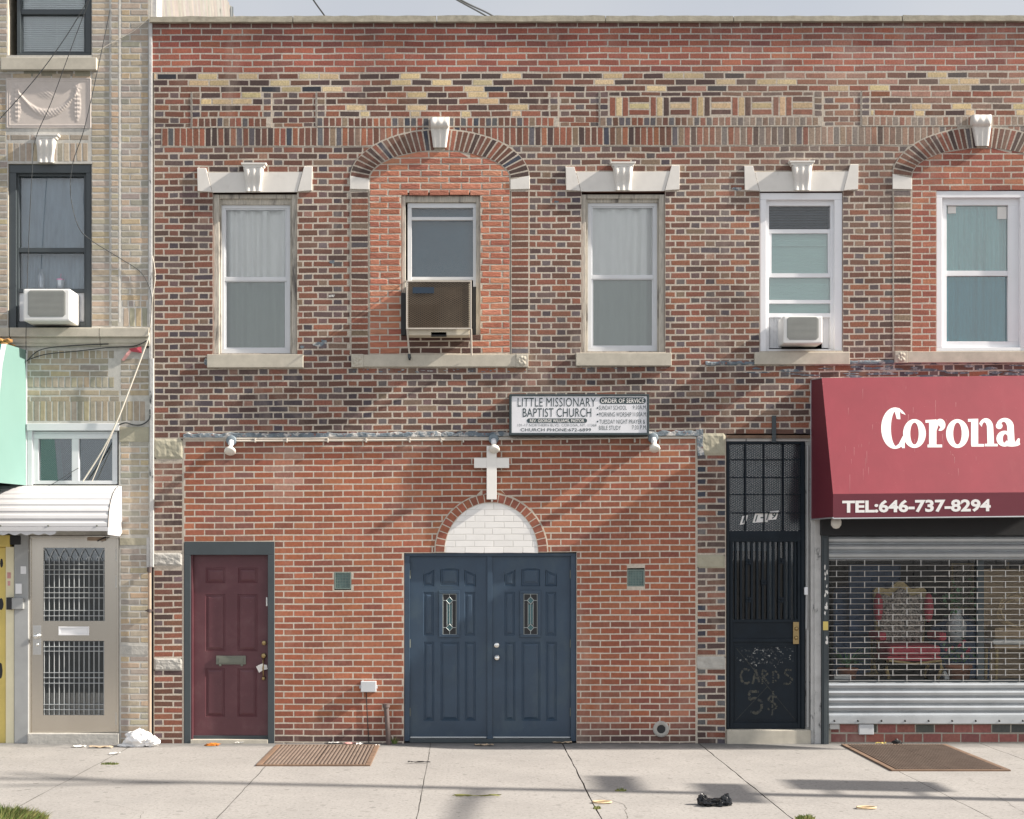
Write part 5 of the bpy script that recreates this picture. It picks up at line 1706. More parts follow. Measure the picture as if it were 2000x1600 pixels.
    g = MB(); g.box(84, 1069, 205, 1398, -.075, -.070); g.build('door_glass', M['glass_dark'], sd)
    g = MB()
    r_ = .0042
    def bar(x0, y0, x1, y1, pp): g.tube([V(x0, y0, pp), V(x1, y1, pp)], r_, 5)
    nx = 13
    for k in range(nx):
        x = lerp(G1[0] + 1.5, G1[2] - 1.5, k / (nx - 1))
        bar(x, 1090 if k % 2 else 1096, x, 1212, p - .008); bar(x, 1253, x, 1396, p - .008)
    for y in (1103, 1113, 1122, 1147.5, 1158, 1168, 1192.5, 1203): bar(85, y, 204, y, p - .001)
    for y in (1263, 1272, 1314, 1324, 1334.5, 1376, 1386): bar(85, y, 203.5, y, p - .001)
    st = (G1[2] - G1[0] - 3) / 6
    for k in range(-1, 7):
        xl = G1[0] + 1.5 + k * st + st / 2
        pl = []; pr_ = []
        for q in range(9):
            t_ = q / 8
            pl.append((xl + st / 2 * (t_ ** 1.5) , lerp(1096, 1072, t_))); pr_.append((xl + st - st / 2 * (t_ ** 1.5), lerp(1096, 1072, t_)))
        for path in (pl, pr_):
            path = [q for q in path if G1[0] - .5 <= q[0] <= G1[2] + .5]
            if len(path) > 1: g.tube([V(x, y, p - .004) for x, y in path], r_, 5)
    for k in range(6):
        xc = G1[0] + 1.5 + (k + .5) * st
        g.tube([V(xc + st / 4 * math.cos(a), 1093 - 5 * math.sin(a), p - .003) for a in [math.pi * q / 8 for q in range(9)]], r_, 5)
    g.build('door_grille', M['galv'], sd)
    m_ = MB(); m_.frame(*MS, (3, 3, 3, 3), p - .02, p + .006, 0, .002); m_.box(117, 1227, 171, 1238, p - .02, p + .001, 0, .004)
    m_.build('mail_slot', M['vinyl'], sd)
    k = MB(); k.box(64.5, 1222, 80.5, 1279, p, p + .004, 0, .001); knob(k, 72.5, 1242.5, p + .004, .035)
    k.lathe(V(73, 1259.5, p + .004), (0, -1, 0), [(0, .018), (.008, .018), (.012, .01), (.013, 0)], 14)
    k.build('door_knob', M['chrome'], sd)
    k = MB(); k.box(170, 1049, 203, 1056, p, p + .05, 0, .004); k.tube([V(204, 1051, p + .03), V(207, 1049, p + .08), V(190, 1057, p + .09)], .008, 6, 1)
    k.build('door_closer', [M['beige_pipe'], M['black']], sd)
    k = MB()
    for y in (1083, 1136, 1404): k.tube([V(227.5, y - 12, p + .006), V(227.5, y + 12, p + .006)], .008, 8)
    split_build(k, 'hinge', M['galv'], sd)
    s = MB(); s.box(53, 1433, 232, 1456, -.2, .03, 0, .008); s.build('doorstep', M['grey_stone'], b)
    room(60, 1052, 228, 1431, -.12, fr, 1.2)
    # yellow shutter and intercom at the edge
    s = MB()
    s.box(LEFT + 60, 1062, 12, 1456, -.12, -.05, 0); s.box(-4, 1070, 11, 1452, -.05, -.035, 0, .004)
    s.box(11, 1068, 27.5, 1456, -.10, -.01, 1, .004); s.box(LEFT + 60, 1045, 19, 1068, -.12, .02, 0, .01)
    for k in range(14): s.box(LEFT + 60, 1072 + k * 27, -6, 1095 + k * 27, -.05, -.042, 0, .004)
    ys = s.build('yellow_shutter', [M['yellow'], M['yellow_pale']], b)
    s = MB(); s.box(14, 1118, 21, 1130, -.01, -.0075); s.box(15, 1135, 20, 1144, -.01, -.0075)
    split_build(s, 'sticker', M['pink_rag'], ys)
    s = MB(); s.box(19, 1046, 40, 1064, -.1, .015, 1, .006); s.box(12, 1167, 22, 1191, -.01, .06, 1, .004); s.box(22, 1168, 45, 1190, .0, .05, 0, .006)
    s.box(40, 1106, 51, 1121, 0, .012, 2, .003); s.box(30, 1140, 42, 1160, 0, .03, 2, .004)
    split_build(s, 'intercom', [M['grey_post'], M['black'], M['vinyl']], b)
    s = MB()
    for (cx, cy, rx, ry) in ((2, 1180, 5, 12), (1, 1310, 4, 16), (3, 1100, 3, 9)):
        s.poly([V(cx + rx * math.cos(a), cy + ry * math.sin(a), -.0335) for a in [k * .6 for k in range(10)]][::-1])
    split_build(s, 'spray_mark', M['black'], ys)
    # shell
    s = MB(); z1 = Z(top); xa, xb = X(LEFT), X(296); yb = 5.6
    for q in ([(xa, 0, -.2), (xa, yb, -.2), (xa, yb, z1), (xa, 0, z1)], [(xb, .001, Z(60)), (xb, yb, Z(60)), (xb, yb, z1), (xb, .001, z1)],
              [(xa, yb, -.2), (xb, yb, -.2), (xb, yb, z1), (xa, yb, z1)], [(xa, 0, z1), (xb, 0, z1), (xb, yb, z1), (xa, yb, z1)]): s.poly(q)
    s.build('rear_shell', M['curb'], b)
def side_cladding(b):
    """raked corrugated sheeting on the flank wall, above the lower roof"""
    c = MB(); z0, z1 = Z(70), Z(-330); x = X(296) + .004
    y = .35
    while y < 5.3 + (z1 - z0) * .6:
        q = [(y, z0), (y + .085, z0), (y + .085 - (z1 - z0) * .6, z1), (y - (z1 - z0) * .6, z1)]
        pts = []
        # clip to the wall between y=.35 and y=5.35
        def cl(a, d):
            (ya, za), (yb, zb) = a, d
            return (ya, za), (yb, zb)
        L0, L1 = (q[0], q[3]), (q[1], q[2])
        lo, hi = .30, 5.35
        def seg(a, d):
            (ya, za), (yb, zb) = a, d
            t0 = 0 if ya <= hi else (ya - hi) / (ya - yb)
            t1 = 1 if yb >= lo else (ya - lo) / (ya - yb)
            return None if t1 <= t0 else ((lerp(ya, yb, t0), lerp(za, zb, t0)), (lerp(ya, yb, t1), lerp(za, zb, t1)))
        A, Bq = seg(*L0), seg(*L1)
        if A and Bq:
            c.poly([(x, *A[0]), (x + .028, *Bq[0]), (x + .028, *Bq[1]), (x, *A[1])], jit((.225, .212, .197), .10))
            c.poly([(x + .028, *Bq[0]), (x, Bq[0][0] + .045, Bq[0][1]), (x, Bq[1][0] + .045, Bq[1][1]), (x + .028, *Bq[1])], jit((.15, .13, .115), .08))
        y += .13
    c.build('side_cladding', mat('pale_corrugated_sheet', attr=True, rough=.8, var=.15, vs=9), b)
    t = MB(); t.tube([(x, 5.42, Z(70)), (x, 5.05, Z(-60)), (x, 5.0, z1)], .06, 8); t.build('downpipe', M['slate'], b)
    t = MB(); t.wbox((X(296) - .02, .02, Z(40)), (X(296) + .05, .30, z1)); t.build('corner_return', M['flake_white'], b)
CB = thing('cream_building', 'taller cream brick building with dark framed windows, relief panel and steel door', 'building')
build_cream(CB); side_cladding(CB)

# ------------------------------------------------------------ signs and fittings on the facades
def build_sign():
    base = V(1131, 848, 0)
    s = thing('church_sign', 'white rectangular sign box with church name and service times above blue doors', 'sign', base)
    f = MB(); P = .14
    f.frame(995, 770, 1268, 850, (4.5, 3.5, 4, 4.5), 0, P + .012, 0, .004); f.box(996, 771, 1267, 849, .0, P - .02, 0)
    f.build('sign_case', M['signframe'], s)
    f = MB(); f.box(999, 773, 1264.5, 846, P - .02, P); f.build('sign_face', M['signface'], s)
    p = P + .0015
    def T(t, x0, x1, y0, y1, off=0.0, m='ink', pp=p): text_mesh(t, x0, x1, y0, y1, pp, m, s, 'lettering', off, extra=.04)
    T('LITTLE MISSIONARY', 1011, 1163.7, 777.2, 794.4, .0); T('BAPTIST CHURCH', 1021, 1155, 797.3, 814.6, .004)
    f = MB()
    def pill(x0, y0, x1, y1):
        r = (y1 - y0) / 2; pts = []
        for k in range(13): pts.append((x1 - r + r * math.sin(math.pi * k / 12), y0 + r - r * math.cos(math.pi * k / 12)))
        for k in range(13): pts.append((x0 + r - r * math.sin(math.pi * k / 12), y1 - r + r * math.cos(math.pi * k / 12)))
        f.poly([V(x, y, p) for x, y in pts][::-1])
    pill(1029, 817.4, 1146.7, 826.2); pill(1170.7, 776.3, 1261.4, 789)
    for y in (797, 809.6, 823.6):
        f.poly([V(1167.2 + 1.7 * math.cos(a), y + 1.7 * math.sin(a), p) for a in [k * .6 for k in range(10)]][::-1])
    f.build('lettering_band', M['ink'], s)
    T('REV. GEORGE WILLIAMS, PASTOR', 1035, 1141, 819, 824.8, .010, 'letter', p + .0015)
    T('ORDER OF SERVICE', 1174, 1258, 778.4, 787, .014, 'letter', p + .0015)
    T('101-17 NORTHERN BLVD. CORONA, NY. 11368', 1011, 1165, 828.0, 833, 0.0, 'ink_light')
    T('CHURCH PHONE:672-6899', 1016.7, 1154.4, 836.5, 842.8, .012)
    T('SUNDAY SCHOOL', 1170, 1224, 792.2, 800.6, 0.0, 'ink'); T('9:30A.M.', 1236, 1263, 792.0, 799.6, 0.0, 'ink')
    T('MORNING WORSHIP', 1170, 1233.2, 805.3, 814, 0.0, 'ink'); T('11:00A.M.', 1236, 1263.3, 805, 813.4, 0.0, 'ink')
    T('TUESDAY NIGHT PRAYER &', 1170.5, 1260, 819.6, 828, 0.0, 'ink')
    T('BIBLE STUDY', 1170, 1212.6, 831.5, 840, 0.0, 'ink'); T('7:30 P.M.', 1234.5, 1263, 830.8, 839, 0.0, 'ink')
build_sign()

c = MB()
c.box(950.5, 871, 970, 975.5, .02, .085, 0, .003)
c.box(926, 894.5, 950.5, 914, .02, .084, 0, .003); c.box(970, 894.5, 994.5, 914, .02, .084, 0, .003)
c.tube([V(961, 978, 0), V(961, 978, .05)], .012, 8)
CR = c.build('wall_cross', M['cross_white'], base=V(960, 976, 0))
tag(CR, 'plain white latin cross mounted on brick above the white arched tympanum', 'cross')

def floodlight(x, y, label, style):
    base = V(x, y, 0)
    t = thing('floodlight', label, 'lamp', base, 'floodlights along the conduit over the church doors')
    m = MB(); m.lathe(base, (0, -1, 0), [(0, .055), (.05, .055), (.055, .045), (.056, 0)], 16)
    m.build('junction_box', M['lampbox'], t)
    ax = Vector((.04, -.55, -.83)) if style else Vector((.02, -.62, -.75))
    s = MB(); st = Vector(base) + Vector((.0, -.05, -.01))
    s.lathe(st, ax, [(0, .0), (.001, .028), (.05, .030), (.055, .024), (.07, .024)], 14)
    s.build('lamp_socket', M['vinyl'], t)
    q = st + ax.normalized() * .065
    s = MB()
    if style:
        s.lathe(q, ax, [(0, .022), (.02, .032), (.05, .055), (.075, .060), (.085, .052), (.092, .02), (.093, 0)], 20)
    else:
        s.lathe(q, ax, [(0, .02), (.03, .026), (.055, .045), (.075, .062), (.090, .062), (.098, .04), (.10, 0)], 20)
    s.build('reflector_bulb', M['bulb'], t)
floodlight(453, 861, 'floodlight with a bare white bulb above the maroon door, at the conduit end', 0)
floodlight(964, 858, 'floodlight hanging at the top of the white cross', 1)
floodlight(1275, 856, 'floodlight at the lower right corner of the church sign', 1)

c = MB()
c.tube([V(462, 861.5, .03), V(700, 860.5, .028), V(958, 858.5, .03)], .011, 8); c.tube([V(974, 858, .03), V(1120, 857, .03), V(1268, 854.5, .03)], .011, 8)
c.tube([V(462, 857, .02), V(560, 857, .02), V(640, 856, .02)], .009, 8)
for x in (498, 560, 640, 715, 800, 862, 905, 1000, 1108, 1190, 1240):
    c.box(x - 1.5, 855.5, x + 1.5, 864, 0, .046, 0, .002)
o = c.build('conduit_pipe', M['conduit'], base=V(860, 860, 0))
tag(o, 'thin off-white conduit running along the ledge between the floodlights', 'conduit')

# ---- red shop awning
P1, P2 = .396 * D / 13, .785 * D / 13
YB = 740.0
def awn(px, py, off=0.0):
    """a point on the sloping front face (py on the photo), lifted by off"""
    t = (py - 739.0) / (965.0 - 739.0)
    p = lerp(P1, P2, t)
    nrm = Vector((0, -1, .27)).normalized()
    v = Vector(V(px, py, p)) + nrm * off
    return tuple(v)
def build_awning():
    base = V(1584, 742, 0)
    a = thing('shop_awning', 'red fabric shop awning with white lettering over the half-open shutter', 'awning', base)
    tl, tr = 1605, 2420
    yt = lambda x: 738.5 - .0098 * (x - 1605); ym = lambda x: 965 - .009 * (x - 1627); yb_ = lambda x: 1011.5 - .0105 * (x - 1627)
    m = MB(); nx = 30
    rows = []
    for j in range(13):
        row = []
        for i in range(nx + 1):
            x = lerp(lerp(1605, 1627, j / 12), tr, i / nx); y = lerp(yt(x), ym(x), j / 12)
            sag = 0.0
            row.append(awn(x, y, sag))
        rows.append(row)
    m.grid(rows, 0, True)
    W0 = (X(1584), 0.0, Z(742)); W1 = (X(1584) + 5.2, 0.0, Z(728))
    m.poly([rows[0][0], rows[0][-1], W1, W0])
    m.build('awning_cover', M['awning_red'], a)
    m = MB()
    r2 = [[V(lerp(1627, tr, i / nx), ym(lerp(1627, tr, i / nx)), P2) for i in range(nx + 1)], [V(lerp(1627, tr, i / nx), yb_(lerp(1627, tr, i / nx)), P2) for i in range(nx + 1)]]
    m.grid(r2, 0, True)
    m.build('valance', M['awning_dark'], a)
    m = MB()
    bl = V(1627, 1011.5, P2); zb = Z(1015)
    m.poly([W0, rows[0][0], rows[6][0], rows[12][0], bl, (W0[0], 0, zb)])
    m.build('side_panel', M['awning_dark'], a)
    m = MB()
    m.tube([V(1627, 1013, P2), V(tr, yb_(tr) + 1.5, P2)], .008, 6); m.tube([(W0[0], 0, zb), bl], .008, 6)
    m.tube([W0, rows[0][0]], .006, 6); m.tube([(W0[0], 0, W0[2]), (W0[0], 0, zb)], .006, 6)
    m.build('awning_frame', M['galv'], a)
    # heavy slab-serif name, letter by letter
    L = MB(); lay_n = [0]
    def pl(pts):
        lay_n[0] += 1
        e = .0008 + .00012 * (lay_n[0] % 7)
        L.poly([awn(x, y, e) for x, y in pts][::-1])
    def strip(A, Bq):
        lay_n[0] += 1
        e = .0008 + .00012 * (lay_n[0] % 7)
        for k in range(len(A) - 1):
            L.poly([awn(*A[k], e), awn(*A[k + 1], e), awn(*Bq[k + 1], e), awn(*Bq[k], e)])
    def ell(cx, cy, a, b_, t0, t1, n=30): return [(cx + a * math.cos(lerp(t0, t1, k / n)), cy - b_ * math.sin(lerp(t0, t1, k / n))) for k in range(n + 1)]
    pi = math.pi
    # C
    strip(ell(1748, 836.5, 27, 40.5, .22 * pi, 1.80 * pi), ell(1752.5, 836.5, 12.5, 36.5, .30 * pi, 1.74 * pi))
    pl([(1754, 797.5), (1757.5, 804), (1757, 818), (1751.5, 818.5), (1748, 806), (1745, 799)][::-1])
    pl([(1752, 797), (1757, 797.5), (1758.5, 819), (1753.5, 819)])
    pl([(1763, 852), (1767, 852), (1767, 875.5), (1762, 875.5), (1757, 866), (1752, 874)][::-1][::-1])
    pl([(1757, 866), (1763, 852), (1765, 858), (1764, 868), (1757, 875), (1748, 877), (1748, 873)])
    # o o
    for cx in (1786, 1870):
        strip(ell(cx, 847, 22.3, 28.2, 0, 2 * pi, 40), ell(cx, 847, 8.3, 21.5, -.10, 2 * pi - .10, 40))
    # r
    pl([(1814.5, 822), (1829, 819), (1829, 870), (1814.5, 870)])
    pl([(1807.5, 820.5), (1829, 819.5), (1829, 825), (1807.5, 826)]); pl([(1811.5, 868.5), (1840, 868.5), (1840, 874), (1811.5, 874)])
    strip(ell(1836, 830, 10.5, 11.8, -.6 * pi, .95 * pi), ell(1837, 832, 2, 3, -.6 * pi, .95 * pi))
    pl([(1828, 832), (1829, 824), (1838, 818.5), (1842, 821), (1833, 830), (1829, 842)])
    pl([(x, y) for x, y in ell(1839.5, 829, 6.3, 5.8, 0, 2 * pi, 20)[:-1]])
    # n
    pl([(1896.5, 821), (1910.5, 818), (1910.5, 869), (1896.5, 869)])
    pl([(1890.5, 818.5), (1910.5, 818), (1910.5, 823.5), (1890.5, 824)]); pl([(1897, 867.5), (1922, 867.5), (1922, 872.5), (1897, 872.5)])
    strip(ell(1925.5, 836, 14.5, 19, 0, .86 * pi), ell(1922.5, 838, 5.2, 13, 0, .9 * pi))
    pl([(1927.5, 836), (1940, 836), (1941.5, 869), (1928.5, 869)]); pl([(1923.5, 867), (1948.5, 867), (1948.5, 872), (1923.5, 872)])
    # a
    strip(ell(1962.5, 834, 17.5, 17.5, -.02, .88 * pi), ell(1960, 837, 7, 13, -.02, .86 * pi))
    pl(ell(1951.5, 832, 6.6, 6.3, 0, 2 * pi, 20)[:-1])
    pl([(1967, 834), (1980, 834), (1981.5, 860), (1984, 867), (1970, 869), (1968, 858)])
    strip(ell(1976, 867, 16.5, 5.5, pi, 2 * pi), ell(1978, 860, 11, 3.5, pi, 2 * pi)); pl([(1984, 862), (1988.5, 856), (1992, 857), (1991, 867), (1985, 871)])
    strip(ell(1962, 857, 16, 15.5, .25 * pi, 1.85 * pi), ell(1963.5, 857.5, 5, 9.5, .25 * pi, 1.85 * pi))
    L.build('lettering', M['letter'], a)
    m = MB(); rg = random.Random(12)
    for k in range(34):
        x = rg.choice([1664, 1682, 1696, 1775, 1842, 1868, 1905]) + rg.gauss(0, 7); y = rg.uniform(745, 930); l = rg.uniform(2, 14) if k % 3 else rg.uniform(14, 34); w = rg.uniform(.25, .6)
        m.poly([awn(x - w, y, .0006), awn(x - w * .4, y + l, .0006), awn(x + w * .4, y + l, .0006), awn(x + w, y, .0006)])
    m.build('drip_stain', M['drip'], a)['kind'] = 'stuff'
    def vmap(px, py, p): return V(px, py - .0105 * (px - 1640), P2 + .0015)
    text_mesh('TEL:646-737-8294', 1645, 1935, 977.5, 1002.5, 0, 'letter', a, 'phone_number', .036, 0, vmap)
build_awning()
t = MB(); t.lathe(V(1633, 1013, .5), (0, 0, -1), [(0, .045), (.03, .055), (.07, .052), (.10, .03), (.108, 0)], 18)
tag(t.build('globe_lamp', M['bulb'], base=V(1633, 1013, .5)), 'small white globe lamp hanging under the left end of the red awning', 'lamp')

# ---- white aluminium canopy over the steel door
def build_canopy():
    t = thing('door_canopy', 'white ribbed aluminium canopy with curved top over the steel door', 'canopy', V(120, 955, 0))
    m = MB()
    PJ = .58
    def prof(u):   # u 0..1 along the curve, wall top to front lip; (p, py-equivalent wall height)
        a = u * math.pi / 2
        p = PJ * math.sin(a) ** .9
        z = lerp(Z(951), Z(1040, 0) , (1 - math.cos(a)) * .92)
        return p, z
    x0, x1 = X(-60), X(240, .0) - .02
    n = 44; rows = []
    for k in range(n + 1):
        u = k / n; p, z = prof(u)
        rib = .010 * (1 if k % 5 in (1, 2, 3) else 0)
        rows.append([(x0, -p - rib * math.sin(u * 1.57), z + rib * math.cos(u * 1.57)), (x1, -p - rib * math.sin(u * 1.57), z + rib * math.cos(u * 1.57))])
    for A, B_ in zip(rows, rows[1:]): m.poly([B_[0], B_[1], A[1], A[0]])
    m.build('canopy_top', M['canopy_white'], t)
    m = MB()
    zb = Z(1046)
    pts = [prof(k / 20) for k in range(21)]
    for xx in (x1 + .012, x0 - .004):
        m.poly([(xx, 0, zb + .03)] + [(xx, -p - .012, z + .006) for p, z in pts] + [(xx, -PJ - .012, zb), (xx, -.1, zb - .01)])
    m.poly([(x1, -PJ - .012, rows[-1][0][2]), (x1 + .012, -PJ - .012, rows[-1][0][2]), (x1 + .012, -PJ - .012, zb), (x1, -PJ - .012, zb)])
    split_build(m, 'end_cap', M['canopy_white'], t)
    m = MB()
    zl = rows[-1][0][2]
    m.wbox((x0, -PJ - .014, zl - .035), (x1 + .01, -PJ, zl + .004), 0, .003)
    n = 60; xe = X(110, PJ); top = []; bot = []
    for k in range(n + 1):
        x = lerp(x0, xe, k / n)
        top.append((x, -PJ - .006, zl - .03)); bot.append((x, -PJ - .006, zl - .055 - .022 * abs(math.sin(k / n * 3.14159 * 9))))
    m.grid([top, bot], 0, False)
    m.build('scalloped_fringe', M['canopy_white'], t)
    m = MB()
    for x in (-20, 2, 95, 190): m.lathe(V(x, 1027, PJ), (0, -1, 0), [(.0, .009), (.018, .009), (.022, 0)], 8)
    split_build(m, 'rivet', M['pewter'], t)
build_canopy()

# ---- mint shop awning at the left edge
def build_mint():
    t = thing('mint_awning', 'mint green side panel of a shop awning at the left edge', 'awning', V(50, 950, 0))
    m = MB()
    xw = X(51)
    zt, zb = Z(684), Z(948)
    side = [(xw, 0, zt), (xw - .0, -.66, zt - .03), (xw, -.78, zt - .25), (xw, -1.10, zb + .1), (xw, -1.10, zb - .02), (xw, 0, zb)]
    m.poly(side); m.build('side_panel', M['mint'], t)
    m = MB()
    x2 = X(-400)
    pr = [(-.0, zt), (-.66, zt - .03), (-.78, zt - .25), (-1.10, zb + .1), (-1.10, zb - .02)]
    for (ya, za), (yb, zb_) in zip(pr, pr[1:]):
        m.poly([(xw - .05, ya, za), (x2, ya, za), (x2, yb, zb_), (xw - .05, yb, zb_)])
    m.build('awning_face', M['teal'], t)
    m = MB()
    for (ya, za), (yb, zb_) in zip(pr[1:], pr[2:]):
        m.poly([(xw - .05, ya - .002, za), (xw + .001, ya - .002, za), (xw + .001, yb - .002, zb_), (xw - .05, yb - .002, zb_)])
    m.poly([(xw - .05, 0, zt + .001), (xw, 0, zt + .001), (xw, -.66, zt - .029), (xw - .05, -.66, zt - .029)])
    m.build('edge_trim', M['vinyl'], t)
    m = MB()
    m.tube([(xw + .004, 0, zt), (xw + .004, -.01, zb)], .006, 6)
    m.build('edge_trim', M['vinyl'], t)
    m = MB(); rng = random.Random(6)
    for k in range(60):
        x = rng.uniform(xw - 1.2, xw - .03); m.blob((x, -rng.uniform(.02, .5), zt + .02 + rng.uniform(0, .02)), (.05, .05, .025), k, .5, 2, 1)
    m.build('rust_crust', M['rust_orange'], t)
build_mint()

# ---- air conditioners
def ac_box(name, label, x0, y0, x1, y1, pf, pb, grill, side, gm='ac_grey'):
    base = V((x0 + x1) / 2, y1, pf)
    t = thing(name, label, 'air conditioner', base, 'window air conditioners')
    m = MB(); m.box(x0, y0, x1, y1, pb, pf, 0, .018); m.build('casing', M['ac_white'], t)
    g = MB(); gx0, gy0, gx1, gy1 = grill; c_ = 5
    g.prism([(gx0, gy0 + c_), (gx0 + c_, gy0), (gx1 - c_, gy0), (gx1, gy0 + c_), (gx1, gy1 - c_), (gx1 - c_, gy1), (gx0 + c_, gy1), (gx0, gy1 - c_)][::-1], pf - .02, pf + .002)
    y = gy0 + 2
    while y < gy1 - 2:
        g.box(gx0 + 2.5, y, gx1 - 2.5, y + 1.1, pf, pf + .006); y += 2.3
    g.build('rear_grille', M[gm], t)
    return t
ac_box('air_conditioner', 'white window air conditioner below a bottle, in the cream building', 45, 564, 137, 627, .30, -.10, (54, 567, 128, 619), 1)
ac_box('air_conditioner', 'small white air conditioner in the white vinyl window above the red awning', 1530, 617, 1607, 671, .17, -.12, (1537, 619, 1599, 664), 0)
def build_old_ac():
    base = V(858, 655, .1)
    t = thing('air_conditioner', 'old dusty air conditioner behind an expanded metal cage in the arched window', 'air conditioner', base, 'window air conditioners')
    P = .24
    m = MB(); m.box(797, 643, 917, 655, -.10, P - .05, 0, .006); m.box(797, 550, 917, 643, -.10, P - .085, 0, .006); m.build('casing', M['ac_cream'], t)
    m = MB(); m.box(798, 551, 916, 642, P - .083, P - .075); m.build('condenser_fins', M['ac_fin'], t)
    m = MB(); m.box(806, 561, 848, 573, P - .009, P - .004); m.build('name_plate', M['darkblue'], t)
    m = MB(); m.frame(793, 548, 921, 643, 2.6, P - .03, P, 0, .003)
    for x in (794, 920):
        for y in (549, 641): m.tube([V(x, y, P - .015), V(x, y, -.05)], .008, 6)
    m.tube([V(795, 643, P - .01), V(800, 695, .055)], .010, 6); m.tube([V(920, 643, P - .01), V(921, 694, .055)], .010, 6)
    m.build('cage_frame', M['conduit'], t)
    m = MB(); diamond_mesh(m, 795.5, 550.5, 918.5, 641, P - .012, 7.4, 3.7, .42)
    m.build('cage_mesh', M['mesh_metal'], t)
    m = MB(); m.box(842, 649, 872, 655.5, .1, P - .05, 0); m.build('drip_tray', M['black'], t)
    m = MB(); m.tube([V(799, 692, .06), V(800, 700, .075), V(800, 703, .07)], .018, 8); m.build('bracket_foot', M['slate'], t)
    m = MB(); m.box(783, 572, 793, 655, -.05, .02, 0, .008); m.box(922, 560, 932, 655, -.12, -.04, 0, .008)
    split_build(m, 'side_seal', M['black'], t)
build_old_ac()

b_ = MB(); c = V(81, 563, -.13)
b_.lathe(V(81, 565, -.13), (0, 0, 1), [(0, .0), (.001, .036), (.14, .036), (.19, .014), (.215, .014), (.22, .0)], 16)
tag(b_.build('plastic_bottle', M['bottle'], base=V(81, 565, -.13)), 'pale plastic bottle standing behind glass on top of the air conditioner', 'bottle')
b_ = MB(); b_.lathe(V(118, 565, -.13), (0, 0, 1), [(0, 0), (.001, .035), (.09, .042), (.095, .044)], 16)
b_.lathe(V(118, 565, -.13), (0, 0, 1), [(.095, .046), (.11, .044), (.112, 0)], 16, 1)
b_.tube([tuple(Vector(V(118, 565, -.13)) + Vector((0, 0, .11))), tuple(Vector(V(118.5, 565, -.13)) + Vector((.005, 0, .17)))], .004, 6, 1)
tag(b_.build('drinking_cup', [M['bottle'], M['pink']], base=V(118, 565, -.13)), 'plastic cup with a pink lid and straw beside the bottle in the window', 'cup')

# ---- small fittings on the church front
t = thing('outlet_box', 'small grey weatherproof box with a dark wire down the brick', 'electrical box', V(719, 1352, 0))
m = MB(); m.box(704.5, 1331, 734.5, 1352, 0, .065, 0, .006); m.box(702, 1339, 704.5, 1345, .02, .045, 0); m.box(734.5, 1339, 737, 1345, .02, .045, 0); m.build('cover', M['concrete_box'], t)
m = MB(); m.tube([V(715, 1352, .02), V(716, 1372, .012), V(718, 1410, .012), V(720.5, 1452, .012)], .005, 6); m.build('wire', M['black'], t)
m = MB(); a = V(756, 1452, .11)
m.tube([(a[0] + .02, a[1], -.02), (a[0] - .01, a[1] + .02, .41)], .027, 14)
m.tube([(a[0] - .01, a[1] + .02, .40), (a[0] - .012, a[1] + .02, .44)], .040, 14)
tag(m.build('vent_pipe', M['rust_pipe'], base=(a[0], a[1], 0)), 'short brown iron standpipe rising from the pavement beside the blue doors', 'pipe')
m = MB(); m.tube([V(292.5, 1452, .05), V(292.5, 1300, .05), V(292, 1112, .05)], .018, 12); m.tube([V(292, 1118, .05), V(292, 1108, .05)], .026, 12, 1)
m.tube([V(292, 1196, .05), V(292, 1190, .05)], .026, 12, 1); m.box(284, 1191.5, 300, 1194.5, .02, .06, 1)
tag(m.build('iron_pipe', [M['beige_pipe'], M['rust_pipe']], base=V(292, 1452, .05)), 'thin rusty beige pipe in the corner where the two buildings meet', 'pipe')
m = MB(); m.tube([V(1577.5, 1420, .0), V(1577.5, 1230, .0)], .016, 8); m.tube([V(1575, 1228, .0), V(1577, 1080, .0), V(1578, 870, .0)], .014, 8)
m.box(1571.5, 1147, 1578, 1162, .0, .03, 1, .004)
tag(m.build('door_conduit', [M['grey_post'], M['vinyl']], base=V(1577, 1420, 0)), 'grey vertical conduit with a small white bell beside the black iron door', 'conduit')
# ------------------------------------------------------------ cables
def cable(label, pts, r, m, name='cable', pix=True, group='loose cables on the cream building'):
    P = [Vector(V(*q)) if pix else Vector(q) for q in pts]
    out = []
    for i in range(len(P) - 1):     # Catmull-Rom
        p0, p1, p2, p3 = P[max(i - 1, 0)], P[i], P[i + 1], P[min(i + 2, len(P) - 1)]
        for k in range(8):
            t = k / 8
            out.append(.5 * ((2 * p1) + (p2 - p0) * t + (2 * p0 - 5 * p1 + 4 * p2 - p3) * t * t + (3 * p1 - p0 - 3 * p2 + p3) * t ** 3))
    out.append(P[-1])
    b = MB(); b.tube(out, r, 6)
    base = tuple(min(out, key=lambda v: v.z))
    o = b.build(name, M[m], base=base)
    return tag(o, label, 'cable', group)
cable('dark cable slanting from the upper window down to the left edge', [(178, -10, .35), (130, 70, .33), (72, 150, .32), (0, 232, .30), (-60, 290, .3)], .0045, 'cable_dark')
cable('dark cable falling past the relief panel and keystone to the mint awning', [(178, -10, .34), (137, 100, .3), (100, 200, .25), (70, 270, .2), (63, 330, .16), (55, 500, .14), (51, 640, .13), (51, 690, .13)], .004, 'cable_dark')
cable('thin cable looping across the lower window and the brick pier to the white joint', [(215, 20, .25), (190, 140, .25), (165, 250, .22), (142, 320, .18), (138, 380, .16), (152, 440, .14), (176, 468, .05), (235, 505, .03), (275, 532, .03), (294, 568, .04), (296, 600, .04), (292, 650, .10)], .0042, 'cable_dark')
cable('thin pale cable from the parapet corner across the upper pier', [(292, 34, .06), (262, 60, .04), (225, 80, .04), (190, 100, .06)], .003, 'cable_white')
cable('thick white cable hanging straight from the stone band to the transom window', [(292, 655, .10), (270, 715, .09), (250, 768, .08), (228, 824, .07), (200, 880, .05), (162, 940, .03)], .0085, 'cable_white')
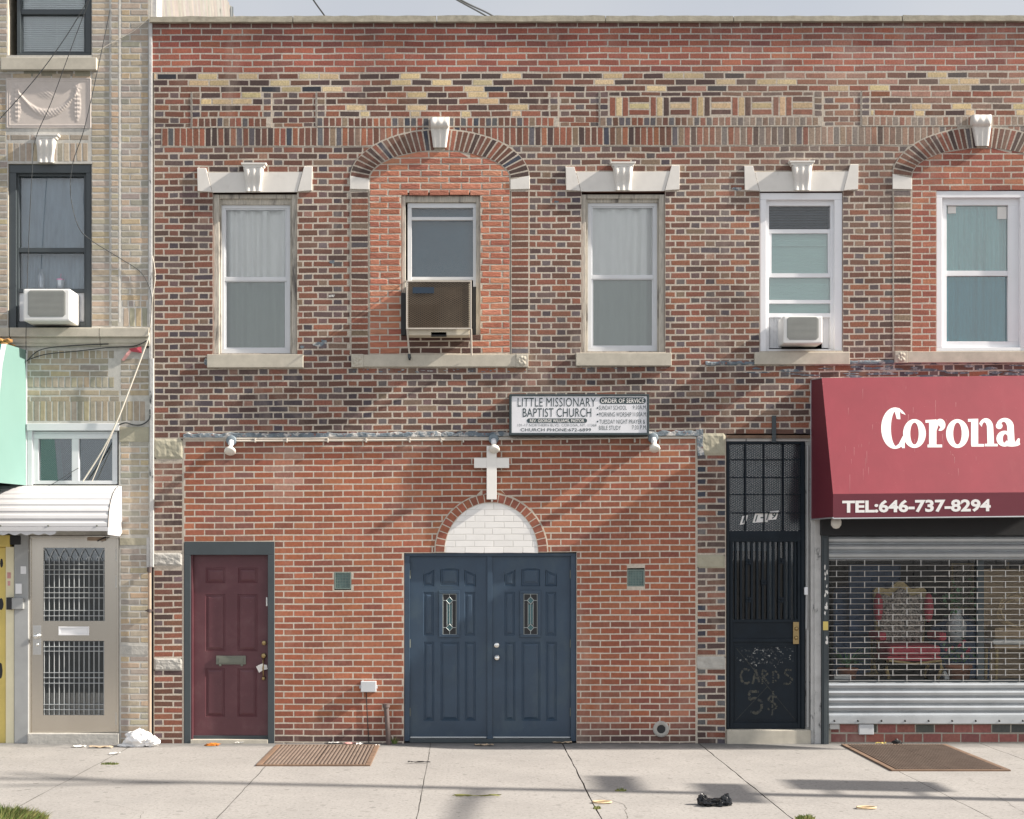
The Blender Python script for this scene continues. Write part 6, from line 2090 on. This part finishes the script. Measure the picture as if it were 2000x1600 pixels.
cable('thin white cable parting from the thick one over the transom window', [(228, 826, .07), (205, 880, .05), (180, 940, .03)], .005, 'cable_white')
cable('dark cable sagging under the stone band from the mint awning to the corner', [(52, 704, .05), (90, 692, .04), (150, 686, .035), (212, 679, .035), (262, 676, .04), (290, 664, .08)], .0055, 'cable_dark')
cable('second dark cable rising under the stone band to the clip', [(52, 706, .05), (78, 684, .05), (130, 676, .04), (212, 672, .04)], .0055, 'cable_dark')
cable('bundle of black wire across the plaster block beside the transom window', [(228, 832, .02), (245, 826, .03), (262, 830, .02), (278, 829, .03), (292, 818, .03), (293, 800, .03)], .008, 'cable_dark')
cable('thin black wire drooping over the transom window sill', [(52, 949, .03), (90, 950, .03), (112, 940, .03), (140, 922, .02), (154, 914, .02)], .0035, 'cable_dark')
cable('white wire bowing out along the joint between the two buildings', [(298, 500, .03), (303, 530, .035), (303, 548, .035), (298, 580, .03), (294, 640, .06)], .004, 'cable_white')
SKY = 'overhead cables against the sky'
def sky_cable(label, px, g):
    cable(label, px, .012, 'cable_dark', 'overhead_cable', group=SKY)
sky_cable('overhead cable running in from the top to the parapet, left of the other two', [(560, -80, -4), (612, 0, -4.5), (636, 34, -5), (650, 60, -5.5)], 0)
sky_cable('overhead cable above the arched window, the upper of the pair', [(780, -70, -3), (900, 0, -4), (955, 27, -5), (1010, 60, -6)], 0)
sky_cable('overhead cable above the arched window, the lower of the pair', [(770, -70, -3), (893, 0, -4), (942, 27, -5), (1000, 62, -6)], 0)
# red plastic scrap caught on the cable
m = MB()
m.grid([[V(237, 704, .05), V(243, 705, .05)], [V(245, 692, .055), V(251, 695, .055)], [V(253, 682, .05), V(258, 686, .05)]], 1, False)
m.grid([[V(252, 681, .055), V(256, 687, .05)], [V(264, 679, .06), V(266, 688, .05)], [V(276, 677, .05), V(277, 690, .055)]], 0, False)
tag(m.build('plastic_scrap', [M['red_rag'], M['pink_rag']], base=V(256, 684, .05)), 'torn red and pink plastic scrap caught on the cable near the corner', 'litter')

# ------------------------------------------------------------ cellar hatches
def hatch(label, x0, x1, y0, y1, leaves, n):
    base = ((x0 + x1) / 2, (y0 + y1) / 2, 0)
    t = thing('cellar_hatch', label, 'hatch', base, 'rusty cellar hatches in the pavement')
    z = .012
    f = MB()
    f.wbox((x0, -y1, -.008), (x0 + .05, -y0, z + .004), 0, .004); f.wbox((x1 - .05, -y1, -.008), (x1, -y0, z + .004), 0, .004)
    f.wbox((x0 + .05, -y1, -.008), (x1 - .05, -y1 + .035, z + .004), 0, .004); f.wbox((x0 + .05, -y0 - .03, -.008), (x1 - .05, -y0, z + .003), 0, .004)
    f.build('hatch_frame', M['rust'], t)
    for k in range(leaves):
        xa, xb = lerp(x0 + .054, x1 - .054, k / leaves) + .003, lerp(x0 + .054, x1 - .054, (k + 1) / leaves) - .003
        l = MB()
        st = (xb - xa) / n; prof = []
        for i in range(n):
            a = xa + i * st
            prof += [(a, z - .006), (a + st * .35, z - .006), (a + st * .5, z + .006), (a + st * .85, z + .006)]
        prof.append((xb, z - .006))
        l.grid([[(a, -y1 + .037, q) for a, q in prof], [(a, -y0 - .032, q) for a, q in prof]], 0, False)
        l.wbox((xa, -y1 + .037, -.01), (xb, -y0 - .032, z - .012))
        l.build('hatch_leaf', M['hatch'], t)
hatch('rusty ribbed steel cellar hatch in the pavement by the maroon door', -2.06, -.95, .20, 1.67, 2, 13)
hatch('rusty two-leaf cellar hatch in the pavement below the red awning', 4.0, 5.13, .165, 1.99, 2, 17)

# ------------------------------------------------------------ litter
rng = random.Random(21)
def crumple(name, label, cat, px, py, w, d, h, m, seed, amp=.5, n=1, group=None, sub=3):
    g = G(px, py); b = MB()
    for k in range(n):
        b.blob((g[0] + rng.uniform(-.3, .3) * w * (n > 1), g[1] + rng.uniform(-.25, .25) * d * (n > 1), h * .45), (w * (.5 if n == 1 else .38), d * .5, h * .5 * rng.uniform(.7, 1.1)), seed + k, amp, 2.2, sub, 0, False, 0)
    return tag(b.build(name, M[m], base=g), label, cat, group)
# white bag: body, knot and handles
g = G(276, 1458); b = MB()
b.blob((g[0] - .03, g[1], .075), (.15, .10, .095), 4, .35, 1.7, 4, 0, False, 0)
b.blob((g[0] + .12, g[1] - .02, .05), (.075, .07, .055), 9, .5, 2.5, 3, 0, False, 0)
b.blob((g[0] - .15, g[1] - .02, .015), (.09, .05, .018), 2, .5, 3, 3, 0, False, 0)
tag(b.build('plastic_bag', M['bag_white'], base=g), 'crumpled white plastic bag lying at the foot of the beige pipe', 'bag')
g = G(1398, 1574); b = MB()
b.blob((g[0] - .01, g[1], .02), (.105, .06, .036), 3, .55, 2.0, 4, 0, False, 0)
b.blob((g[0] + .085, g[1] + .02, .035), (.045, .04, .056), 8, .55, 2.2, 3, 0, False, 0)
b.blob((g[0] - .10, g[1] + .05, .035), (.04, .04, .048), 12, .55, 2.2, 3, 0, False, 0)
tag(b.build('black_bag', M['bag_black'], base=g), 'shiny black plastic bag crumpled on the open pavement', 'bag')
crumple('orange_wrapper', 'orange wrapper on the pavement before the maroon door', 'litter', 415, 1457, .13, .05, .03, 'orange', 5, .8)
def scrap(label, px, py, w, d, m, seed, name='paper_scrap', z=.006):
    g = G(px, py); b = MB(); r = random.Random(seed); rows = []
    for j in range(5):
        rows.append([(g[0] + (i / 6 - .5) * w * r.uniform(.85, 1.1), g[1] + (j / 4 - .5) * d * r.uniform(.8, 1.15), z + r.uniform(0, .02)) for i in range(7)])
    b.grid(rows, 0, False)
    return tag(b.build(name, M[m], base=g), label, 'litter', 'scraps of litter on the pavement')
scrap('flat white paper scrap by the doorstep of the steel door', 155, 1460, .14, .06, 'paper', 1)
scrap('flat brown paper on the pavement left of the white bag', 197, 1461, .26, .07, 'paper_brown', 2)
scrap('thin white paper scrap out on the pavement before the white bag', 224, 1474, .12, .04, 'paper', 3)
scrap('brown paper lying before the right-hand blue door', 945, 1457, .20, .07, 'paper_brown', 4)
scrap('brown paper lying at the right jamb of the blue doors', 1098, 1452.5, .20, .05, 'paper_brown', 5)
scrap('white paper scrap behind the hatch by the outlet box, nearest the maroon door', 652, 1453.5, .12, .04, 'paper', 6)
scrap('pinkish paper scrap behind the hatch under the outlet box wire', 683, 1454, .13, .04, 'pink_rag', 7)
scrap('small white scrap by the dark wire at the wall foot', 702, 1455, .07, .05, 'paper', 8)
scrap('white scrap at the foot of the brown standpipe', 738, 1458, .05, .04, 'paper', 9)
scrap('dark strip of rubber on the pavement before the blue doors', 818, 1491, .22, .03, 'black', 10, 'rubber_strip')
scrap('ragged weed-grown scrap in a pavement crack, where the pole arm shadow falls', 930, 1557, .40, .02, 'grass_pale', 11, 'crack_debris')
scrap('yellow scrap at the back edge of the right hatch', 1720, 1454, .12, .03, 'yellow', 12)
scrap('white scrap by the maroon doorstep', 467, 1453, .10, .03, 'paper', 13)
crumple('dark_clod', 'small dark clod on the back edge of the right hatch', 'litter', 1752, 1454, .09, .05, .05, 'black', 6, .8)
for lab, px, py in (('tan rubber band lying by the cracked joint', 1176, 1569), ('tan rubber band lying on the pavement below the right hatch', 1692, 1580)):
    g = G(px, py); b = MB()
    b.tube([(g[0] + .075 * math.cos(a), g[1] + .045 * math.sin(a), .012) for a in [k * math.pi / 12 for k in range(25)]], .008, 6, caps=False)
    tag(b.build('rubber_band', M['wicker'], base=g), lab, 'litter', 'tan bands on the pavement')

# ------------------------------------------------------------ grass and weeds
def tuft(label, px, py, rx, ry, n, h, seed, name='grass_tuft', mm='grass'):
    g = G(px, py); b = MB(); r = random.Random(seed)
    for k in range(n):
        a = r.uniform(0, 6.28); q = math.sqrt(r.random())
        x, y = g[0] + rx * q * math.cos(a), g[1] + ry * q * math.sin(a)
        hh = h * r.uniform(.4, 1.1) * (1.1 - .6 * q); le = r.uniform(-.6, .6) * hh + .35 * hh * math.cos(a); ly = r.uniform(-.4, .4) * hh
        w = r.uniform(.003, .006)
        mi = 1 if (r.random() < .25 + .5 * q) else 0
        b.poly([(x - w, y, 0), (x + w, y, 0), (x + le * .45 + w * .7, y + ly * .4, hh * .65), (x + le * .45 - w * .7, y + ly * .4, hh * .65)], None, mi)
        b.poly([(x + le * .45 - w * .7, y + ly * .4, hh * .65), (x + le * .45 + w * .7, y + ly * .4, hh * .65), (x + le, y + ly, hh)], None, mi)
    return tag(b.build(name, [M['grass'], M['grass_pale']], base=g), label, 'grass', 'tufts of grass and weeds')
tuft('big green grass tuft in the lower left corner of the pavement', 5, 1612, .32, .28, 2600, .16, 1)
tuft('tiny green weed at the foot of the steel door step', 85, 1450, .06, .02, 60, .03, 2, 'weed')
tuft('yellowish weed in the pavement joint before the white bag', 214, 1493, .09, .05, 90, .03, 3, 'weed')
tuft('small weed in the shadow of the street sign near the cracked joint', 1212, 1545, .05, .03, 70, .03, 4, 'weed')
tuft('weed beside the tan band at the cracked joint', 1166, 1580, .03, .03, 50, .03, 5, 'weed')
tuft('dry grass tip at the bottom edge of the pavement right of the black bag', 1573, 1601, .07, .05, 200, .05, 6, 'weed')
tuft('short dark weed at the wall foot beside the standpipe', 771, 1453, .02, .02, 24, .10, 7, 'weed')

# ------------------------------------------------------------ things in the shop window
FZ = SHOP_Z
def at(px, p): return X(px, p), -p
def armchair():
    p = -.46
    x, y = at(1771, p)
    t = thing('armchair', 'red velvet armchair with carved gilt frame and patterned back behind the shutter', 'armchair', (x, y, FZ), None)
    w = .66
    m = MB(); m.wbox((x - w / 2 + .03, y - .28, FZ + .24), (x + w / 2 - .03, y + .25, FZ + .30), 0, .03)
    m.wbox((x - w / 2 + .04, y - .30, FZ + .30), (x + w / 2 - .04, y + .22, FZ + .42), 0, .05); m.build('seat', M['velvet'], t)
    def outline(s, top):
        pts = []
        for k in range(21):
            u = k / 20; xx = (u - .5) * 2
            pts.append((x + xx * w * .45 * s, FZ + top + .10 * (1 - xx * xx) + .035 * math.cos(xx * 7)))
        return pts
    def slab(mb, pts, zb, y0, y1):
        fr = [(a, y0, z) for a, z in pts] + [(pts[-1][0] * .9 + x * .1, y0, zb), (pts[0][0] * .9 + x * .1, y0, zb)]
        bk = [(a, y1, z) for a, _, z in fr]
        mb.poly(fr); mb.poly(bk[::-1])
        for k in range(len(fr)): mb.poly([fr[k], fr[(k + 1) % len(fr)], bk[(k + 1) % len(fr)], bk[k]])
    m = MB(); slab(m, outline(1.0, .98), FZ + .40, y + .24, y + .31); m.build('back_frame', M['gilt'], t)
    m = MB(); slab(m, outline(.84, .90), FZ + .42, y + .19, y + .24)
    for k in range(5): m.blob((x + (k - 2) * .09, y + .17, FZ + .62), (.07, .03, .22), k, .15, 2, 2, 0, True)
    m.build('backrest', M['tapestry'], t)
    m = MB()
    for s in (-1, 1):
        m.wbox((x + s * w * .5 - .045, y - .24, FZ + .46), (x + s * w * .5 + .045, y + .22, FZ + .56), 0, .04)
        m.blob((x + s * w * .43, y + .12, FZ + .82), (.05, .08, .17), 3, .1, 1, 2, 0, True)
    m.build('armrest', M['velvet'], t)
    for sx in (-1, 1):
        for sy in (-1, 1):
            m = MB(); xx, yy = x + sx * (w / 2 - .05), y + sy * .24
            m.tube([(xx, yy, FZ + .26), (xx + sx * .03, yy - .02, FZ + .16), (xx - sx * .01, yy, FZ + .06), (xx + sx * .01, yy - .01, FZ)], .026, 8, r2=.018); m.build('leg', M['gilt'], t)
    m = MB(); m.tube([(x - w / 2 + .04, y - .30, FZ + .25), (x - .15, y - .31, FZ + .235), (x, y - .31, FZ + .215), (x + .15, y - .31, FZ + .235), (x + w / 2 - .04, y - .30, FZ + .25)], .014, 8); m.build('apron', M['gilt'], t)
armchair()
def strap_plant(px, p, label, n, L, seed, potm='terracotta', pot_r=.11, pot_h=.16, group='potted plants in the shop window'):
    x, y = at(px, p); r = random.Random(seed)
    t = thing('potted_plant', label, 'plant', (x, y, FZ), group)
    m = MB(); m.lathe((x, y, FZ), (0, 0, 1), [(0, 0), (.001, pot_r * .72), (pot_h * .82, pot_r * .95), (pot_h * .83, pot_r * 1.06), (pot_h, pot_r * 1.06), (pot_h, pot_r * .9), (pot_h * .9, pot_r * .85)], 20); m.build('pot', M[potm], t)
    m = MB()
    for k in range(n):
        a = r.uniform(0, 6.28); l = L * r.uniform(.6, 1.1); up = r.uniform(.5, 1.1); w = r.uniform(.007, .013)
        pts = []
        for q in range(7):
            u = q / 6
            pts.append(Vector((x + math.cos(a) * l * u * .62, y + math.sin(a) * l * u * .35, FZ + pot_h + l * (up * u - .62 * u * u))))
        sd = Vector((-math.sin(a), math.cos(a), .3)) * w
        m.grid([[q - sd * (1 - (i / 6) ** 2) for i, q in enumerate(pts)], [q + sd * (1 - (i / 6) ** 2) for i, q in enumerate(pts)]], 0, True)
    m.build('leaves', M['plant'], t)
    return t
strap_plant(1655, -.30, 'spiky long-leaved plant in a clay pot just behind the shutter post', 46, .62, 2)
def flower_plant():
    x, y = at(1872, -.40)
    t = thing('potted_plant', 'pink flowering plant in a terracotta pot between chair and glazing bar', 'plant', (x, y, FZ), 'potted plants in the shop window')
    m = MB(); h = .19; q = .135
    m.lathe((x, y, FZ), (0, 0, 1), [(0, 0), (.001, q * .78), (h * .78, q * .97), (h * .79, q * 1.08), (h, q * 1.08), (h, q * .9), (h * .9, q * .85)], 24); m.build('pot', M['terracotta'], t)
    r = random.Random(3); m = MB()
    for k in range(170):
        c = Vector((x + r.gauss(0, .11), y + r.gauss(0, .07), FZ + h + .02 + abs(r.gauss(.11, .08))))
        a = Vector((r.uniform(-1, 1), r.uniform(-1, .3), r.uniform(-.2, 1))).normalized() * r.uniform(.025, .045); s = a.cross(Vector((0, .6, 1))).normalized() * .016
        m.poly([c, c + a * .5 + s, c + a, c + a * .5 - s])
    m.build('leaves', M['plant'], t)
    m = MB()
    for k in range(9): m.blob((x + r.gauss(.02, .09), y - .08 + r.gauss(0, .02), FZ + h + r.uniform(.08, .26)), (.018, .014, .018), k, .5, 3, 2)
    m.build('flowers', M['flower'], t)
flower_plant()
def stool():
    x, y = at(1975, -.55)
    t = thing('stool', 'wooden stool with a white cushion at the right end of the shop window', 'stool', (x, y, FZ))
    m = MB(); m.wbox((x - .26, y - .2, FZ + .36), (x + .3, y + .2, FZ + .41), 0, .01); m.build('seat', M['cardboard'], t)
    for sx in (-.22, .26):
        for sy in (-.16, .16):
            m = MB(); m.tube([(x + sx, y + sy, FZ + .36), (x + sx * 1.04, y + sy, FZ)], .022, 8, r2=.018); m.build('leg', M['gilt'], t)
    m = MB(); m.wbox((x - .28, y - .21, FZ + .412), (x + .32, y + .2, FZ + .47), 0, .028)
    tag(m.build('cushion', M['cushion_white'], base=(x, y, FZ + .41)), 'flat white cushion lying on the wooden stool', 'cushion')
    # boxed panel and hoop basket on the stool
    m = MB(); m.wbox((x - .24, y - .15, FZ + .474), (x + .34, y + .12, FZ + .60), 0, .01)
    tag(m.build('wooden_crate', M['cardboard'], base=(x, y, FZ + .474)), 'low brown wooden crate standing on the white cushion', 'crate')
    m = MB()
    for k, (rr, dz) in enumerate(((.19, .0), (.17, .015), (.15, .01), (.185, .03))):
        m.tube([(x + .0 + rr * math.cos(a), y - .10 - .02 * k + .04 * math.sin(a * 2 + k), FZ + .60 + rr + dz + rr * math.sin(a)) for a in [q * math.pi / 16 for q in range(33)]], .009, 6, caps=False)
    tag(m.build('cane_hoops', M['wicker'], base=(x, y - .1, FZ + .6)), 'bundle of round cane hoops leaning on the brown crate', 'hoops')
    m = MB(); m.wbox((x - .30, y + .24, FZ), (x + .45, y + .30, FZ + 1.25), 0, .01)
    tag(m.build('folding_screen', M['cardboard'], base=(x, y + .27, FZ)), 'tall brown board standing behind the cane hoops', 'board')
stool()
def chest():
    x, y = at(1872, -.95)
    m = MB(); m.wbox((x - .28, y - .18, FZ), (x + .30, y + .2, FZ + .42), 0, .02); m.blob((x, y, FZ + .52), (.30, .16, .15), 5, .5, 2, 3)
    tag(m.build('covered_chest', M['navy_fabric'], base=(x, y, FZ)), 'low chest under a navy cloth in the dark behind the flowers', 'chest')
    x, y = at(1640, -1.2)
    m = MB(); m.wbox((x - .1, y - .1, FZ), (x + .34, y + .1, FZ + .9), 0, .02); m.blob((x + .12, y, FZ + .95), (.2, .1, .12), 5, .4, 2, 2)
    tag(m.build('garment_rack', M['navy_fabric'], base=(x, y, FZ)), 'dark blue garments hung at the left back of the shop window', 'clothes')
    x, y = at(1645, -.16)
    m = MB(); m.wbox((x - .09, y - .015, FZ), (x + .08, y, FZ + .10))
    tag(m.build('white_card', M['paper'], base=(x, y, FZ)), 'small white card propped inside the glass at the lower left', 'card')
    m = MB(); x, y = at(1848, -.25); m.blob((x, y, FZ + .05), (.03, .02, .055), 4, .4, 2, 2); m.blob((x - .02, y, FZ + .10), (.022, .02, .03), 7, .3, 2, 2)
    tag(m.build('white_figurine', M['cushion_white'], base=(x, y, FZ)), 'small white figurine beside the terracotta pot', 'figurine')
chest()
def clutter():
    # dim goods farther back in the shop window
    x, y = at(1905, -1.3)
    m = MB(); m.frame(1858, 1100, 1902, 1190, 4, -1.52, -1.47); m.box(1862, 1104, 1898, 1186, -1.52, -1.50, 1)
    tag(m.build('picture_frame', [M['gilt'], M['tapestry']], base=V(1880, 1190, -1.5)), 'gilt framed picture hanging in the dark behind the armchair', 'picture')
    x, y = at(1700, -1.15)
    m = MB(); m.lathe((x, y, FZ), (0, 0, 1), [(0, .10), (.03, .11), (.05, .03), (.35, .025), (.5, .05), (.62, .06), (.70, .02), (.72, .015)], 18); m.lathe((x, y, FZ + .72), (0, 0, 1), [(0, .17), (.22, .10)], 20, 1)
    tag(m.build('floor_lamp', [M['gilt'], M['curtain']], base=(x, y, FZ)), 'unlit lamp with a pale shade standing left behind the armchair', 'lamp')
    x, y = at(1868, -.62)
    m = MB(); m.lathe((x, y, FZ + .43), (0, 0, 1), [(0, .05), (.08, .10), (.2, .11), (.30, .05), (.36, .06)], 18)
    r = random.Random(5)
    for k in range(60):
        c = Vector((x + r.gauss(0, .09), y + r.gauss(0, .06), FZ + .86 + r.gauss(.06, .08))); a = Vector((r.uniform(-1, 1), r.uniform(-1, .2), r.uniform(-.5, 1))).normalized() * .07; q = a.cross(Vector((0, .6, 1))).normalized() * .02
        m.poly([c, c + a * .5 + q, c + a, c + a * .5 - q], None, 1)
    tag(m.build('vase', [M['concrete_box'], M['plant']], base=(x, y, FZ + .43)), 'grey vase of leaves standing on the navy covered chest', 'vase')
    x, y = at(1742, -.98)
    m = MB(); m.wbox((x - .5, y - .02, FZ + .5), (x + .1, y + .02, FZ + 1.3), 0, .01)
    tag(m.build('hanging_rug', M['navy_fabric'], base=(x, y, FZ + .5)), 'dark blue rug hanging behind the left side of the armchair', 'rug')
    x, y = at(1950, -1.2)
    m = MB()
    for k, (dx, h, w) in enumerate(((-.1, 1.2, .05), (.02, 1.32, .04), (.12, 1.1, .06), (.22, 1.28, .05))): m.tube([(x + dx, y, FZ), (x + dx + .12, y + .1, FZ + h)], w * .6, 8)
    tag(m.build('bamboo_poles', M['wicker'], base=(x, y, FZ)), 'pale bamboo poles leaning at the upper right of the shop window', 'poles')
clutter()

# paper stuck in the handle of the maroon door
m = MB()
m.grid([[V(500, 1302, -.03), V(506, 1314, -.03)], [V(511, 1297, -.022), V(514, 1309, -.024)], [V(521, 1299, -.03), V(523, 1307, -.03)]], 0, False)
m.grid([[V(503, 1300, -.026), V(507, 1307, -.026)], [V(513, 1296, -.018), V(516, 1303, -.018)]], 0, False)
tag(m.build('flyer', M['paper'], base=V(512, 1305, -.03)), 'folded white flyers tucked behind the brass handle of the maroon door', 'paper')

# ------------------------------------------------------------ street pole east of the view (its shadow crosses the pavement)
def street_pole():
    x, y = 8.7, -4.06
    t = thing('signal_pole', 'grey street pole with sign plates, signal box and lamp arms at the kerb', 'pole', (x, y, 0))
    m = MB(); m.tube([(x, y, 0), (x, y, 4), (x, y, 10.0)], .095, 14, r2=.06); m.lathe((x, y, 0), (0, 0, 1), [(0, .2), (.25, .18), (.4, .1), (.41, 0)], 16); m.build('pole', M['galv'], t)
    def plate(y0, y1, z0, z1, mm):
        q = MB(); q.wbox((x - .012, y + y0, z0), (x + .012, y + y1, z1), 0, .004); q.build('sign_plate', M[mm], t)
    plate(.08, .86, 4.89, 5.17, 'teal'); plate(-.45, .53, 4.24, 4.57, 'letter')
    q = MB(); q.wbox((x - .14, y + .31, 3.15), (x + .14, y + .86, 3.91), 0, .03); q.tube([(x, y, 3.79), (x, y + .3, 3.79)], .03, 8); q.tube([(x, y, 3.29), (x, y + .3, 3.29)], .03, 8)
    q.build('signal_head', M['yellow'], t)
    q = MB(); q.tube([(x, y, 5.86), (x, y - .8, 5.95), (x, y - 1.75, 6.0)], .06, 10, r2=.045); q.build('mast_arm', M['galv'], t)
    q = MB()
    q.tube([(x, y - .12, 7.8), (x + .1, y + .10, 8.5), (x + .2, y + .32, 9.0)], .045, 8); q.tube([(x, y + .05, 7.3), (x, y - .2, 8.2), (x, y - .42, 8.8)], .04, 8)
    q.build('lamp_arm', M['galv'], t)
street_pole()
